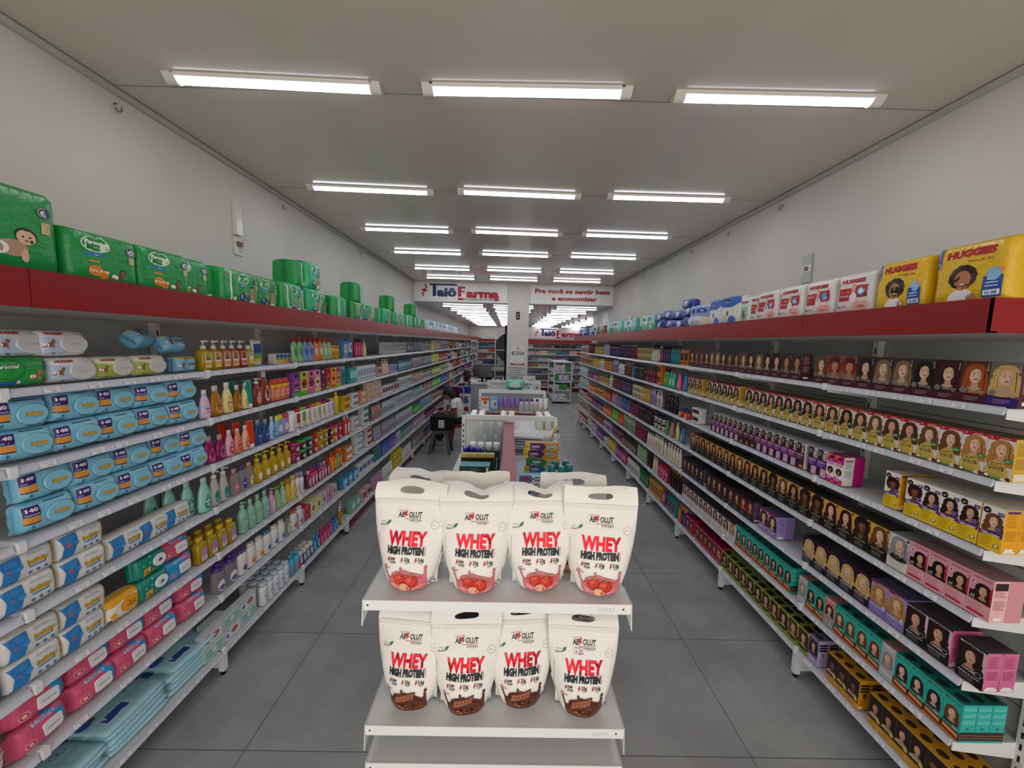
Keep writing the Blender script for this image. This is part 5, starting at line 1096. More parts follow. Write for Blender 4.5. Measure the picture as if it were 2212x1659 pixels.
# shelf 2, left
seq('L', 2, 2.175, [(J('oval', .165, .038, 'd9c0dc', 'e4dadf', 'e3c9dd'), 'lilac baby lotion bottle', 1), (J('oval', .18, .047, 'b8791e', 'cfcac4', 'dca04a', mat='tinted'), 'wide amber baby shampoo bottle', 1), (J('oval', .19, .043, 'e9d493', 'e6dfca', 'd9a542'), 'cream baby lotion bottle', 1), (J('oval', .165, .037, 'a8690f', 'cfcac4', 'dca04a', mat='tinted'), 'amber baby shampoo bottle', 1), (J('oval', .17, .035, 'ead9a0', 'e6dfca', 'd9a542'), 'slim cream baby lotion bottle', 1)], LEFTG)
put(tube(.19, .034, '1f8f82', 'dfe5e2', '2a4a6a', None), 'teal cream tube standing on its white cap', 'L', 2, 2.57, .03); put(tube(.185, .034, '1c7f74', 'dfe5e2', '23505f', None), 'teal cream tube behind another', 'L', 2, 2.53, .1)
seq('L', 2, 2.625, [(J('round', .19, .04, '8a3527', 'e0d9d4', 'dfa9a0', pump=True, name='pump_bottle'), 'brown pump bottle with a pink drop label', 1), (J('oval', .235, .05, '8a3527', 'cfc4bd', 'e9d3cc', name='pump_bottle'), 'large brown bottle with a pink drop label', 1)], LEFTG)
RF = lambda c: soft(Art().rect(-.05, .125, .05, .16, 'c8281f').rect(-.05, .105, .05, .125, 'e0b92a').ell(0, .06, .03, .03, 'f0b9a0').text('Johnsons', 0, .06, .012, '3a3a8a', w=.06, bold=.03), .09, .165, .04, c, 113, fin=0, name='refill_pouch', cat='pouch')
for k in range(3): put(RF(('e8794c', 'ea7a48', 'e56f3c')[k]), 'orange refill pouch with red top', 'L', 2, 2.87 + .07 * k, .02, turn=.15)
def kid(c1, c2, c3, w=.085): return carton(w, .195, .05, c1, None, None, c1, name='kids_hair_carton', extra=lambda a, w, h: a.rect(-w / 2, 0, w / 2, h * .16, c3).ell(0, h * .48, w * .36, h * .22, c2).ell(0, h * .86, w * .2, h * .08, '1d1a1d' if c1 != '4a1a26' else 'e4dcd8').ell(-w * .12, h * .46, w * .12, h * .08, '3a241c').ell(w * .12, h * .46, w * .12, h * .08, '3a241c').lines(-w * .3, h * .26, w * .6, 2, h * .03, 'f0e6ec', h * .012))
seq('L', 2, 3.06, [(kid(a, b, c, w), '%s kids hair care carton' % nm, 1) for a, b, c, w, nm in (('7a3f9a', 'c2458a', '4fa838', .115, 'purple and pink'), ('b8c82a', 'c22a3c', '5fa832', .115, 'lime and red'), ('d95f9a', '8a3a2c', 'd95f9a', .11, 'pink'), ('e08ab8', 'dfe08a', 'dcd24a', .1, 'pink and yellow'), ('4a1a26', '6d2a3c', '9c2a6c', .1, 'dark maroon'), ('c2202c', 'd9453a', '6fb82a', .1, 'red and green'), ('dfa52a', 'e87a1c', 'd9641c', .1, 'orange'), ('cf5f9a', 'e0a52a', 'b8c82a', .1, 'pink and lime'))], LEFTG)
put(soft(Art().ell(0, .1, .035, .03, '0f6a6a'), .12, .2, .05, '1c8a86', 115, name='refill_pouch', cat='pouch'), 'teal upright pouch', 'L', 2, 4.0, .02)
# shelf 3, left
seq('L', 3, 2.185, [(J('oval', .165, .042, 'a31f5e', 'c99aa8', 'd0608c', mat='tinted'), 'magenta baby shampoo bottle', 1), (J('oval', .155, .038, '9c2060', 'c99aa8', 'c46a9a', mat='tinted'), 'magenta shampoo bottle with paler label', 1), (J('oval', .165, .036, 'e7a9bf', 'e6cfd6', 'c2285a'), 'pale pink baby lotion bottle', 1), (J('oval', .16, .035, 'd98a6a', 'd9c4b8', 'd9582a'), 'peach baby shampoo bottle', 1), (J('oval', .165, .035, 'ecb795', 'e6d3c4', 'd9582a'), 'pale peach baby lotion bottle', 1)], LEFTG)
for k in range(3): put(tube(.19, .034, 'd83a1a', 'e3dcd6', '7a1a10', None), 'red-orange cream tube on a white cap', 'L', 3, 2.57 - .055 * k, .03 + .05 * k)
seq('L', 3, 2.62, [(J('oval', .175, .04, '27568f', '8fa3c4', '2f5fb0', mat='tinted'), 'dark blue baby shampoo bottle', 1), (J('oval', .165, .036, '27568f', '8fa3c4', '2f5fb0', mat='tinted'), 'smaller dark blue shampoo bottle', 1), (J('oval', .17, .034, 'a9c4e4', 'c4d2e6', '4a7fd0'), 'pale blue baby lotion bottle', 1)], LEFTG)
for k, (c, e) in enumerate((('7fb4dc', 'e0d02a'), ('b58ac4', 'c22a5a'))): put(soft(Art().rect(-.045, .13, .045, .165, e).ell(0, .06, .03, .03, 'dfe6f2'), .085, .165, .035, c, 117 + k, name='refill_pouch', cat='pouch'), '%s refill pouch' % ('pale blue', 'purple')[k], 'L', 3, 2.9 + .08 * k, .02, turn=.1)
put(bot('can', .165, .034, 'e6e4e6', 'e6e4e6', .12, 1, 'c9c4d0', .8, (.2, .7), capr=.95, name='talc_bottle'), 'white talcum powder bottle', 'L', 3, 3.06, .04)
def kjar(cap, c2): return bot('can', .17, .042, 'e9e6e2', cap, .14, .8, c2, 1.3, (.08, .9), 'rect', None, name='kids_cream_tub', capr=1.0, lcol2='e4dcd0', accent='2a1a18')
seq('L', 3, 3.1, [(kjar(c, l), 'white kids cream tub with %s lid' % nm, 1) for c, l, nm in (('c4202c', 'b8303a', 'red'), ('8fc42a', '5fa040', 'lime'), ('b81f6a', 'c9a9b4', 'magenta'), ('e0821c', 'c9b8c4', 'orange'), ('dfa81c', '9ab86a', 'golden'), ('b81f3a', 'd9a08a', 'crimson'), ('4a2a8a', 'b8b4cc', 'purple'), ('e0bc1c', 'b89ac4', 'yellow'))], LEFTG)
put(bot('slim', .22, .032, 'd9b41c', 'dcb82a', .15, .8, name='lotion_bottle'), 'tall yellow bottle beside the kids tubs', 'L', 3, 3.83, .03)
# shelf 4, left
AQ = bot('oval', .2, .042, '8fc9bf', 'a9d6cd', .16, .6, '1d8a80', 1.1, (.1, .62), 'drop', 'baby', 'e8f4f2', 'd9e8e4')
for k in range(4): put(AQ, 'aqua baby lotion bottle', 'L', 4, 2.165 - .062 * k, .03 + .045 * k)
seq('L', 4, 2.21, [(bot('oval', .215, .036, 'b5b2ac', 'dcd9d4', .22, .62, '1d8a80', 1, (.1, .55), 'ell', None, accent='dfeeea', pump=True, name='pump_bottle', mat='enamel'), 'silver baby pump bottle with teal label', 2), .02, (bot('slim', .17, .034, 'b9a9a4', 'e07a9a', .16, .7, 'd9708f', 1.1, (.1, .6), 'ell', 'baby', mat='clear'), 'clear baby oil bottle with pink cap', 1), (bot('slim', .17, .034, 'a9a9ba', '5a3a9a', .16, .7, '4a3a9a', 1.1, (.1, .6), 'ell', 'baby', mat='clear'), 'clear baby oil bottle with purple cap', 1), (bot('slim', .17, .034, 'b9b2a4', 'd9a574', .16, .7, 'd9c9b0', 1.1, (.1, .6), 'ell', 'baby', '555', mat='clear'), 'clear baby oil bottle with peach cap', 1)], LEFTG)
YP = bot('round', .205, .042, 'c4a01c', 'd9b81c', .3, .7, 'e0b62a', 1.2, (.1, .8), 'ell', None, accent='f0ead8', mat='tinted', pump=True, name='pump_bottle', lcol2='ece6d6')
seq('L', 4, 2.6, [(YP, 'yellow pump bottle with oval label', 5)], LEFTG)
def tub(c, cap): return bot('jar', .08, .047, c, cap, .26, 1, 'd9cfd0', 1.0, (.2, .75), 'ell', accent=cap, capr=1.0, name='hair_cream_tub')
for k, (c, cap, nm) in enumerate((('8a2a4a', 'b83a7a', 'maroon'), ('4a1f2f', '4fa83a', 'dark'), ('2a2a30', '2f9f98', 'black'), ('a8302a', 'b8332c', 'red'), ('c47a1c', 'dd921c', 'amber'), ('7a8a1c', 'c4a41c', 'olive'), ('2a1a2a', 'a82a7a', 'black-and-purple'), ('c9a41c', 'c42a5a', 'yellow'), ('b81f6a', 'c42a6a', 'magenta'))):
    for s in (0, 1): put(tub(c, cap), '%s hair cream tub, %s of a stack' % (nm, ('lower', 'upper')[s]), 'L', 4, 3.1 + .097 * k, .05, .081 * s)
# shelf 5, left
YS = bot('slim', .15, .037, 'b8981c', 'd9b62a', .18, .8, 'b58ac0', 1.1, (.1, .75), 'rect', None, accent='4a3a7a', mat='tinted', pw=.6, lcol2='e4dcd0', name='soap_bottle')
for k in range(4):
    for r in (0, 1): put(YS, 'squat yellow liquid soap bottle', 'L', 5, 2.12 + .078 * k, .04 + .07 * r)
def BB(h, pump): return bot('round', h, .037, '8fbfa8', 'a5cdb9', .2, .8, '86b8a0', 1.2, (.15, .7), 'rect', 'bebê', 'e4f0e8', pump=pump, name='pump_bottle' if pump else 'lotion_bottle')
seq('L', 5, 2.44, [(BB(.21, True), 'sage green baby pump bottle', 1), (BB(.2, False), 'sage green baby bottle', 3), (bot('round', .19, .03, 'd9a0c4', 'd990bc', .24, .8, 'e4c4d6', 1, (.1, .7), 'ell', pump=True, name='pump_bottle'), 'pink pump bottle beside sage ones', 1), (bot('oval', .185, .034, '8fb87f', '7a8f2a', .14, .6, 'c9d9a8', 1.1, (.1, .7), capr=.8), 'green kids shampoo bottle', 1), (bot('oval', .19, .032, '9fc4a8', '8fa83a', .14, .6, 'd9e4c4', 1.1, (.1, .7), capr=.8), 'pale green kids conditioner bottle', 1), (bot('oval', .185, .034, 'e3b02a', 'd9821c', .16, .6, 'e9c86a', 1.1, (.1, .7), capr=.8), 'orange-capped yellow shampoo bottle', 1), (bot('oval', .19, .034, 'e9d47a', 'e4cf6a', .14, .6, 'c98a2a', 1.1, (.1, .7), capr=.8), 'pale yellow shampoo bottle', 1), (bot('slim', .19, .028, 'ecdfe0', 'e08aa4', .2, .8, 'e4a9b4', 1.1, (.1, .7), capr=.7), 'white bottle with pink cap', 1), (bot('slim', .18, .028, 'e6e9ee', '8fb4dc', .24, .8, '9fb8dc', 1.1, (.1, .7), capr=.7), 'white bottle with pale blue cap', 1)], LEFTG)
for k, c in enumerate(('d990a8', 'c42a6a', 'b81f5a', '7a2a8a', '4fa0b8', 'd990b4', 'c42a6a')): put(bot('slim', .15, .026, 'c9407a' if k % 3 else '8a2a4a', c, .22, 1, 'e9d0da', 1.2, (.1, .8), 'ell', accent='3a1a24', capr=.7, name='doll_perfume_bottle'), 'small %s scented bottle' % ('pink-capped', 'magenta-capped', 'crimson-capped', 'purple-capped', 'teal-capped', 'rose-capped', 'deep pink')[k], 'L', 5, 3.27 + .056 * k, .03)
for k in range(4): put(bot('can', .19, .028, ('e0821c', 'd9601c', '4fb0a8', 'd9531c')[k], ('c43a1c', 'c4301c', 'd9501c', 'e07a1c')[k], .2, 1, 'e9c44a', 1.2, (.15, .75), 'rect', accent='b8301c', capr=.8, name='spray_can'), ('orange', 'red-orange', 'turquoise', 'deep orange')[k] + ' sun spray can', 'L', 5, 3.69 + .06 * k, .03)
# shelf 6, left
seq('L', 6, 2.19, [(bot('drop', .19, .05, 'a9a6b4', '5a3f9c', .24, .6, 'e6e3ea', 1.2, (.1, .6), 'ell', accent='5a3f9c', mat='clear', pump=True, name='pump_bottle', lcol2='6a4fa8'), 'clear baby pump bottle with purple pump', 2)], LEFTG)
def WB(c, acc): return bot('drop', .165, .042, 'e6e3df', c, .12, .6, 'e0dcd8', 1.1, (.1, .7), 'ell', accent=acc, lcol2=acc, capr=.7)
seq('L', 6, 2.4, [(WB('6a4fa8', '5a3f9c'), 'white baby bottle with purple cap', 1), (WB('e4e1dc', 'e08a1c'), 'white baby bottle with orange mark', 2), (WB('4a8fc4', '3f7fc4'), 'white baby bottle with blue cap', 1), (WB('e4e1dc', '2f6fc0'), 'white baby bottle with blue mark', 2), (bot('oval', .17, .04, 'b8c9b0', '4a8a3a', .14, .6, 'd9e4d0', 1.1, (.1, .7), mat='clear'), 'clear green-capped bottle', 1), (WB('e07a2c', 'd9501c'), 'white baby bottle with orange cap', 1), (WB('e4e1dc', 'd9501c'), 'white baby bottle with red-orange mark', 1)], LEFTG)
def fig(c, c2): return carton(.1, .12, .1, c, None, None, c, name='nappy_cream_carton', top=c2, extra=lambda a, w, h: a.rect(-w * .38, h * .2, w * .3, h * .8, c2).ell(-w * .05, h * .5, w * .2, h * .22, '7a5a5a').lines(-w * .4, h * .92, w * .7, 1, 1, 'f0eaf0', .006))
seq('L', 6, 3.08, [(fig('b59ac0', 'd9c4de'), 'lilac boxed baby bottle carton', 1, 2), (fig('b81f3a', 'd9405a'), 'crimson boxed baby bottle carton', 1, 2), (fig('d9d48a', 'e9e4ac'), 'pale yellow boxed baby bottle carton', 2, 2), (fig('b8b4c4', 'd9d6de'), 'grey boxed baby bottle carton', 1, 2), (fig('c47a9a', 'dfb0c4'), 'rose boxed baby bottle carton', 1), (fig('c9a9a0', 'e0d0c8'), 'beige boxed baby bottle carton', 1)], LEFTG, off=.02)
# shelf 7, left
CMB = carton(.15, .085, .05, 'a9cfc8', None, None, 'b9c4c9', name='swab_pack', top='d9dcd9', extra=lambda a, w, h: a.rect(-w * .4, h * .2, w * .4, h * .75, '8fbfba').ell(0, h * .5, w * .12, h * .2, 'd9e8e4').rect(-w * .4, h * .8, w * .4, h * .92, 'e6dcd0'))
CMW = carton(.15, .085, .05, 'c4ccd6', None, None, 'b9c4c9', name='swab_pack', top='d9dcd9', extra=lambda a, w, h: a.rect(-w * .4, h * .15, w * .4, h * .8, 'dfe3ec').ell(w * .1, h * .5, w * .2, h * .22, 'c4604a').ell(-w * .3, h * .4, w * .08, h * .14, '2f4f9a').lines(-w * .4, h * .7, w * .3, 1, 1, '2f8fa8', .006))
for k in range(4):
    for s in (0, 1): put((CMB, CMW)[(k + s) % 2], ('teal', 'pale grey')[(k + s) % 2] + ' cotton swab pack, %s layer' % ('lower', 'upper')[s], 'L', 7, 2.16 + .152 * k if k < 3 else 2.24, .02 + (.055 if k == 3 else 0), .086 * s)
HB2 = bot('can', .165, .031, 'dfe4ea', 'c4ced9', .16, 1, 'd4dbe4', 1.2, (.1, .85), 'rect', 'bio', '4a3f8a', 'c46a3a', capr=.9)
for k in range(5):
    for r in range(3): put(HB2, 'white talc-like lotion bottle with grey cap', 'L', 7, 2.62 + .067 * k, .03 + .066 * r)
for k in range(2): put(bot('slim', .17, .034, '5fb4cf', '4fa3c4', .2, .8, 'd9682a', .9, (.1, .5), capr=.7), 'sky-blue kids bottle with orange label', 'L', 7, 2.97 + .072 * k, .03)
for k in range(4):
    for r in range(2): put(bot('can', .125, .024, ('c43a8a', '2a4a9a', '4a9a7a', '5a4a9a')[k], 'dcdad6', .3, 1, 'e4e2de', 1.2, (.35, .9), 'rect', capr=1, name='roll_on_deodorant'), ('pink', 'navy', 'green', 'purple')[k] + ' white-capped roll-on deodorant', 'L', 7, 3.1 + .055 * k, .03 + .055 * r)
for k in range(8): put(bot('oval', .15, .03, ('2f8fc4', '2a7fc0', 'b82a5a', 'c42a6a', 'b83a6a', 'c9406a', '2f6fc4', '3a7fd0')[k], ('3fa0d4', '2a8fd0', 'a81f4a', 'b81f5a', 'b82a5a', 'c42a5a', '1f4f9a', '2a5fb0')[k], .2, .7, 'e0c4d0' if 1 < k < 6 else 'c4dcf0', 1, (.15, .7)), ('blue' if k < 2 or k > 5 else 'rose pink') + ' fabric-softener-like bottle', 'L', 7, 3.33 + .062 * k, .03)
for k in range(3): put(bot('round', .19, .032, 'b88a1c', 'e4e1dc', .26, .8, 'd9b85a', 1.1, (.1, .7), mat='tinted', pump=True, name='pump_bottle'), 'amber hand soap pump bottle', 'L', 7, 3.85 + .07 * k, .03 + .03 * k)
# formula tins at the left border
for t, y, c, c2, txt, tc, nm in ((4, 1.2, '27408f', '8fb0dc', 'MILNUTRI', '1d2a5a', 'navy and white'), (5, 1.2, 'd9dce0', '4a7fc0', 'Ensure', '1d2f6a', 'white and blue'), (6, 1.19, 'e4e0da', '7a5a3a', 'Nutren', '2a2f5a', 'white and brown')):
    tn = bot('can', .135, .05, c, 'b9b4b9', .05, 1, 'e6e3df' if t != 4 else 'c4d4ea', 1.9, (.4, .74), 'rect', txt, tc, mat='enamel', seg=24, capr=1.0, name='formula_tin', cat='tin')
    bm2 = MB(); a = Art()
    if t == 6: a.rect(-.06, .1, .06, .125, 'b81f2c').text('GRÁTIS', .01, .1125, .009, 'f0e4e4', w=.04, bold=.04).rect(-.05, .01, .05, .045, '7a5433').lines(-.03, .035, .05, 3, .009, 'c9a97a', .003)
    else: a.rect(-.07, .005, .07, .05, c2).ell(0, .03, .02, .016, 'e4cf8a')
    a.put(bm2, lambda u, v, l: ((.0503 + l) * math.sin(u / .05), -(.0503 + l) * math.cos(u / .05), v), base=.0006, cut=([k * .01 for k in range(-6, 7)], []))
    tn.parts.append(part('tin_print', bm2)); put(tn, '', 'L', t, y, .06, turn=.25, lab='%s formula tin at the edge of the %s left shelf' % (nm, TIERW[t]))
# ================================================================ the longer stretch of both shelvings: products in facings of a few
_GP = {}
def gp(kind, cap, lab, acc=None):
    k = (kind, cap, lab, acc)
    if k not in _GP:
        o = dict(one=True)
        _GP[k] = {
            's': lambda: bot('slim', .205, .031, '*', cap, .16, .7, lab, 1.1, (.14, .72), 'rect', accent=acc, seg=12, name='shampoo_bottle', **o),
            'w': lambda: bot('waist', .21, .033, '*', cap, .15, .65, lab, 1.1, (.14, .66), 'ell', accent=acc, seg=12, name='shampoo_bottle', **o),
            'l': lambda: bot('oval', .2, .036, '*', cap, .16, .62, lab, 1.1, (.12, .62), 'ell', accent=acc, seg=12, name='lotion_bottle', **o),
            'p': lambda: bot('round', .215, .034, '*', cap, .24, .8, lab, 1.1, (.12, .68), 'rect', accent=acc, seg=12, pump=True, name='pump_bottle', **o),
            'j': lambda: bot('jar', .085, .046, '*', cap, .26, 1, lab, 1.1, (.15, .8), 'rect', accent=acc, seg=14, capr=1.0, name='cream_jar', **o),
            'c': lambda: bot('can', .19, .026, '*', cap, .2, 1, lab, 1.1, (.2, .75), 'rect', accent=acc, seg=12, capr=.85, name='spray_can', **o),
            'd': lambda: bot('can', .12, .024, '*', cap, .3, 1, lab, 1.1, (.2, .85), 'rect', accent=acc, seg=12, capr=1.0, name='deodorant', **o),
            't': lambda: tube(.17, .03, '*', cap, lab, acc, one=True, name='cream_tube'),
            'b': lambda: carton(.075, .165, .05, '*', lab, acc, name='carton'),
            'n': lambda: carton(.11, .12, .06, '*', lab, acc, name='carton'),
            'x': lambda: carton(.14, .075, .07, '*', lab, acc, name='carton'),
            'k': lambda: blister(lab, acc),
        }[kind]()
    return _GP[k]
def blister(lab, acc):
    mb = MB().box(-.045, .045, .012, .015, 0, .17, 'card', '*'); a = Art().rect(-.042, .125, .042, .165, lab or 'e6e6e6').ell(0, .145, .02, .012, acc or '3a5a9a'); a.put(mb, lambda u, v, l: (u, .012 - l, v))
    mb.lathe([(.03, .02), (.034, .03), (.034, .1), (.028, .115)], 'clear', 'c9d2da', 10, 1, .5, oy=.004); mb.lathe([(.012, .025), (.018, .05), (.012, .105)], 'gloss', acc or '3a5a9a', 8, 1, .6, oy=.004)
    return Proto('blister_card', 'packet', [part('blister_card', mb, '*')], (.094, .03, .17))
def fill(side, tier, y0, y1, kind, col, cap, lab, look, stack=1, acc=None, depth=1, off=None):
    pr = gp(kind, cap, lab, acc); wd, d, h = pr.size; n = max(1, int((y1 - y0 + .004) / (wd + .003)))
    for k in range(n):
        for s in range(stack):
            for r in range(depth):
                rr = random.Random(k * 7 + s + int(y0 * 50))
                put(pr, look, side, tier, y0 + (k + .5) * (y1 - y0) / n, (off if off is not None else .012 + (0 if kind in 'bnxk' else d / 2)) + r * (d + .004), s * (h + .0005), rr.uniform(-.05, .05), ('shelf goods on the right-hand shelving', 'shelf goods on the left-hand shelving')[side == 'L'], col)
FR = '''1|4.06|4.25|b|e07a14|1a1614|20120e|orange carton with black spots|1|1a1614
1|4.28|4.52|w|157a7c|101214|20a0a0|teal shampoo bottle with black cap|1|
1|4.52|4.78|s|2a2440|141214|5a4a90|dark violet shampoo bottle|1|c9c2d4
1|4.8|4.88|l|b3232a|dcd8d0|e0d8d0|red lotion bottle|1|
1|4.9|5.12|p|cfccc4|141414|e8e6de|white pump bottle with black head|1|7a8a4a
1|5.14|5.72|j|b9a368|c9b478|8a7440|pale gold cream jar|2|5a4a20
1|5.74|5.98|s|8a1f4a|b9a48a|5a1230|wine shampoo bottle|1|d9b9a0
1|6.0|6.62|s|2a1f33|8a7f96|4a3a58|black-plum shampoo bottle|1|b9a0c0
1|6.66|7.3|w|3d2560|2a1c40|6a4a90|deep purple shampoo bottle|1|c9b9dc
1|7.34|7.74|s|c6cad2|e6e8ec|8a94a6|silver shampoo bottle|1|3a4a6a
1|7.78|8.56|l|b8a03a|8a7a2a|d9cc90|golden green lotion bottle|1|4a5a20
1|8.6|9.2|s|5f1c2a|3a1018|8a3a48|maroon shampoo bottle|1|d9b0a0
1|9.24|10.2|p|b9bcb8|d9dad6|8d9088|grey pump bottle|1|4a4e48
2|4.06|4.18|l|2f7fd0|1f4fa8|d03a4a|bright blue kids bottle|1|
2|4.2|4.34|l|e06a90|c43a6a|f0c0cc|pink kids bottle|1|
2|4.36|4.52|w|2fa89a|c03a3a|d9e8c0|turquoise shampoo bottle with black pump|1|
2|4.54|4.68|w|3f9a4a|1a1a1a|8ac07a|green shampoo bottle|1|6a3a8a
2|4.7|4.92|n|e5760f|20140e|20140e|orange carton with dark round spots|2|c4600c
2|4.95|5.36|j|6d1a34|3f1020|9a3a54|burgundy cream jar|2|d9a0a8
2|5.4|5.76|s|1c2620|0f1210|4a5a3a|black-green shampoo bottle|1|a9b07a
2|5.8|5.9|s|3a66c0|2a4a90|8aa8e0|cobalt shampoo bottle|1|
2|5.92|6.3|w|5c3426|b08a70|8a5a40|brown shampoo bottle|1|e0c0a0
2|6.34|6.64|l|d9d8d6|3a4a4a|9aa8a0|white lotion bottle|1|4a5a50
2|6.68|7.02|s|8d86a6|c9c4d6|5a5474|lilac-grey shampoo bottle|1|e0dcec
2|7.06|7.66|s|b4691c|7a3f10|e0a860|orange-brown shampoo bottle|1|3a2010
2|7.7|8.0|c|e0dedc|c9c6c2|a0a0b0|white spray can|1|
2|8.02|8.66|l|c9a82a|8f7616|e6d68a|yellow lotion bottle|1|5a4a10
2|8.7|10.2|b|c4ae7a|9a8450|8a4a30|pale gold carton|1|4a3a20
3|3.68|3.94|x|dcdad4|4a2a20|4a2a22|small white portrait carton|2|
3|3.97|4.24|j|c4301c|2a2f7a|e0c060|red jar with a dark blue lid|1|
3|4.26|4.5|s|1a1618|0c0c0e|3a2a30|black shampoo bottle|1|a08a70
3|4.52|4.68|j|2a1c2c|141016|5a3a60|black-purple jar|2|
3|4.7|4.9|p|c4bdb4|e4e0da|8a8078|silver pump bottle|1|4a4440
3|4.92|5.06|s|9a86cc|b8a8e0|6a5aa8|lilac shampoo bottle|1|
3|5.08|5.4|w|b88a2a|8a6418|e0c070|gold shampoo bottle|1|4a300c
3|5.44|5.86|j|b8ac8a|d9d0b4|7a6e50|champagne cream jar|2|4a4028
3|5.9|6.4|s|3a3050|24203a|6a5c90|indigo shampoo bottle|1|c0b8e0
3|6.44|6.96|s|5a2030|3a121e|8a4a5a|dark red shampoo bottle|1|e0b8b8
3|7.0|7.2|p|dcdad8|e8e6e2|a0a0a0|small white pump bottle|1|5a5a5a
3|7.24|8.0|n|9ab82a|5a7a14|c43a4a|lime green carton|1|e8e0d0
3|8.04|8.6|n|a81f6a|7a1048|e08ab8|magenta carton|1|f0d0e0
3|8.64|9.2|n|5a2a7a|3a1a58|c04a60|purple carton|1|e0c0e0
3|9.24|10.2|l|d0d4d2|e4e6e4|9ac0a8|clear white bottle|1|4a8a6a
4|4.02|4.16|l|2f6fc0|141414|e0c23a|blue kids shampoo bottle with black cap|1|
4|4.16|4.3|l|d8d49a|c9c48a|4fa84a|cream kids bottle with green mark|1|
4|4.3|4.44|l|d06a6a|141414|f0d0c0|coral kids bottle|1|
4|4.44|4.58|l|3f9a5a|1a2a7a|d94a3a|green kids bottle|1|
4|4.6|4.95|j|c0bcb4|1a1a1c|4a4a50|white jar with a black lid|2|
4|4.98|5.5|s|241c1e|101010|5a3a3a|near-black shampoo bottle|1|b8a080
4|5.54|5.86|s|6a1f30|3a1018|a04a5a|burgundy shampoo bottle|1|e0b8b0
4|5.9|6.3|s|3a4478|2a305a|7a84c0|slate blue shampoo bottle|1|d0d4f0
4|6.34|6.62|s|6a5a90|4a3a70|a89ad0|mauve shampoo bottle|1|
4|6.66|7.0|t|c48a98|b06a7a|e8c0c8||1|
4|7.04|7.5|b|a82424|7a1414|e08a60|red carton|1|f0d8a0
4|7.54|8.3|n|d9b41c|a88410|b83a2a|yellow carton|1|5a2a10
4|8.34|9.0|n|d9641c|a84410|f0d0a0|deep orange carton|1|7a1c10
4|9.04|10.2|l|b9c4c4|dcdedc|8a9a9a|clear grey bottle|1|
5|4.08|4.46|l|ddd6c2|e6e2d4|c8bfa4|cream lotion bottle|1|b83a30
5|4.48|4.56|l|e4ded0|e0661c|8fb04a|cream lotion bottle with orange cap|1|
5|4.58|4.86|s|e0dac8|d8d2c0|b8ae90|tall cream lotion bottle|1|4a7a3a
5|4.88|5.12|l|e2dcca|2f8a3a|b89a60|cream lotion bottle with green cap|1|
5|5.16|5.6|s|6a1a38|8a6a50|a04a68|plum shampoo bottle|1|
5|5.64|6.2|s|93a08c|c0c8b8|5f6e58|sage shampoo bottle|1|d9e0d0
5|6.24|6.5|w|d9501c|b03010|f0b080|orange-red shampoo bottle|1|
5|6.54|6.9|w|4fae1f|2f7a10|b0e08a|grass green shampoo bottle|1|
5|6.94|7.6|n|d95a1c|a83a0c|f0c890|orange soap carton|1|7a1c10
5|7.64|8.5|n|2a2f6a|1a1c48|c03a50|navy carton|1|d8c8e8
5|8.54|9.3|n|b8302c|7a1818|e8e0d8|red and white carton|1|2a4a8a
5|9.34|10.2|n|c9c4bc|a8a29a|8a9a7a|beige carton|1|b83a30
6|4.04|4.32|w|1c1616|c0861c|3a2a1a|black shampoo bottle with amber cap|1|d9a040
6|4.36|4.68|b|a8174a|7a0c30|d94a7a|crimson carton|1|f0c0d0
6|4.7|4.86|l|e0dcd0|d0b82a|c4a62a|white lotion bottle with yellow mark|1|
6|4.9|5.06|s|1e1a1c|101010|5a4a3a|dark shampoo bottle|1|
6|5.1|5.46|s|8aa084|6a8064|b8c8ac|sage green bottle|1|3a4a30
6|5.5|6.2|n|4a3a34|2a201c|8a6a58|dark brown carton|1|d9c0a0
6|6.24|6.86|j|7a4a5a|4a2a38|b8808a|rose-brown cream jar|2|
6|6.9|7.5|n|c4b4d6|9a88b4|4a3a6a|pale violet carton|1|7a2a5a
6|7.54|8.1|n|a83a24|6a1c10|2a1a14|rust red carton|1|e0b070
6|8.14|8.7|n|3a5a4a|24403a|d98a3a|dark green carton|1|b83a30
6|8.74|10.2|n|b09a84|8a7460|5a4a3a|tan carton|1|e0d0b8
7|3.86|3.92|c|4a2f8a|e0701c|7a5ac0|purple spray can with orange cap|1|d9d02a
7|3.92|3.98|c|1f2438|8a8f98|b83a3a|dark spray can with grey cap|1|
7|3.98|4.04|c|d9641c|c4551c|e8a050|orange spray can|1|
7|4.08|4.34|b|1f8a80|0f5a54|3a2a40|teal hair treatment carton|1|d95a8a
7|4.36|4.5|b|9a3a7a|6a1c50|e08ac0|purple-pink carton|1|
7|4.52|4.92|b|c9922a|8a5a14|7a3a1c|amber carton|1|e0c060
7|4.96|5.3|s|1f5a3a|0f3a24|6aa86a|dark green bottle|1|d9e0a0
7|5.34|5.9|l|d8d6cc|1a1a1a|4a4a44|white bottle with black cap|1|
7|5.94|6.2|b|b8286a|7a1040|e88ab4|hot pink carton|1|
7|6.22|6.5|b|7a2f8a|4a1860|c48ad4|violet carton|1|
7|6.54|7.1|b|d9a41c|a87410|f0dc90|golden yellow carton|1|8a3a10
7|7.14|7.4|d|dedcd8|e4e2de|8a8a92|white deodorant|1|
7|7.44|8.0|n|7a4a8a|5a2a68|c8a0d8|mauve carton|1|
7|8.04|8.5|b|b8a8d0|8a78a8|e4dcf0|lilac carton|1|4a6aa8
7|8.54|9.0|l|bcd0b0|dfe6d8|6a9a5a|pale green bottle|1|
7|9.04|10.2|n|9a3030|6a1818|e0d0c0|dark red carton|1|d9b040'''
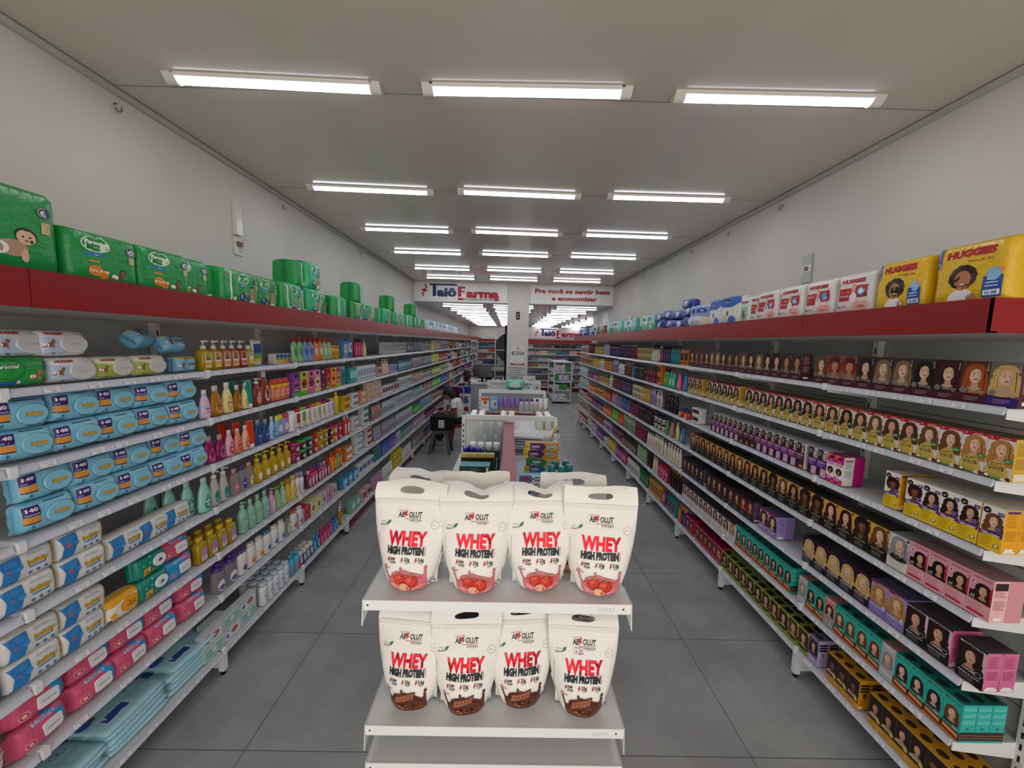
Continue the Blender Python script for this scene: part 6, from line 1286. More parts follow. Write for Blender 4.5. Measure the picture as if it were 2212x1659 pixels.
FL = '''1|4.3|4.5|s|c4204a|2a2430|e88aa0|crimson toiletry bottle with dark cap|1|
1|4.52|4.66|l|dcd6a0|5a9ad0|e8e4c0|pale yellow bottle with blue cap|1|
1|5.16|5.62|b|c0c2c6|a8aab0|9a9ca4|grey-white boxed tumbler|1|d99a70
1|5.64|6.3|b|aeb6bc|d0d4d8|7a848c|clear grey packed brush|1|e4d8b0
1|6.34|6.72|k|54356e|3a2450|8a6aa8|purple blister card|1|d0c0e0
1|6.76|7.4|k|5a5a68|c4c8d0|b8bcc8|hanging grey blister card|1|2a4a8a
1|7.42|8.1|k|c8ccd4|d4d8de|7a8298|hanging clear blister card|1|5a3a6a
1|8.2|8.5|s|dcc42a|e8d84a|f0e8a0|bright yellow bottle|1|3a7a2a
1|8.54|9.2|p|8a9a5a|d9d8d0|c4cca0|olive pump bottle|1|
1|9.24|10.2|s|7aa8d0|dfe4ea|c43a3a|blue and red bottle|1|e8e4dc
2|4.14|4.3|b|2a9a9a|1a6a6a|9ad8d4|teal toiletry carton|1|
2|4.32|4.9|b|e2e2e0|c8c8c6|a0b0c8|white carton with blue base|1|2a5aa8
2|4.94|5.16|n|d9a99a|c08a78|8a4a3a|peach bear-shaped cup carton|1|
2|5.18|5.44|p|d9b0a0|e0c0b4|f0dcd4|pink baby cup|1|
2|5.48|5.8|n|b8a4cc|e0d4ec|6a8ab8|lilac cup carton|1|
2|5.84|6.6|b|2c5f74|1a4050|8ab8c8|petrol blue toothbrush carton|1|e0ecf0
2|6.66|7.4|k|7a7a8a|5a5a68|d8d8e0|hanging hair accessory card|1|b83a4a
2|7.44|8.2|k|3a3a48|9a9aa8|c8c8d4|dark hanging accessory card|1|6ab0d0
2|8.26|9.0|s|b8c42a|8a9410|e0e48a|lime bottle|1|
2|9.04|10.2|l|a83a3a|7a1c1c|e8dcd0|red bottle|1|3a7a4a
3|3.94|4.16|x|d9b42a|a8841a|b85a2a|small yellow carton|2|
3|4.18|4.36|x|e0dedc|b8b8b8|5a8ac0|small white carton|2|
3|4.38|4.62|x|e0905a|b86a3a|f0c8a0|small orange carton|2|
3|4.64|5.1|x|cfc0a4|b0a080|d98a8a|small beige carton|3|8ab08a
3|5.14|5.6|n|dcd0cc|c0b0ac|7a3a48|white and maroon brush carton|1|
3|5.64|5.9|n|c9b0b8|b09098|5a2a3a|rosy brush carton|1|
3|5.94|6.6|b|d8d8d6|c0c0be|8aa8b0|white slim carton|1|5a7a80
3|6.66|7.5|k|d0c8b8|b8b0a0|e0a040|hanging beige card|1|b83a2a
3|7.56|8.2|k|e0e0dc|c0c0bc|3a3a3a|hanging white card|1|2a2a2a
3|8.26|9.2|b|9aa82a|7a8810|d8e0a0|olive-lime carton|1|
3|9.24|10.2|b|c8c0b0|a8a090|7a9a6a|beige-green carton|1|
4|3.98|4.12|s|d03a3a|e4e2e0|f0dcd8|red and white nail polish remover|1|
4|4.14|4.4|x|e0dad8|c8c0be|b09ac0|white cosmetic carton|2|
4|4.42|4.7|x|d4dcd8|b8c4be|2f8a5a|white and green carton|3|
4|4.76|5.1|k|d4603a|b0401c|f0d0c0|orange-carded comb|1|2a2a2a
4|5.14|5.66|k|cfd4d8|a8b0b4|e4e8ea|white hair brush card|1|1f1f28
4|5.7|6.66|b|c4ccd0|a8b0b4|8aa0a8|pale grey carton|1|4a6a78
4|6.72|7.5|k|b8c0c0|98a0a0|3fa0a0|hanging clear card with teal|1|2f9a9a
4|7.56|8.2|k|d0a8b0|b08890|c43a5a|hanging pink card|1|c42a4a
4|8.26|9.2|b|3fa83a|2a7a24|a0d89a|green carton|1|
4|9.24|10.2|s|2f4f9a|1c3068|8aa0d8|navy bottle|1|
5|3.96|4.2|x|e08a3a|b0601c|e8e4e0|orange-edged cosmetic carton|2|
5|4.22|4.5|x|e4e4e4|c4c4c4|7ab0d0|white and blue cosmetic carton|3|
5|4.52|4.8|x|d8d0cc|b8b0ac|b02a2a|white and red cosmetic carton|3|
5|4.84|5.1|t|a8a4b8|8a869a|d0ccd8|grey-lilac tube|1|
5|5.12|5.7|k|b8889a|987080|9ad0d0|hair brush on a rose card|1|4a2a4a
5|5.74|6.66|k|8ac0c8|6aa0a8|d8e8ec|aqua hair brush card|1|c43a5a
5|6.72|7.2|n|2fa82a|1c7a18|8ae07a|bright green basket carton|1|
5|7.24|8.2|k|3a8aa8|2a6a84|c0e0e8|hanging blue card|1|2a7a9a
5|8.26|9.2|n|b8a89a|98887a|6a4a3a|taupe carton|1|
5|9.24|10.2|n|8a3a4a|6a1c2c|e0c0c4|wine carton|1|
6|3.9|4.3|n|3a8ac0|2a6a98|a8d0e8|blue tray carton|1|e0e4e8
6|4.32|4.8|n|dcdce0|bcbcc4|4a6ab0|white carton with blue print|1|
6|4.84|5.1|t|3f8a7a|2a6a5c|8ac0b0|green tube|1|
6|5.12|5.4|s|3a5ab0|2a4080|8aa0e0|royal blue bottle|1|
6|5.42|5.7|s|6a4ab0|4a2f84|b09ae0|violet bottle|1|e07a3a
6|5.74|6.0|k|c8d0d8|a8b0b8|e8ecf0|clear goggles card|1|3a5ab0
6|6.02|6.66|k|7aa83a|5a841c|3a5ab0|lime and blue card|1|2a4a8a
6|6.72|7.6|k|c0c0c8|a0a0a8|9a5a7a|hanging grey card|1|c46a8a
6|7.64|8.6|n|3a2a5a|241a3c|c43a7a|dark violet carton|1|
6|8.64|10.2|n|5a4a44|3a2c28|c8a890|dark carton|1|
7|4.1|4.36|n|7ab89a|5a9878|d0e8dc|mint carton|1|
7|4.4|4.7|n|d9b4b8|b8949a|8a3a4a|pale rose carton|1|
7|4.74|5.1|t|c48ab0|a46a90|e8d0e0|pink bath sponge pack|1|
7|5.14|5.56|t|e0e0dc|c0c0bc|3a6a9a|white bath sponge pack|1|
7|5.6|6.0|n|d4bc1c|a8940c|e8d860|yellow safety carton|2|8a2a10
7|6.04|6.6|t|d8d4cc|b8b4ac|d96a2a|white net sponge pack|1|
7|6.7|7.5|k|b0a0a0|908080|d08a90|hanging pinkish card|1|a84a5a
7|7.54|8.4|n|3a4a8a|2a3668|c03a5a|blue and crimson carton|1|
7|8.44|10.2|n|8a8a80|6a6a60|d8d8cc|grey-green carton|1|'''
for sd, sp in (('R', FR), ('L', FL)):
    for ln in sp.split('\n'):
        t, y0, y1, kd, col, cap, lab, look, st, acc = ln.split('|')
        fill(sd, int(t), float(y0), float(y1), kd, col, cap, lab, look or 'dusty pink cream tube', int(st), acc or None)
# beyond the pillar the goods are a few pixels each: one mass per wall
def crowd(name, label, walls, seed):
    r = random.Random(seed); mb = MB(); pal = 'c9c4bc b8302c 2a4a9a d9a41c 3f8a4a 7a4a8a d8d8d6 2f8a9a c46a8a 4a3a30 e0dcd0 8aa8c8 1f1f24 d9641c'.split()
    for (p0, p1, nrm, tiers, hmax) in walls:
        d = Vector(p1) - Vector(p0); L_ = d.length; d.normalize(); nv = Vector(nrm)
        for z in tiers:
            s = .02
            while s < L_ - .1:
                c = r.choice(pal); c2 = r.choice(pal); n = r.randint(2, 6); wd = r.uniform(.05, .1); h = r.uniform(.6, 1.) * hmax; sh = r.random()
                for k in range(n):
                    if s > L_ - .08: break
                    p = Vector(p0) + d * (s + wd / 2) - nv * .06; q = len(mb.v)
                    if sh < .5:
                        mb.box(-wd / 2, wd / 2, -.03, .03, 0, h, 'card', c); mb.box(-wd * .4, wd * .4, -.031, -.03, h * .3, h * .7, 'card', c2)
                    else: mb.lathe([(wd * .45, 0), (wd * .48, h * .6), (wd * .25, h * .8), (wd * .25, h)], 'gloss', [c, c, c2, c2][:3], 7, 1, .7)
                    for i in range(q, len(mb.v)):
                        x, y, zz = mb.v[i]; v = p + d * x - nv * y; mb.v[i] = (v.x, v.y, z + zz)
                    s += wd + .004
                s += r.uniform(0, .05)
    tag(node(name, mb.mesh(name)), label, 'goods', kind='stuff')
crowd('rear_shelf_goods', 'bottles and boxes crowding the far left shelving beyond the beam', [((xl(10.25), 10.25, 0), (xl(18.1), 18.1, 0), (1, 0, 0), TL, .2)], 3)
# ================================================================ signs on the beam, pillar notices
def plate(name, cat, label, x0, x1, z0, z1, y, col, art, t=.012, mat='card', fr=None):
    mb = MB().box(x0, x1, y - t, y, z0, z1, mat, col); parts = [part('panel', mb)]
    am = MB(); art.put(am, lambda u, v, l: ((x0 + x1) / 2 + u, y - t - l, (z0 + z1) / 2 + v), base=.0006)
    parts.append(part('lettering', am))
    o = Proto(name, cat, parts).put((0, 0, 0), 0, label); return o
def molecule(a, x, y, s, c='b01e2c'):
    for dx, dy, r in ((0, 0, .34), (.55, .9, .3), (-.15, 1.0, .0), (-.55, -.9, .3), (.55, -.1, .3), (-.55, .15, .3), (.35, 1.6, .28), (-.35, -1.6, .28)):
        if r: a.ell(x + dx * s, y + dy * s, r * s, r * s, c, 14)
    for p, q in (((-.35, -1.6), (-.55, -.9)), ((-.55, -.9), (0, 0)), ((0, 0), (.55, .9)), ((.55, .9), (.35, 1.6)), ((-.55, .15), (.55, -.1)), ((0, -.6), (0, .6))):
        dx, dy = q[0] - p[0], q[1] - p[1]; l = math.hypot(dx, dy); nx, ny = -dy / l * .17, dx / l * .17
        a.poly([(x + (p[0] + nx) * s, y + (p[1] + ny) * s), (x + (q[0] + nx) * s, y + (q[1] + ny) * s), (x + (q[0] - nx) * s, y + (q[1] - ny) * s), (x + (p[0] - nx) * s, y + (p[1] - ny) * s)], c)
    return a
def taio(k):
    a = Art(); molecule(a, -.83 * k, .03 * k, .075 * k)
    a.rect(-.71 * k, .145 * k, -.08 * k, .185 * k, '1d2c66').rect(-.64 * k, -.1 * k, -.56 * k, .15 * k, '1d2c66').text('aiô', -.315 * k, .005 * k, .19 * k, '1d2c66', w=.46 * k, bold=.06)
    a.rect(-.06 * k, .09 * k, .11 * k, .13 * k, 'b01e2c').rect(-.06 * k, -.1 * k, .02 * k, .1 * k, 'b01e2c').rect(-.0 * k, .0 * k, .1 * k, .035 * k, 'b01e2c').text('arma', .51 * k, -.015 * k, .185 * k, 'b01e2c', w=.76 * k, bold=.06)
    a.rect(-.06 * k, -.18 * k, .07 * k, -.125 * k, 'b01e2c').rect(.77 * k, -.18 * k, .89 * k, -.125 * k, 'b01e2c').text('DROGARIA DRUGSTORE', .42 * k, -.155 * k, .038 * k, '1d2c66', w=.66 * k, bold=.03)
    return a
plate('shop_sign', 'sign', 'white fascia sign with blue and red shop name on the beam', XWL + .01, PX0 - .02, HB + .01, HC - .012, YB, 'e9e7e4', taio(.96))
sl = Art().text('Pra você se sentir bem', 0, .08, .092, 'a81f28', w=1.66, bold=.05).text('e economizar', .05, -.075, .092, 'a81f28', w=1.02, bold=.05)
plate('slogan_sign', 'sign', 'white fascia sign with a red two-line slogan on the beam', PX1 + .03, XWR - .01, HB + .01, HC - .012, YB, 'e9e7e4', sl)
wf = Art()
for r_, c in ((.058, '3a3f48'), (.04, '3a3f48'), (.022, '3a3f48')):
    wf.poly([(r_ * math.cos(math.radians(a_)), .13 + r_ * math.sin(math.radians(a_))) for a_ in range(45, 136, 9)] + [((r_ - .011) * math.cos(math.radians(a_)), .13 + (r_ - .011) * math.sin(math.radians(a_))) for a_ in range(135, 44, -9)], c)
wf.ell(0, .128, .008, .008, '3a3f48').rect(-.11, .015, .11, .095, '5a6478').ell(-.11, .055, .035, .04, '5a6478').ell(.11, .055, .035, .04, '5a6478').rect(.0, .025, .1, .085, 'e4e4e2').text('Wi', -.06, .055, .05, 'f0f0f0', w=.075, bold=.05).text('Fi', .05, .055, .05, '3a4252', w=.06, bold=.05)
wf.poly([(-.16, -.21), (.16, -.21), (.16, -.17), (.06, -.185), (-.06, -.185), (-.16, -.165)], '9a1c24').lines(-.03, -.15, .06, 1, 1, '555', .008)
plate('wifi_poster', 'poster', 'white wifi notice with grey logo and red wave on the pillar', .035, .36, 1.59, 2.03, YB - .012, 'dcdad6', wf, .004)
nt = Art()
for k, (t, w_) in enumerate((('MEDICAMENTOS PODEM', .37), ('CAUSAR EFEITOS', .26), ('INDESEJADOS.', .24), ('EVITE A AUTOMEDICAÇÃO:', .4), ('INFORME-SE COM O', .3), ('FARMACÊUTICO.', .3))): nt.text(t, 0, .13 - k * .052, .02, '3a3f48' if k < 5 else '20242c', w=w_, bold=.03 + .02 * (k == 5))
plate('medicine_notice', 'notice', 'white medicine warning notice below the wifi poster', -.04, .41, 1.24, 1.57, YB - .012, 'c9c9c9', nt, .004)
Proto('pillar_socket', 'socket', [part('plate', MB().box(.14, .22, YB - .022, YB - .012, 2.62, 2.78, 'matt', '1c1c1e')), part('socket', MB().lathe([(.018, 0), (.018, .004)], 'gloss', 'c9c9c9', 12).fit(lambda x, y, z: (.18 + x, YB - .022 - z, 2.73 + y))), part('socket', MB().lathe([(.018, 0), (.018, .004)], 'gloss', 'c9c9c9', 12).fit(lambda x, y, z: (.18 + x, YB - .022 - z, 2.67 + y)))]).put((0, 0, 0), 0, 'black double socket plate high on the white pillar')
# back wall of the rear room
plate('rear_shop_sign', 'sign', 'white shop name sign above the rear wall shelves', .7, 3.6, 2.3, 2.79, 17.155, 'dfdedb', taio(1.13))
def rearbay():
    hw = .5; parts = [part('back_panel', MB().box(-hw, hw, .3, .315, .1, 2.1, 'enamel', 'b9bbba'))]
    for z in (1.9, 1.62, 1.34, 1.06, .78, .5, .2): parts.append(part('shelf', MB().box(-hw + .002, hw - .002, 0, .298, z - .03, z - .003, 'enamel', 'd4d6d8')))
    parts.append(part('fascia', MB().box(-hw + .001, hw - .001, -.1, .3, 2.12, 2.25, 'enamel', '9c1318'))); parts.append(part('kick_plate', MB().box(-hw + .001, hw - .001, .03, .05, 0, .15, 'enamel', '7a1015')))
    return Proto('rear_shelving_bay', 'shelving', parts)
RB = rearbay(); k = 0
YRB = 18.3
for x, yy in ((-1.0, YRB), (.05, YRB), (1.15, 16.75), (2.152, 16.75), (3.154, 16.75)):
    k += 1; RB.put((x, yy, 0), 0, 'white shelving bay with red fascia on the rear wall, %s from the left' % nth(k), 'rear wall shelving')
crowd('rear_wall_goods', 'medicine boxes and bottles crowding the rear wall shelves', [((-1.48, YRB + .07, 0), (.55, YRB + .07, 0), (0, -1, 0), (1.9, 1.62, 1.34, 1.06, .78, .5, .2), .19), ((.7, 16.82, 0), (3.6, 16.82, 0), (0, -1, 0), (1.9, 1.62, 1.34, 1.06, .78, .5, .2), .17)], 9)
# ================================================================ wall fittings
for sd, x, y, z, lb in (('L', XWL, 3.12, 2.86, 'left'),):
    b = MB().box(x, x + .012, y - .045, y + .045, z - .13, z + .0, 'gloss', 'cfcdc6').box(x + .012, x + .03, y - .02, y + .03, z - .06, z - .03, 'matt', '8a6a5a')
    b.tube([(x + .02, y, z - .02), (x + .035, y + .035, z - .09), (x + .03, y - .01, z - .11), (x + .02, y + .03, z - .05)], .004, 'gloss', 'd8d4cc', 6)
    p2 = MB().box(x, x + .03, y - .035, y + .03, z + .02, z + .26, 'gloss', 'dcdad4')
    lp = MB().lathe([(.012, 0), (.02, .01), (.018, .03)], 'clear', 'dfe4e8', 10, ox=x + .04, oy=y + .07).fit(lambda a_, b_, c_: (a_, b_, c_ + z - .0))
    Proto('emergency_light', 'light', [part('junction_plate', b), part('housing', p2), part('lens', lp)]).put((0, 0, 0), 0, 'white open emergency light box with loose wires on the left wall')
Proto('switch_plate', 'switch', [part('plate', MB().box(XWR - .012, XWR, 3.0, 3.09, 2.62, 2.83, 'gloss', 'a8aaa9')), part('tape', MB().box(XWR - .014, XWR - .0122, 2.998, 3.09, 2.7, 2.75, 'gloss', 'd4d4d2')), part('knob', MB().box(XWR - .022, XWR - .014, 3.03, 3.06, 2.71, 2.74, 'matt', '777'))]).put((0, 0, 0), 0, 'taped grey switch plate on the right wall')
for k, (x, y, z) in enumerate(((XWR - .02, 7.35, 2.6), (XWR - .02, 9.6, 2.5))):
    Proto('spot_light', 'light', [part('bracket', MB().box(x - .01, x + .02, y - .05, y + .05, z, z + .05, 'gloss', 'b9bbbd')), part('lamp_head', MB().lathe([(.03, -.12), (.045, -.08), (.02, 0)], 'clear', 'dfe4e8', 10, ox=x - .03, oy=y).fit(lambda a_, b_, c_: (a_, b_, c_ + z)))]).put((0, 0, 0), 0, ('small clear wall lamp on the right wall before the beam', 'small clear wall lamp on the right wall beyond the beam')[k])
for sd, x, ys_ in ((-1, XWL + .01, (2.22, 3.75, 5.6, 7.3)), (1, XWR - .01, (3.4, 5.0, 6.8, 4.2))):
    for k, y in enumerate(ys_):
        hk = MB(); n = 10; hk.tube([(x - sd * .012 + .0 * t, y + .02 * math.cos(t), HC - .1 + .02 * math.sin(t)) for t in [2.2 + 4.6 * q / n for q in range(n + 1)]], .0035, 'steel', '8a8a88', 6); hk.tube([(x + sd * .012, y, HC - .08), (x - sd * .012, y, HC - .08)], .003, 'steel', '8a8a88', 6)
        tag(node('ceiling_hook', hk.mesh('ceiling_hook')), 'small metal eye hook near the ceiling, %s along the %s wall' % (nth(sorted(ys_).index(y) + 1), 'left' if sd < 0 else 'right'), 'hook', 'eye hooks below the ceiling')
# ================================================================ island shelving behind the rack
def slotbar(mb, x, y, z0, z1):
    mb.box(x - .017, x + .017, y - .015, y + .015, z0, z1, 'enamel', 'e4e6e6')
    for k in range(int((z1 - z0 - .1) / .055)): mb.box(x - .005, x + .005, y - .0158, y - .0148, z0 + .06 + k * .055, z0 + .088 + k * .055, 'matt', '1c1c1c')
    return mb
def frame(x0, x1, y, z1, sheet=None):
    p = [part('upright', slotbar(MB(), x0, y, 0, z1)), part('upright', slotbar(MB(), x1, y, 0, z1)), part('top_bar', MB().box(x0 - .017, x1 + .017, y - .016, y + .02, z1 - .045, z1, 'enamel', 'dddfdf'))]
    if sheet: p.append(part('side_sheet', MB().box(sheet[0], sheet[1], y + .004, y + .012, .3, z1 - .046, 'enamel', 'd6d8d6')))
    return p
def islandA():
    y0, y1 = 1.69, 3.7
    parts = [part('spine', MB().box(-.01, .045, y0, y1, .12, 1.3, 'enamel', 'b9bcbd'))]
    c = MB().box(-.03, .06, y0, 2.72, 1.301, 1.325, 'enamel', '8f2b36').box(-.03, .06, 2.722, y1, 1.301, 1.325, 'enamel', '8f2b36'); parts.append(part('spine_cap', c))
    for x0, x1 in ((-.46, -.012), (.047, .5)):
        parts.append(part('shelf', MB().box(x0, x1, y0, y1, .975, .999, 'enamel', 'c9cdd0'))); parts.append(part('shelf', MB().box(x0, x1, y0, y1, .55, .575, 'enamel', 'c9cdd0')))
        parts.append(part('base', MB().box(x0, x1, y0, y1, .02, .16, 'enamel', 'c4c7c8')))
    for k in range(13):
        r = random.Random(k); y = 3.22 + .42 * r.random(); z = 1.05 + .019 * k; h = MB()
        h.tube([(.047, y, z), (.3, y - .01, z - .005), (.46, y - .015, z - .004), (.475, y - .015, z + .012)], .0028, 'gloss', 'e2e4e4', 6); h.box(.046, .05, y - .02, y + .02, z - .012, z + .012, 'gloss', 'e8eaea')
        h.box(.468, .47, y - .03, y, z + .0, z + .016, 'gloss', 'dfe1e1'); parts.append(part('peg_hook', h))
    Proto('island_shelving', 'shelving', parts).put((0, 0, 0), 0, 'white steel island shelving with a red spine cap behind the protein rack')
islandA()
Proto('island_end_frame', 'shelving', frame(-.43, .475, 3.73, 1.385, (-.41, -.01))).put((0, 0, 0), 0, 'slotted white steel frame closing the first island')
def shelfB():
    parts = [part('top_shelf', MB().box(-.42, .5, 3.76, 4.85, 1.15, 1.17, 'enamel', 'd3d6d7')), part('spine', MB().box(.0, .05, 3.8, 4.9, .1, 1.148, 'enamel', 'b4b7b8')), part('base', MB().box(-.42, .5, 3.76, 4.9, .02, .16, 'enamel', 'c4c7c8')), part('shelf', MB().box(-.42, -.002, 3.76, 4.9, .6, .62, 'enamel', 'c9cdd0')), part('shelf', MB().box(.052, .5, 3.76, 4.9, .6, .62, 'enamel', 'c9cdd0'))]
    Proto('island_shelving', 'shelving', parts).put((0, 0, 0), 0, 'second white island shelving topped with white-lidded jars')
    p = frame(-.385, .505, 5.26, 1.45) + [part('back_panel', MB().box(-.36, .48, 5.262, 5.272, .1, 1.4, 'enamel', '9aa0a8'))]
    sh = MB().box(-.385, .505, 4.98, 5.255, 1.15, 1.17, 'enamel', 'd0d3d5'); lp = MB().box(-.4, .52, 4.972, 4.978, 1.125, 1.178, 'enamel', '8f2025'); tk = MB().box(-.04, .03, 4.9705, 4.9718, 1.135, 1.17, 'card', 'd8cfb0')
    p.append(part('shelf', sh, None, [('front_lip', lp, None), ('price_ticket', tk, None)])); p.append(part('shelf', MB().box(-.385, .505, 4.98, 5.255, .7, .72, 'enamel', 'd0d3d5'))); p.append(part('base', MB().box(-.385, .505, 5.0, 5.255, .02, .16, 'enamel', 'c4c7c8')))
    Proto('end_shelf_unit', 'shelving', p).put((0, 0, 0), 0, 'end shelf with a red lip facing the camera behind the white jars')
shelfB()
def shelfC():
    p = frame(-.34, .545, 6.62, 1.45, (-.32, -.02)) + [part('spine', MB().box(.06, .11, 5.34, 6.6, .1, 1.28, 'enamel', 'b4b7b8')), part('spine_cap', MB().box(.045, .125, 5.34, 6.58, 1.281, 1.305, 'enamel', 'b5707a'))]
    for x0, x1 in ((-.35, .058), (.112, .54)):
        p.append(part('shelf', MB().box(x0, x1, 5.34, 6.6, .98, 1.0, 'enamel', 'c9cdd0'))); p.append(part('base', MB().box(x0, x1, 5.34, 6.6, .02, .16, 'enamel', 'c4c7c8')))
    Proto('island_shelving', 'shelving', p).put((0, 0, 0), 0, 'third island shelving with a pinkish spine cap below the green basket')
    p = [part('top_shelf', MB().box(-.36, .56, 6.66, 8.2, 1.2, 1.22, 'enamel', 'd3d6d7')), part('body', MB().box(-.3, .5, 6.7, 8.2, .02, 1.198, 'enamel', 'bcc0c1'))]
    Proto('island_shelving', 'shelving', p).put((0, 0, 0), 0, 'last island shelving before the pillar, full of small white bottles')
shelfC()
def at(pr, x, y, z, label, group=None, rz=0., col=None, tilt=None): return pr.put((x, y, z), rz, label, group, col, None, tilt)
# first island, left side
GB_ = bot('waist', .36, .052, 'b9c6cc', 'dfe4e6', .1, 1, None, mat='clear', capmat='clear', seg=18, name='glass_bottle')
for k, (x, y) in enumerate(((-.245, 3.5), (-.155, 3.53), (-.07, 3.5), (-.2, 3.38), (-.1, 3.37))): at(GB_ if k < 3 else bot('round', .27, .045, 'b4c2c8', 'e4e8ea', .14, 1, None, mat='clear', capmat='clear', seg=16, name='glass_bottle'), x, y, 1.0, 'clear glass bottle, %s from the left on the first island' % nth(k + 1) if k < 3 else 'shorter clear bottle, %s of two in front of tall ones' % nth(k - 2), 'clear bottles on the island')
at(carton(.09, .13, .05, 'dfe4ec', '8fb4d8', '4a7ab8'), -.3, 3.42, 1.0, 'pale blue carton beside the clear bottles', col='dfe4ec')
SP = bot('can', .25, .03, '1f4a48', 'e6e6e4', .26, 1, '2a4a80', 1.2, (.35, .98), 'rect', None, name='spray_can', capr=1.0, cat='can')
for k in range(4):
    o = at(SP, -.29 + .068 * k, 3.2, 1.0, 'dark green spray can with white cap, %s from the left on the island' % nth(k + 1), 'white-capped spray cans')
vt = MB(); Art().text('Gelo-gel', 0, 0, .018, 'd9e4e0', w=.1, bold=.03, rot=R90).put(vt, lambda u, v, l: ((.0312 + l) * math.sin(u / .03), -(.0312 + l) * math.cos(u / .03), .075 + v)); node('can_lettering', vt.mesh('can_lettering'), o)
DB_ = bot('can', .225, .022, '27307a', '1f1f96', .25, 1, '8a8fc4', 1.1, (.3, .8), 'rect', name='deodorant_can', capr=1.0, cat='can')
for k, (x, y) in enumerate(((-.34, 3.12), (-.29, 3.125), (-.235, 3.11), (-.315, 3.17))): at(DB_, x, y, 1.0, 'deodorant can with royal blue cap, %s behind the gold cartons' % nth(k + 1), 'blue-capped deodorants')
GC = carton(.066, .2, .05, '4a4214', None, None, '5c5220', name='gold_carton', top='c9b06a', extra=lambda a, w, h: a.rect(-w / 2, h * .86, w / 2, h, 'bfa65e').rect(-w * .42, h * .72, w * .42, h * .84, '17150c').rect(-w * .3, h * .02, w * .3, h * .3, '6a5a1c'))
for k in range(4): at(GC, -.335 + .068 * k, 3.02, 1.0, 'dark olive and gold carton, %s from the left on the island' % nth(k + 1), 'gold cartons', col='4a4214')
GD = carton(.23, .052, .12, '16281f', None, None, '1b3026', name='flat_carton', top='4f9aa8', extra=lambda a, w, h: a.rect(-w * .46, h * .2, -w * .2, h * .8, '22382c').rect(-w * .16, h * .2, w * .2, h * .8, '223a2e').rect(w * .38, h * .15, w * .46, h * .85, 'dfe3df').lines(-w * .14, h * .66, w * .3, 3, h * .2, '6a8a7a', .003))
for k in range(3): at(GD, -.25 + .004 * k, 2.84, 1.0 + .0525 * k, 'flat dark green carton, %s from the bottom of three stacked' % nth(k + 1), 'flat green cartons', col='16281f')
# first island, right side
def corega(c1, c2, txt, st=None):
    def ex(a, w, h):
        a.poly([(w * .02, 0), (w / 2, 0), (w / 2, h), (w * .02, h), (w * .12, h / 2)], c2).ell(w * .28, h * .5, w * .14, h * .3, 'e3e6e6').ell(w * .28, h * .5, w * .125, h * .25, '1f6a70').text('COREGA', w * .28, h * .5, h * .2, 'e6ecec', w=w * .2, bold=.04, rot=math.pi)
        a.text(txt, -w * .2, h * .52, h * .3, 'ead9e6', w=w * .24, bold=.04, rot=math.pi).lines(-w * .4, h * .2, w * .3, 2, h * .12, 'b8a0c8', h * .05)
        if st: a.rect(-w * .5, 0, -w * .36, h, st).text('R 06', -w * .43, h * .5, h * .2, '222', w=w * .1, bold=.04, rot=math.pi)
    return carton(.27, .062, .055, c1, None, None, c1, name='tablet_carton', top=c2, extra=ex)
CM, CG, CB_ = corega('4a2260', 'b8862a', 'MAX', 'e3c41e'), corega('2f7a44', 'c99a3a', 'MENTA'), corega('1f6fa0', '9ac4e0', 'TRIPLA', 'e3c41e')
for k, (pr, c, nm) in enumerate(((CB_, '1f6fa0', 'blue'), (CB_, '1f6fa0', 'blue'), (CG, '2f7a44', 'green'), (CM, '4a2260', 'purple and gold'), (CM, '4a2260', 'purple and gold'))): at(pr, .27 + .012 * (k % 3), 2.98 + .012 * (k % 2), 1.0 + .0625 * k, '%s denture tablet carton, %s from the bottom of the stack' % (nm, nth(k + 1)), 'denture tablet cartons', col=c)
CF = carton(.165, .05, .06, 'dfe6ec', None, None, 'c9d6e0', name='cream_carton', top='8ab8d8', extra=lambda a, w, h: a.poly([(-w / 2, 0), (-w * .02, 0), (w * .08, h / 2), (-w * .02, h), (-w / 2, h)], '1f78a0').ell(-w * .26, h * .5, w * .18, h * .28, 'b02a4a').ell(w * .27, h * .5, w * .2, h * .32, '2a5f70').text('COREGA', w * .27, h * .5, h * .22, 'e6ecec', w=w * .28, bold=.04, rot=math.pi).rect(-w / 2, 0, w / 2, h * .1, 'c06a8a'))
for k in range(3): at(CF, .175 + .004 * k, 2.68, 1.0 + .0505 * k, 'white and blue denture cream carton, %s from the bottom, near the spine' % nth(k + 1), 'denture cream cartons', col='dfe6ec', rz=.02 * k)
for k in range(2): at(carton(.03, .12, .05, 'd9c41e', None, None, 'e3cf2a', name='small_carton', extra=lambda a, w, h: a.lines(-w * .3, h * .8, w * .6, 8, h * .08, '6a5a10', .002)), .285, 2.7 + .055 * k, 1.0, 'slim yellow carton, %s beside the teal-capped bottles' % ('front one', 'rear one')[k], col='d9c41e')
MW = bot('drop', .24, .034, 'd9d4e4', '157a78', .24, .7, '4a2a8a', 1.2, (.05, .6), 'ell', None, accent='b02a3a', name='mouthwash_bottle', lcol2='5a3a9a', capr=.75)
for k, (x, y) in enumerate(((.325, 2.66), (.39, 2.63), (.45, 2.68), (.36, 2.75), (.44, 2.77))): at(MW, x, y, 1.0, 'white and purple bottle with teal cap, %s on the island' % nth(k + 1), 'teal-capped bottles')
cup = MB().lathe([(.042, 0), (.047, .11), (.05, .115), (.047, .118), (.045, .114), (.04, .004)], 'clear', 'd9e0e0', 18, capt=False)
at(Proto('clear_cup', 'cup', [part('clear_cup', cup)]), .36, 3.2, 1.2, 'clear plastic cup holding bright toothbrushes')
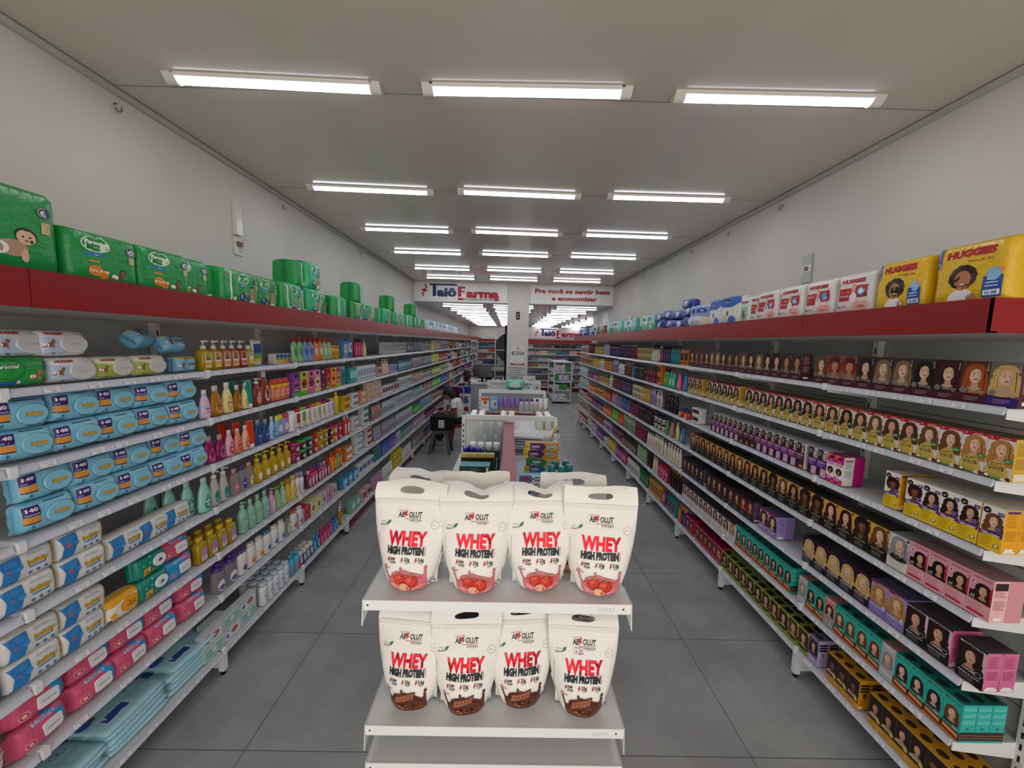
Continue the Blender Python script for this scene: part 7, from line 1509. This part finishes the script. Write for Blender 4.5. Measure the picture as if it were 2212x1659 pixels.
Proto('cup_stand', 'stand', [part('cup_stand', MB().box(.29, .43, 3.12, 3.27, 1.19, 1.199, 'clear', 'cfd4d4').box(.29, .293, 3.12, 3.27, 1.0, 1.19, 'clear', 'cfd4d4').box(.427, .43, 3.12, 3.27, 1.0, 1.19, 'clear', 'cfd4d4'))]).put((0, 0, 0), 0, 'clear plastic stand under the toothbrush cup')
for k, (dx, c, c2, nm) in enumerate(((-.02, 'e8621c', 'e8d02a', 'orange and yellow'), (.0, 'c4d82a', 'b8d04a', 'lime'), (.015, '2a6a4a', '3a3a4a', 'dark green'))):
    tb = MB().tube([(dx, .01 * k, .006), (dx * .5 + .05, .0, .12 + .02 * k), (dx * .5 + .075, -.005, .19 - .02 * k)], [.004, .005, .007], 'gloss', c, 7); hd = MB().box(-.009 + dx * .5 + .078, .009 + dx * .5 + .078, -.012, .004, .18 - .02 * k, .215 - .02 * k, 'gloss', c2)
    at(Proto('toothbrush', 'toothbrush', [part('handle', tb), part('head', hd)]), .345, 3.2, 1.203, '%s toothbrush leaning in the clear cup' % nm, 'toothbrushes in the cup')
# second island: white-lidded jars
WJ = Proto('white_jar', 'jar', [part('body', MB().lathe([(.04, 0), (.042, .01), (.042, .1), (.03, .118)], 'gloss', 'dcd9cc', 14)), part('lid', MB().lathe([(.031, .1185), (.033, .122), (.033, .15), (.028, .153)], 'gloss', 'ecebe6', 14))])
n = 0
for gx in (-.33, .0, .4):
    for cx in (-.045, .045):
        for ry in range(3): n += 1; at(WJ, gx + cx, 4.12 + .1 * ry, 1.171, 'white-lidded cream jar on the second island, %s counting from the left' % nth(n), 'white-lidded jars')
# end shelf facing the camera
Z = 1.171; EG = 'products on the red-lipped end shelf'
at(carton(.1, .2, .05, 'e8e4dc', None, None, 'd9d4cc', name='repellent_carton', extra=lambda a, w, h: a.rect(-w / 2, h * .78, w / 2, h, 'd9581c').ell(0, h * .66, w * .26, h * .12, 'c9402a').rect(-w / 2, 0, w / 2, h * .12, '4fa0c8').lines(-w * .3, h * .4, w * .6, 2, h * .06, '3a7ab0', .004)), -.3, 5.04, Z, 'white and orange carton on the end shelf', col='e8e4dc')
at(carton(.1, .205, .05, '6fb0d4', 'a8d0e4', 'c04a3a', name='repellent_carton'), -.185, 5.04, Z, 'light blue carton on the end shelf', col='6fb0d4')
for k in range(4):
    t = tube(.2, .028, '7a5ab0', 'dd8f1c', None, 'dd8f1c'); at(t, -.1 + .068 * k + .02 * (k > 1), 5.06, Z, 'purple tube with orange base, %s of four on the end shelf' % nth(k + 1), EG)
PCB = bot('slim', .19, .03, 'c9c9cc', '4a2f8a', .16, .6, 'b4b4b8', 1.1, (.1, .8), 'rect', None, accent='3a3a40', capr=.62)
for k in range(4): at(PCB, .19 + .07 * k - .01, 5.05, Z, 'grey bottle with purple cap, %s of four on the end shelf' % nth(k + 1), EG)
for k in range(3):
    t = tube(.2, .03, 'e6e2dc', 'b8232a', 'd9702a', 'b8303a'); at(t, .455 - .07 * (2 - k) + .05, 5.075, Z, 'white tube with red cap, %s of three on the end shelf' % nth(k + 1), EG)
TP = soft(Art().ell(0, .065, .085, .04, 'b8e0d4').text('Pampers', -.01, .07, .02, 'd0a030', w=.09, bold=.05).ell(.065, .07, .014, .018, '8a5a40'), .24, .13, .14, '6cc0b0', 130, name='wipes_pack', cat='wipes', fin=.01)
at(TP, .22, 5.4, 1.45 - .13 + .002 if False else 1.32, 'mint wipes pack behind the end shelf, lower one', 'mint wipes packs'); at(TP, .1, 5.34, 1.452, 'mint wipes pack lying on top of the end shelf', 'mint wipes packs', rz=.05)
Proto('pack_stand', 'stand', [part('pack_stand', MB().box(.1, .34, 5.4, 5.54, 1.0, 1.318, 'enamel', 'b9bcbd'))]).put((0, 0, 0), 0, 'grey block under the mint wipes pack')
# third island
for k in range(3): at(bot('drop', .2, .045, '3a8fd0', 'dfe6ec', .2, .9, '2f7fc0', 1.1, (.1, .7)), -.25 + .11 * k, 5.75, 1.2 - .2 + .1, 'bright blue bottle with white cap, %s on the third island' % nth(k + 1), 'blue bottles')
Proto('riser', 'stand', [part('riser', MB().box(-.32, .03, 5.68, 6.4, 1.0, 1.099, 'enamel', 'c4c7c8'))]).put((0, 0, 0), 0, 'low white riser under the blue bottles')
for k in range(6): at(bot('slim', .2, .022, '3a1f2a', 'dfe0e0', .3, .8, None, capr=.7, one=False), -.27 + .05 * k, 6.1, 1.1, 'dark bottle with pale cap, %s in the row behind blue ones' % nth(k + 1), 'dark bottles')
bk = MB(); bk.rings([[(-.07, -.05, 0), (.07, -.05, 0), (.07, .05, 0), (-.07, .05, 0)], [(-.095, -.065, .1), (.095, -.065, .1), (.095, .065, .1), (-.095, .065, .1)]], 'gloss', '0f4a22', capt=False, smooth=False).box(-.1, .1, -.07, -.062, .088, .104, 'gloss', '14602c').box(-.1, .1, .062, .07, .088, .104, 'gloss', '14602c').box(-.1, -.092, -.062, .062, .088, .104, 'gloss', '14602c').box(.092, .1, -.062, .062, .088, .104, 'gloss', '14602c')
at(Proto('green_basket', 'basket', [part('green_basket', bk)]), .085, 6.45, 1.306, 'small dark green plastic basket on the third island')
for k in range(8): at(bot('slim', .22, .036, 'e4e4e0', 'c9c4d0' if k % 2 else 'e8e8e4', .18, .8, 'b8b4a8', 1.1, (.2, .7), 'rect', capr=.8), .2 + .085 * (k % 4), 5.9 + .25 * (k // 4), 1.0 + .1 * 0, 'white lidded bottle, %s on the right of the third island' % nth(k + 1), 'white bottles on the third island')
r = random.Random(5)
for k in range(18):
    x = -.3 + .1 * (k % 9); y = 6.85 + .5 * (k // 9); c = r.choice(['dcdad8', 'c9cdd6', 'b8b4c0', '3a3a70', 'd9d4c4', '8a6a2a'])
    at(gp(('b', 's', 'd', 'b', 'p')[k % 5], 'e4e4e4', 'b8c0d0', '4a5a8a'), x, y, 1.221, '%s pharmacy item on the last island, %s of many' % ({'dcdad8': 'white', 'c9cdd6': 'pale grey', 'b8b4c0': 'lilac-grey', '3a3a70': 'navy', 'd9d4c4': 'cream', '8a6a2a': 'amber'}[c], nth(k + 1)), 'items on the last island', col=c)
at(carton(.26, .2, .1, 'c9c4c4', 'd9d4d2', '8a7f86'), .43, 7.9, 1.221, 'large pale device carton on the last island', col='c9c4c4')
# ================================================================ people, stools, crate, counter, trolley
def solid(name, mb, col, parent, vox=.008, mat='plain', smooth=4):
    mb.mats = [mat]; mb.m = [0] * len(mb.m)
    o = node(name, mb.mesh(name), parent, col=col)
    m = o.modifiers.new('r', 'REMESH'); m.mode = 'VOXEL'; m.voxel_size = vox; m.use_smooth_shade = True
    s = o.modifiers.new('s', 'SMOOTH'); s.iterations = smooth; s.factor = .5
    return o
def limb(mb, pts, rs, mat='skin'): return mb.tube(pts, rs, mat, '*', 10)
def ball(mb, c, rx, ry, rz, mat='skin'):
    n = 8; return mb.rings([[(c[0] + rx * math.sin(math.pi * (k + .02) / (n + .04)) * math.cos(2 * math.pi * j / 12), c[1] + ry * math.sin(math.pi * (k + .02) / (n + .04)) * math.sin(2 * math.pi * j / 12), c[2] - rz * math.cos(math.pi * (k + .02) / (n + .04))) for j in range(12)] for k in range(n + 1)], mat, '*')
def head(mb, c, face):
    x, y, z = c; ball(mb, c, .095, .078, .115); ball(mb, (x + face * .025, y, z - .05), .068, .06, .075)
    ball(mb, (x + face * .1, y, z - .03), .018, .013, .022); ball(mb, (x + face * .082, y, z - .085), .018, .025, .016)
    for s in (-1, 1): ball(mb, (x - face * .005, y + s * .078, z - .02), .02, .01, .03)
def hand(mb, w, d):
    w = Vector(w); d = Vector(d).normalized(); sd = Vector((0, 1, 0))
    limb(mb, [w, w + d * .045, w + d * .085], [.024, .034, .03])
    for k in range(4):
        b = w + d * .08 + sd * (.024 - .016 * k); l = (.055, .065, .06, .045)[k]; limb(mb, [b, b + d * l * .6 + Vector((0, 0, -.004)), b + d * l + Vector((0, 0, -.018))], [.009, .0085, .0075])
    limb(mb, [w + d * .03 + sd * .03, w + d * .06 + sd * .048, w + d * .09 + sd * .05], [.011, .01, .0085])
def person_sitting():
    t = node('person', None, None, (-1.02, 7.75, 0)); tag(t, 'seated person in white t-shirt with navy and red cuffs beside the left shelves', 'person')
    b = MB(); sk = '8f5f45'
    limb(b, [(0, 0, .56), (-.01, 0, .72), (-.07, 0, .87), (-.12, 0, .93), (-.18, 0, 1.0)], [.12, .12, .13, .055, .06]); head(b, (-.215, 0, 1.035), -1)
    for s in (-1, 1):
        limb(b, [(-.07, s * .15, .87), (-.04, s * .2, .73), (-.0, s * .2, .6), (-.15, s * .13, .61), (-.26, s * .07, .66)], [.052, .045, .04, .036, .028]); hand(b, (-.26, s * .07, .66), (-1, -s * .1, .12))
        limb(b, [(-.02, s * .09, .54), (-.2, s * .12, .545), (-.42, s * .12, .52), (-.38, s * .12, .3), (-.33, s * .12, .08)], [.095, .085, .06, .055, .038])
        limb(b, [(-.32, s * .12, .06), (-.4, s * .12, .04), (-.47, s * .12, .03)], [.035, .035, .025])
    solid('body', b, sk, t, .007)
    c = MB(); limb(c, [(.0, 0, .5), (0, 0, .6), (-.01, 0, .74), (-.06, 0, .87), (-.1, 0, .925)], [.14, .138, .14, .148, .07])
    for s in (-1, 1): limb(c, [(-.06, s * .1, .88), (-.065, s * .16, .86), (-.045, s * .205, .75)], [.075, .066, .058])
    solid('t_shirt', c, 'd6d5d6', t, .01)
    for s in (-1, 1):
        for q, cc in ((.0, '2a2f80'), (.022, 'b8282e')): node('sleeve_cuff', MB().tube([(-.05 + q * .2, s * (.196 + q * .2), .778 - q), (-.046 + q * .2, s * (.2 + q * .2), .755 - q)], .061, 'fabric', cc, 12).mesh('sleeve_cuff'), t)
    j = MB(); limb(j, [(.03, 0, .6), (.02, 0, .52), (.0, 0, .46)], [.13, .145, .12])
    for s in (-1, 1): limb(j, [(0, s * .09, .54), (-.2, s * .12, .545), (-.425, s * .12, .525), (-.385, s * .12, .3), (-.34, s * .12, .11)], [.11, .1, .075, .066, .056])
    solid('trousers', j, '15161f', t, .01)
    h = MB(); ball(h, (-.2, 0, 1.065), .112, .094, .1); ball(h, (-.12, 0, 1.02), .075, .08, .1); ball(h, (-.07, 0, .99), .04, .04, .05); solid('hair', h, '15110f', t, .009)
    for s in (-1, 1): node('shoe', ball(ball(MB(), (-.41, s * .12, .04), .1, .045, .04, 'matt'), (-.35, s * .12, .05), .05, .042, .045, 'matt').mesh('shoe'), t, col='c9c5c0')
    for s in (-1, 1): node('eye', ball(MB(), (-.312, s * .032, 1.035), .008, .012, .007, 'gloss').mesh('eye'), t, col='1a1412')
    node('mouth', ball(MB(), (-.306, 0, .972), .006, .022, .006).mesh('mouth'), t, col='7a3a34')
    ph = Proto('handheld_scanner', 'device', [part('handheld_scanner', MB().box(-.05, .05, -.035, .035, 0, .03, 'gloss', '1a1a1c', top='c9cdd0'))]); ph.put((-1.4, 7.75, .7), .3, 'black and white handheld device held by the seated person', tilt=(0, -.3))
person_sitting()
def person_bending():
    t = node('person', None, None, (-1.18, 10.75, 0)); tag(t, 'person in white shirt leaning forward behind the grey counter', 'person')
    b = MB(); limb(b, [(.0, .1, .6), (0, .05, .85), (.02, -.1, 1.06), (.03, -.16, 1.1), (.04, -.2, 1.14)], [.13, .13, .13, .06, .06]); head(b, (.06, -.22, 1.2), 1)
    for s in (-1, 1): limb(b, [(s * .14 + .02, -.1, 1.04), (s * .2 + .05, -.14, .9), (s * .16 + .2, -.16, .96)], [.05, .044, .03]); hand(b, (s * .16 + .2, -.16, .96), (1, 0, -.05)); limb(b, [(s * .09, .1, .58), (s * .09, .05, .3), (s * .09, .08, .06), (s * .09, -.06, .03)], [.09, .06, .04, .03])
    solid('body', b, '4a2f24', t, .009)
    c = MB(); limb(c, [(.0, .1, .56), (0, .05, .85), (.02, -.09, 1.05), (.03, -.14, 1.085)], [.145, .145, .15, .075])
    for s in (-1, 1): limb(c, [(s * .1 + .02, -.1, 1.05), (s * .19 + .04, -.13, .93)], [.075, .06])
    solid('shirt', c, 'dcdee0', t, .012); h = MB(); ball(h, (.04, -.21, 1.235), .108, .09, .1); solid('hair', h, '120f0e', t, .01)
    j = MB(); [limb(j, [(s * .08, .1, .6), (s * .09, .05, .3), (s * .09, .08, .1)], [.11, .075, .06]) for s in (-1, 1)]; solid('trousers', j, '1a1c26', t, .012)
person_bending()
def stool(name, col, x, y, label, w=.3, h=.45):
    p = [part('seat', MB().box(-w / 2, w / 2, -w / 2, w / 2, h - .03, h, 'enamel', col).box(-w / 2 - .008, w / 2 + .008, -w / 2 - .008, w / 2 + .008, h - .06, h - .028, 'enamel', col))]
    for sx in (-1, 1):
        for sy in (-1, 1): p.append(part('leg', MB().rings([[(sx * (w / 2 + .035) + a, sy * (w / 2 + .02) + b_, 0) for a, b_ in ((-.025, -.02), (.025, -.02), (.025, .02), (-.025, .02))], [(sx * (w / 2 - .03) + a, sy * (w / 2 - .03) + b_, h - .055) for a, b_ in ((-.032, -.028), (.032, -.028), (.032, .028), (-.032, .028))]], 'enamel', col, smooth=False)))
    Proto(name, 'stool', p).put((x, y, 0), 0, label)
stool('plastic_stool', '4a4b50', -1.245, 7.12, 'dark grey plastic stool carrying the black crate'); stool('plastic_stool', '8a2418', -1.0, 7.78, 'red plastic stool under the seated person', .27, .43)
cr = MB().box(-.2, .2, -.14, .14, 0, .02, 'matt', '141518')
for a in ((-.2, .2, -.14, -.128), (-.2, .2, .128, .14), (-.2, -.188, -.128, .128), (.188, .2, -.128, .128)): cr.box(*a, .02, .25, 'matt', '191a1e')
for k in range(5): cr.box(-.2 + .09 * k, -.185 + .09 * k, -.146, -.14, .02, .25, 'matt', '22242a')
cr.box(-.21, .21, -.15, .15, .236, .256, 'matt', '1f2024'); lb = MB().box(-.05, .055, -.1485, -.147, .05, .2, 'card', 'c9cace'); Art().text('TAIÔ', 0, .04, .016, '444', w=.05).lines(-.035, .0, .07, 4, .016, '777', .004).put(lb, lambda u, v, l: (u, -.1487 - l, .125 + v))
Proto('crate', 'crate', [part('tub', cr), part('paper_label', lb)]).put((-1.22, 7.12, .452), 0, 'black plastic crate with a white paper label on the grey stool')
# counter, sign board, equipment
Proto('counter', 'counter', [part('front_panel', MB().box(-1.0, -.42, 10.2, 10.24, 0, .96, 'enamel', '9fa2a3')), part('side_panel', MB().box(-.45, -.42, 10.24, 11.6, 0, .96, 'enamel', 'a5a8a9')), part('worktop', MB().box(-1.02, -.4, 10.18, 11.6, .962, .99, 'enamel', 'b5b8b8'))]).put((0, 0, 0), 0, 'grey sales counter standing behind the shop name board')
bd = MB().box(-1.62, -.94, 9.6, 9.64, .02, .98, 'card', 'dfe0e2').box(-1.62, -.94, 9.597, 9.6, .8, .98, 'card', '24309a'); am = MB(); a = Art().rect(-.22, .2, .3, .225, '1d2c7a').text('Taiô', .06, .13, .13, '1d2c7a', w=.46, bold=.06).text('Farma', .02, -.06, .12, 'b01e2c', w=.56, bold=.06).rect(.2, -.15, .3, -.13, 'b01e2c').text('2000', .16, -.27, .085, '22242c', w=.24, bold=.04)
a.put(am, lambda u, v, l: (-1.28 + u, 9.597 - l, .5 + v)); Proto('name_board', 'sign', [part('board', bd), part('lettering', am), part('foot', MB().box(-1.5, -1.06, 9.58, 9.66, 0, .02, 'matt', '333'))]).put((0, 0, 0), 0, 'white standing board with blue top and shop name before the counter')
tr = MB().tube([(-1.42, 9.35, 0), (-1.42, 9.35, .94), (-1.36, 9.35, 1.0), (-1.14, 9.35, 1.0), (-1.09, 9.35, .94), (-1.09, 9.35, 0)], .011, 'gloss', 'b9bbbd', 8); Proto('hand_trolley', 'trolley', [part('tube_frame', tr), part('toe_plate', MB().box(-1.42, -1.09, 9.2, 9.35, .0, .012, 'enamel', '8a8c8e'))]).put((0, 0, 0), 0, 'tubular metal hand trolley behind the seated person')
at(soft(Art(), .16, .26, .08, '5a1f28', 140, mat='fabric', name='cloth_bag', cat='bag'), -1.26, 9.24, .75, 'dark red cloth bag hanging on the trolley')
at(Proto('monitor', 'monitor', [part('screen', MB().box(-.26, .26, 0, .03, .12, .46, 'gloss', '0c0c0e')), part('stand', MB().box(-.03, .03, .03, .05, .012, .2, 'matt', '111').box(-.12, .12, -.06, .1, 0, .012, 'matt', '111'))]), -.74, 10.8, .991, 'black computer monitor on the counter')
at(Proto('printer', 'printer', [part('printer', MB().box(-.12, .12, -.1, .1, 0, .2, 'matt', '1a1a1c').box(-.08, .08, -.104, -.1, .12, .18, 'card', 'd9dadd'))]), -.56, 11.35, .991, 'black label printer beside the monitor')
gp_ = MB().box(-.42, -.4, 11.5, 11.52, 1.3, 2.52, 'enamel', 'dcdcda').box(-.42, .1, 11.5, 11.52, 2.5, 2.52, 'enamel', 'dcdcda').box(-.42, .1, 11.5, 11.52, 1.86, 1.88, 'enamel', 'dcdcda').box(-.42, .1, 11.5, 11.52, 1.3, 1.32, 'enamel', 'dcdcda')
for k in range(9): gp_.box(-.4 + .055 * k, -.396 + .055 * k, 11.505, 11.51, 1.32, 2.5, 'enamel', 'b5b5b2')
for k in range(21): gp_.box(-.42, .1, 11.505, 11.51, 1.34 + .055 * k, 1.344 + .055 * k, 'enamel', 'b5b5b2')
Proto('grid_stand', 'stand', [part('grid', gp_), part('post', MB().box(-.13, -.06, 11.4, 11.46, 0, 2.6, 'matt', '0d0d0e')), part('post', MB().box(-.42, -.4, 11.5, 11.52, 0, 1.3, 'enamel', 'dcdcda')), part('fan_drum', MB().lathe([(.42, 0), (.44, .02), (.44, .16), (.4, .18)], 'matt', '101012', 28).fit(lambda x, y, z: (.02 + x, 11.56 + z, 1.95 + y)))]).put((0, 0, 0), 0, 'white grid panel with a big black round fan behind the pillar')
ct = []
for z in (.1, .47, .78, 1.11, 1.47): ct.append(part('shelf', MB().box(1.6, 2.2, 13.4, 15.3, z - .03, z, 'enamel', 'd5d8db')))
for x in (1.6, 2.2):
    for y in (13.4, 15.3): ct.append(part('post', MB().box(x - .018, x + .018, y - .018, y + .018, .07, 1.5, 'enamel', 'd9dcde'))); ct.append(part('caster', MB().lathe([(.03, 0), (.035, .03), (.03, .07)], 'matt', '222', 10, ox=x, oy=y)))
Proto('rolling_shelf', 'shelving', ct).put((0, 0, 0), 0, 'white rolling shelf with boxed devices in the right aisle')
n = 0
for z, row in ((.1, (('d9dce0', .2), ('dfe2e6', .2))), (.47, (('c9ccd2', .16), ('3fae2a', .3))), (.78, (('3fae2a', .14), ('b8c8e0', .18), ('d0bcc4', .18))), (1.11, (('c9c4da', .2), ('d4d0de', .16), ('3fae2a', .15)))):
    x = 1.63
    for c, w_ in row: n += 1; at(carton(w_ - .01, .25 if z != .47 else .2, .2, c, 'e4e2ea' if c[0] != '3' else '2f8a1e', '5a7ab8' if c[0] != 'c' else '9a8ac4', name='device_carton'), x + w_ / 2, 13.45, z + .001, '%s device carton, %s box on the rolling shelf' % ({'3fae2a': 'green'}.get(c, 'pale'), nth(n)), 'device cartons', col=c); x += w_
cb = MB().tube([(1.69, 9.9, 1.62), (1.66, 9.95, 1.3), (1.63, 10.0, .8), (1.66, 10.0, .4), (1.7, 10.0, .03)], .008, 'gloss', 'dedede', 6); tag(node('cable', cb.mesh('cable')), 'white cable hanging down the end of the right shelving', 'cable')
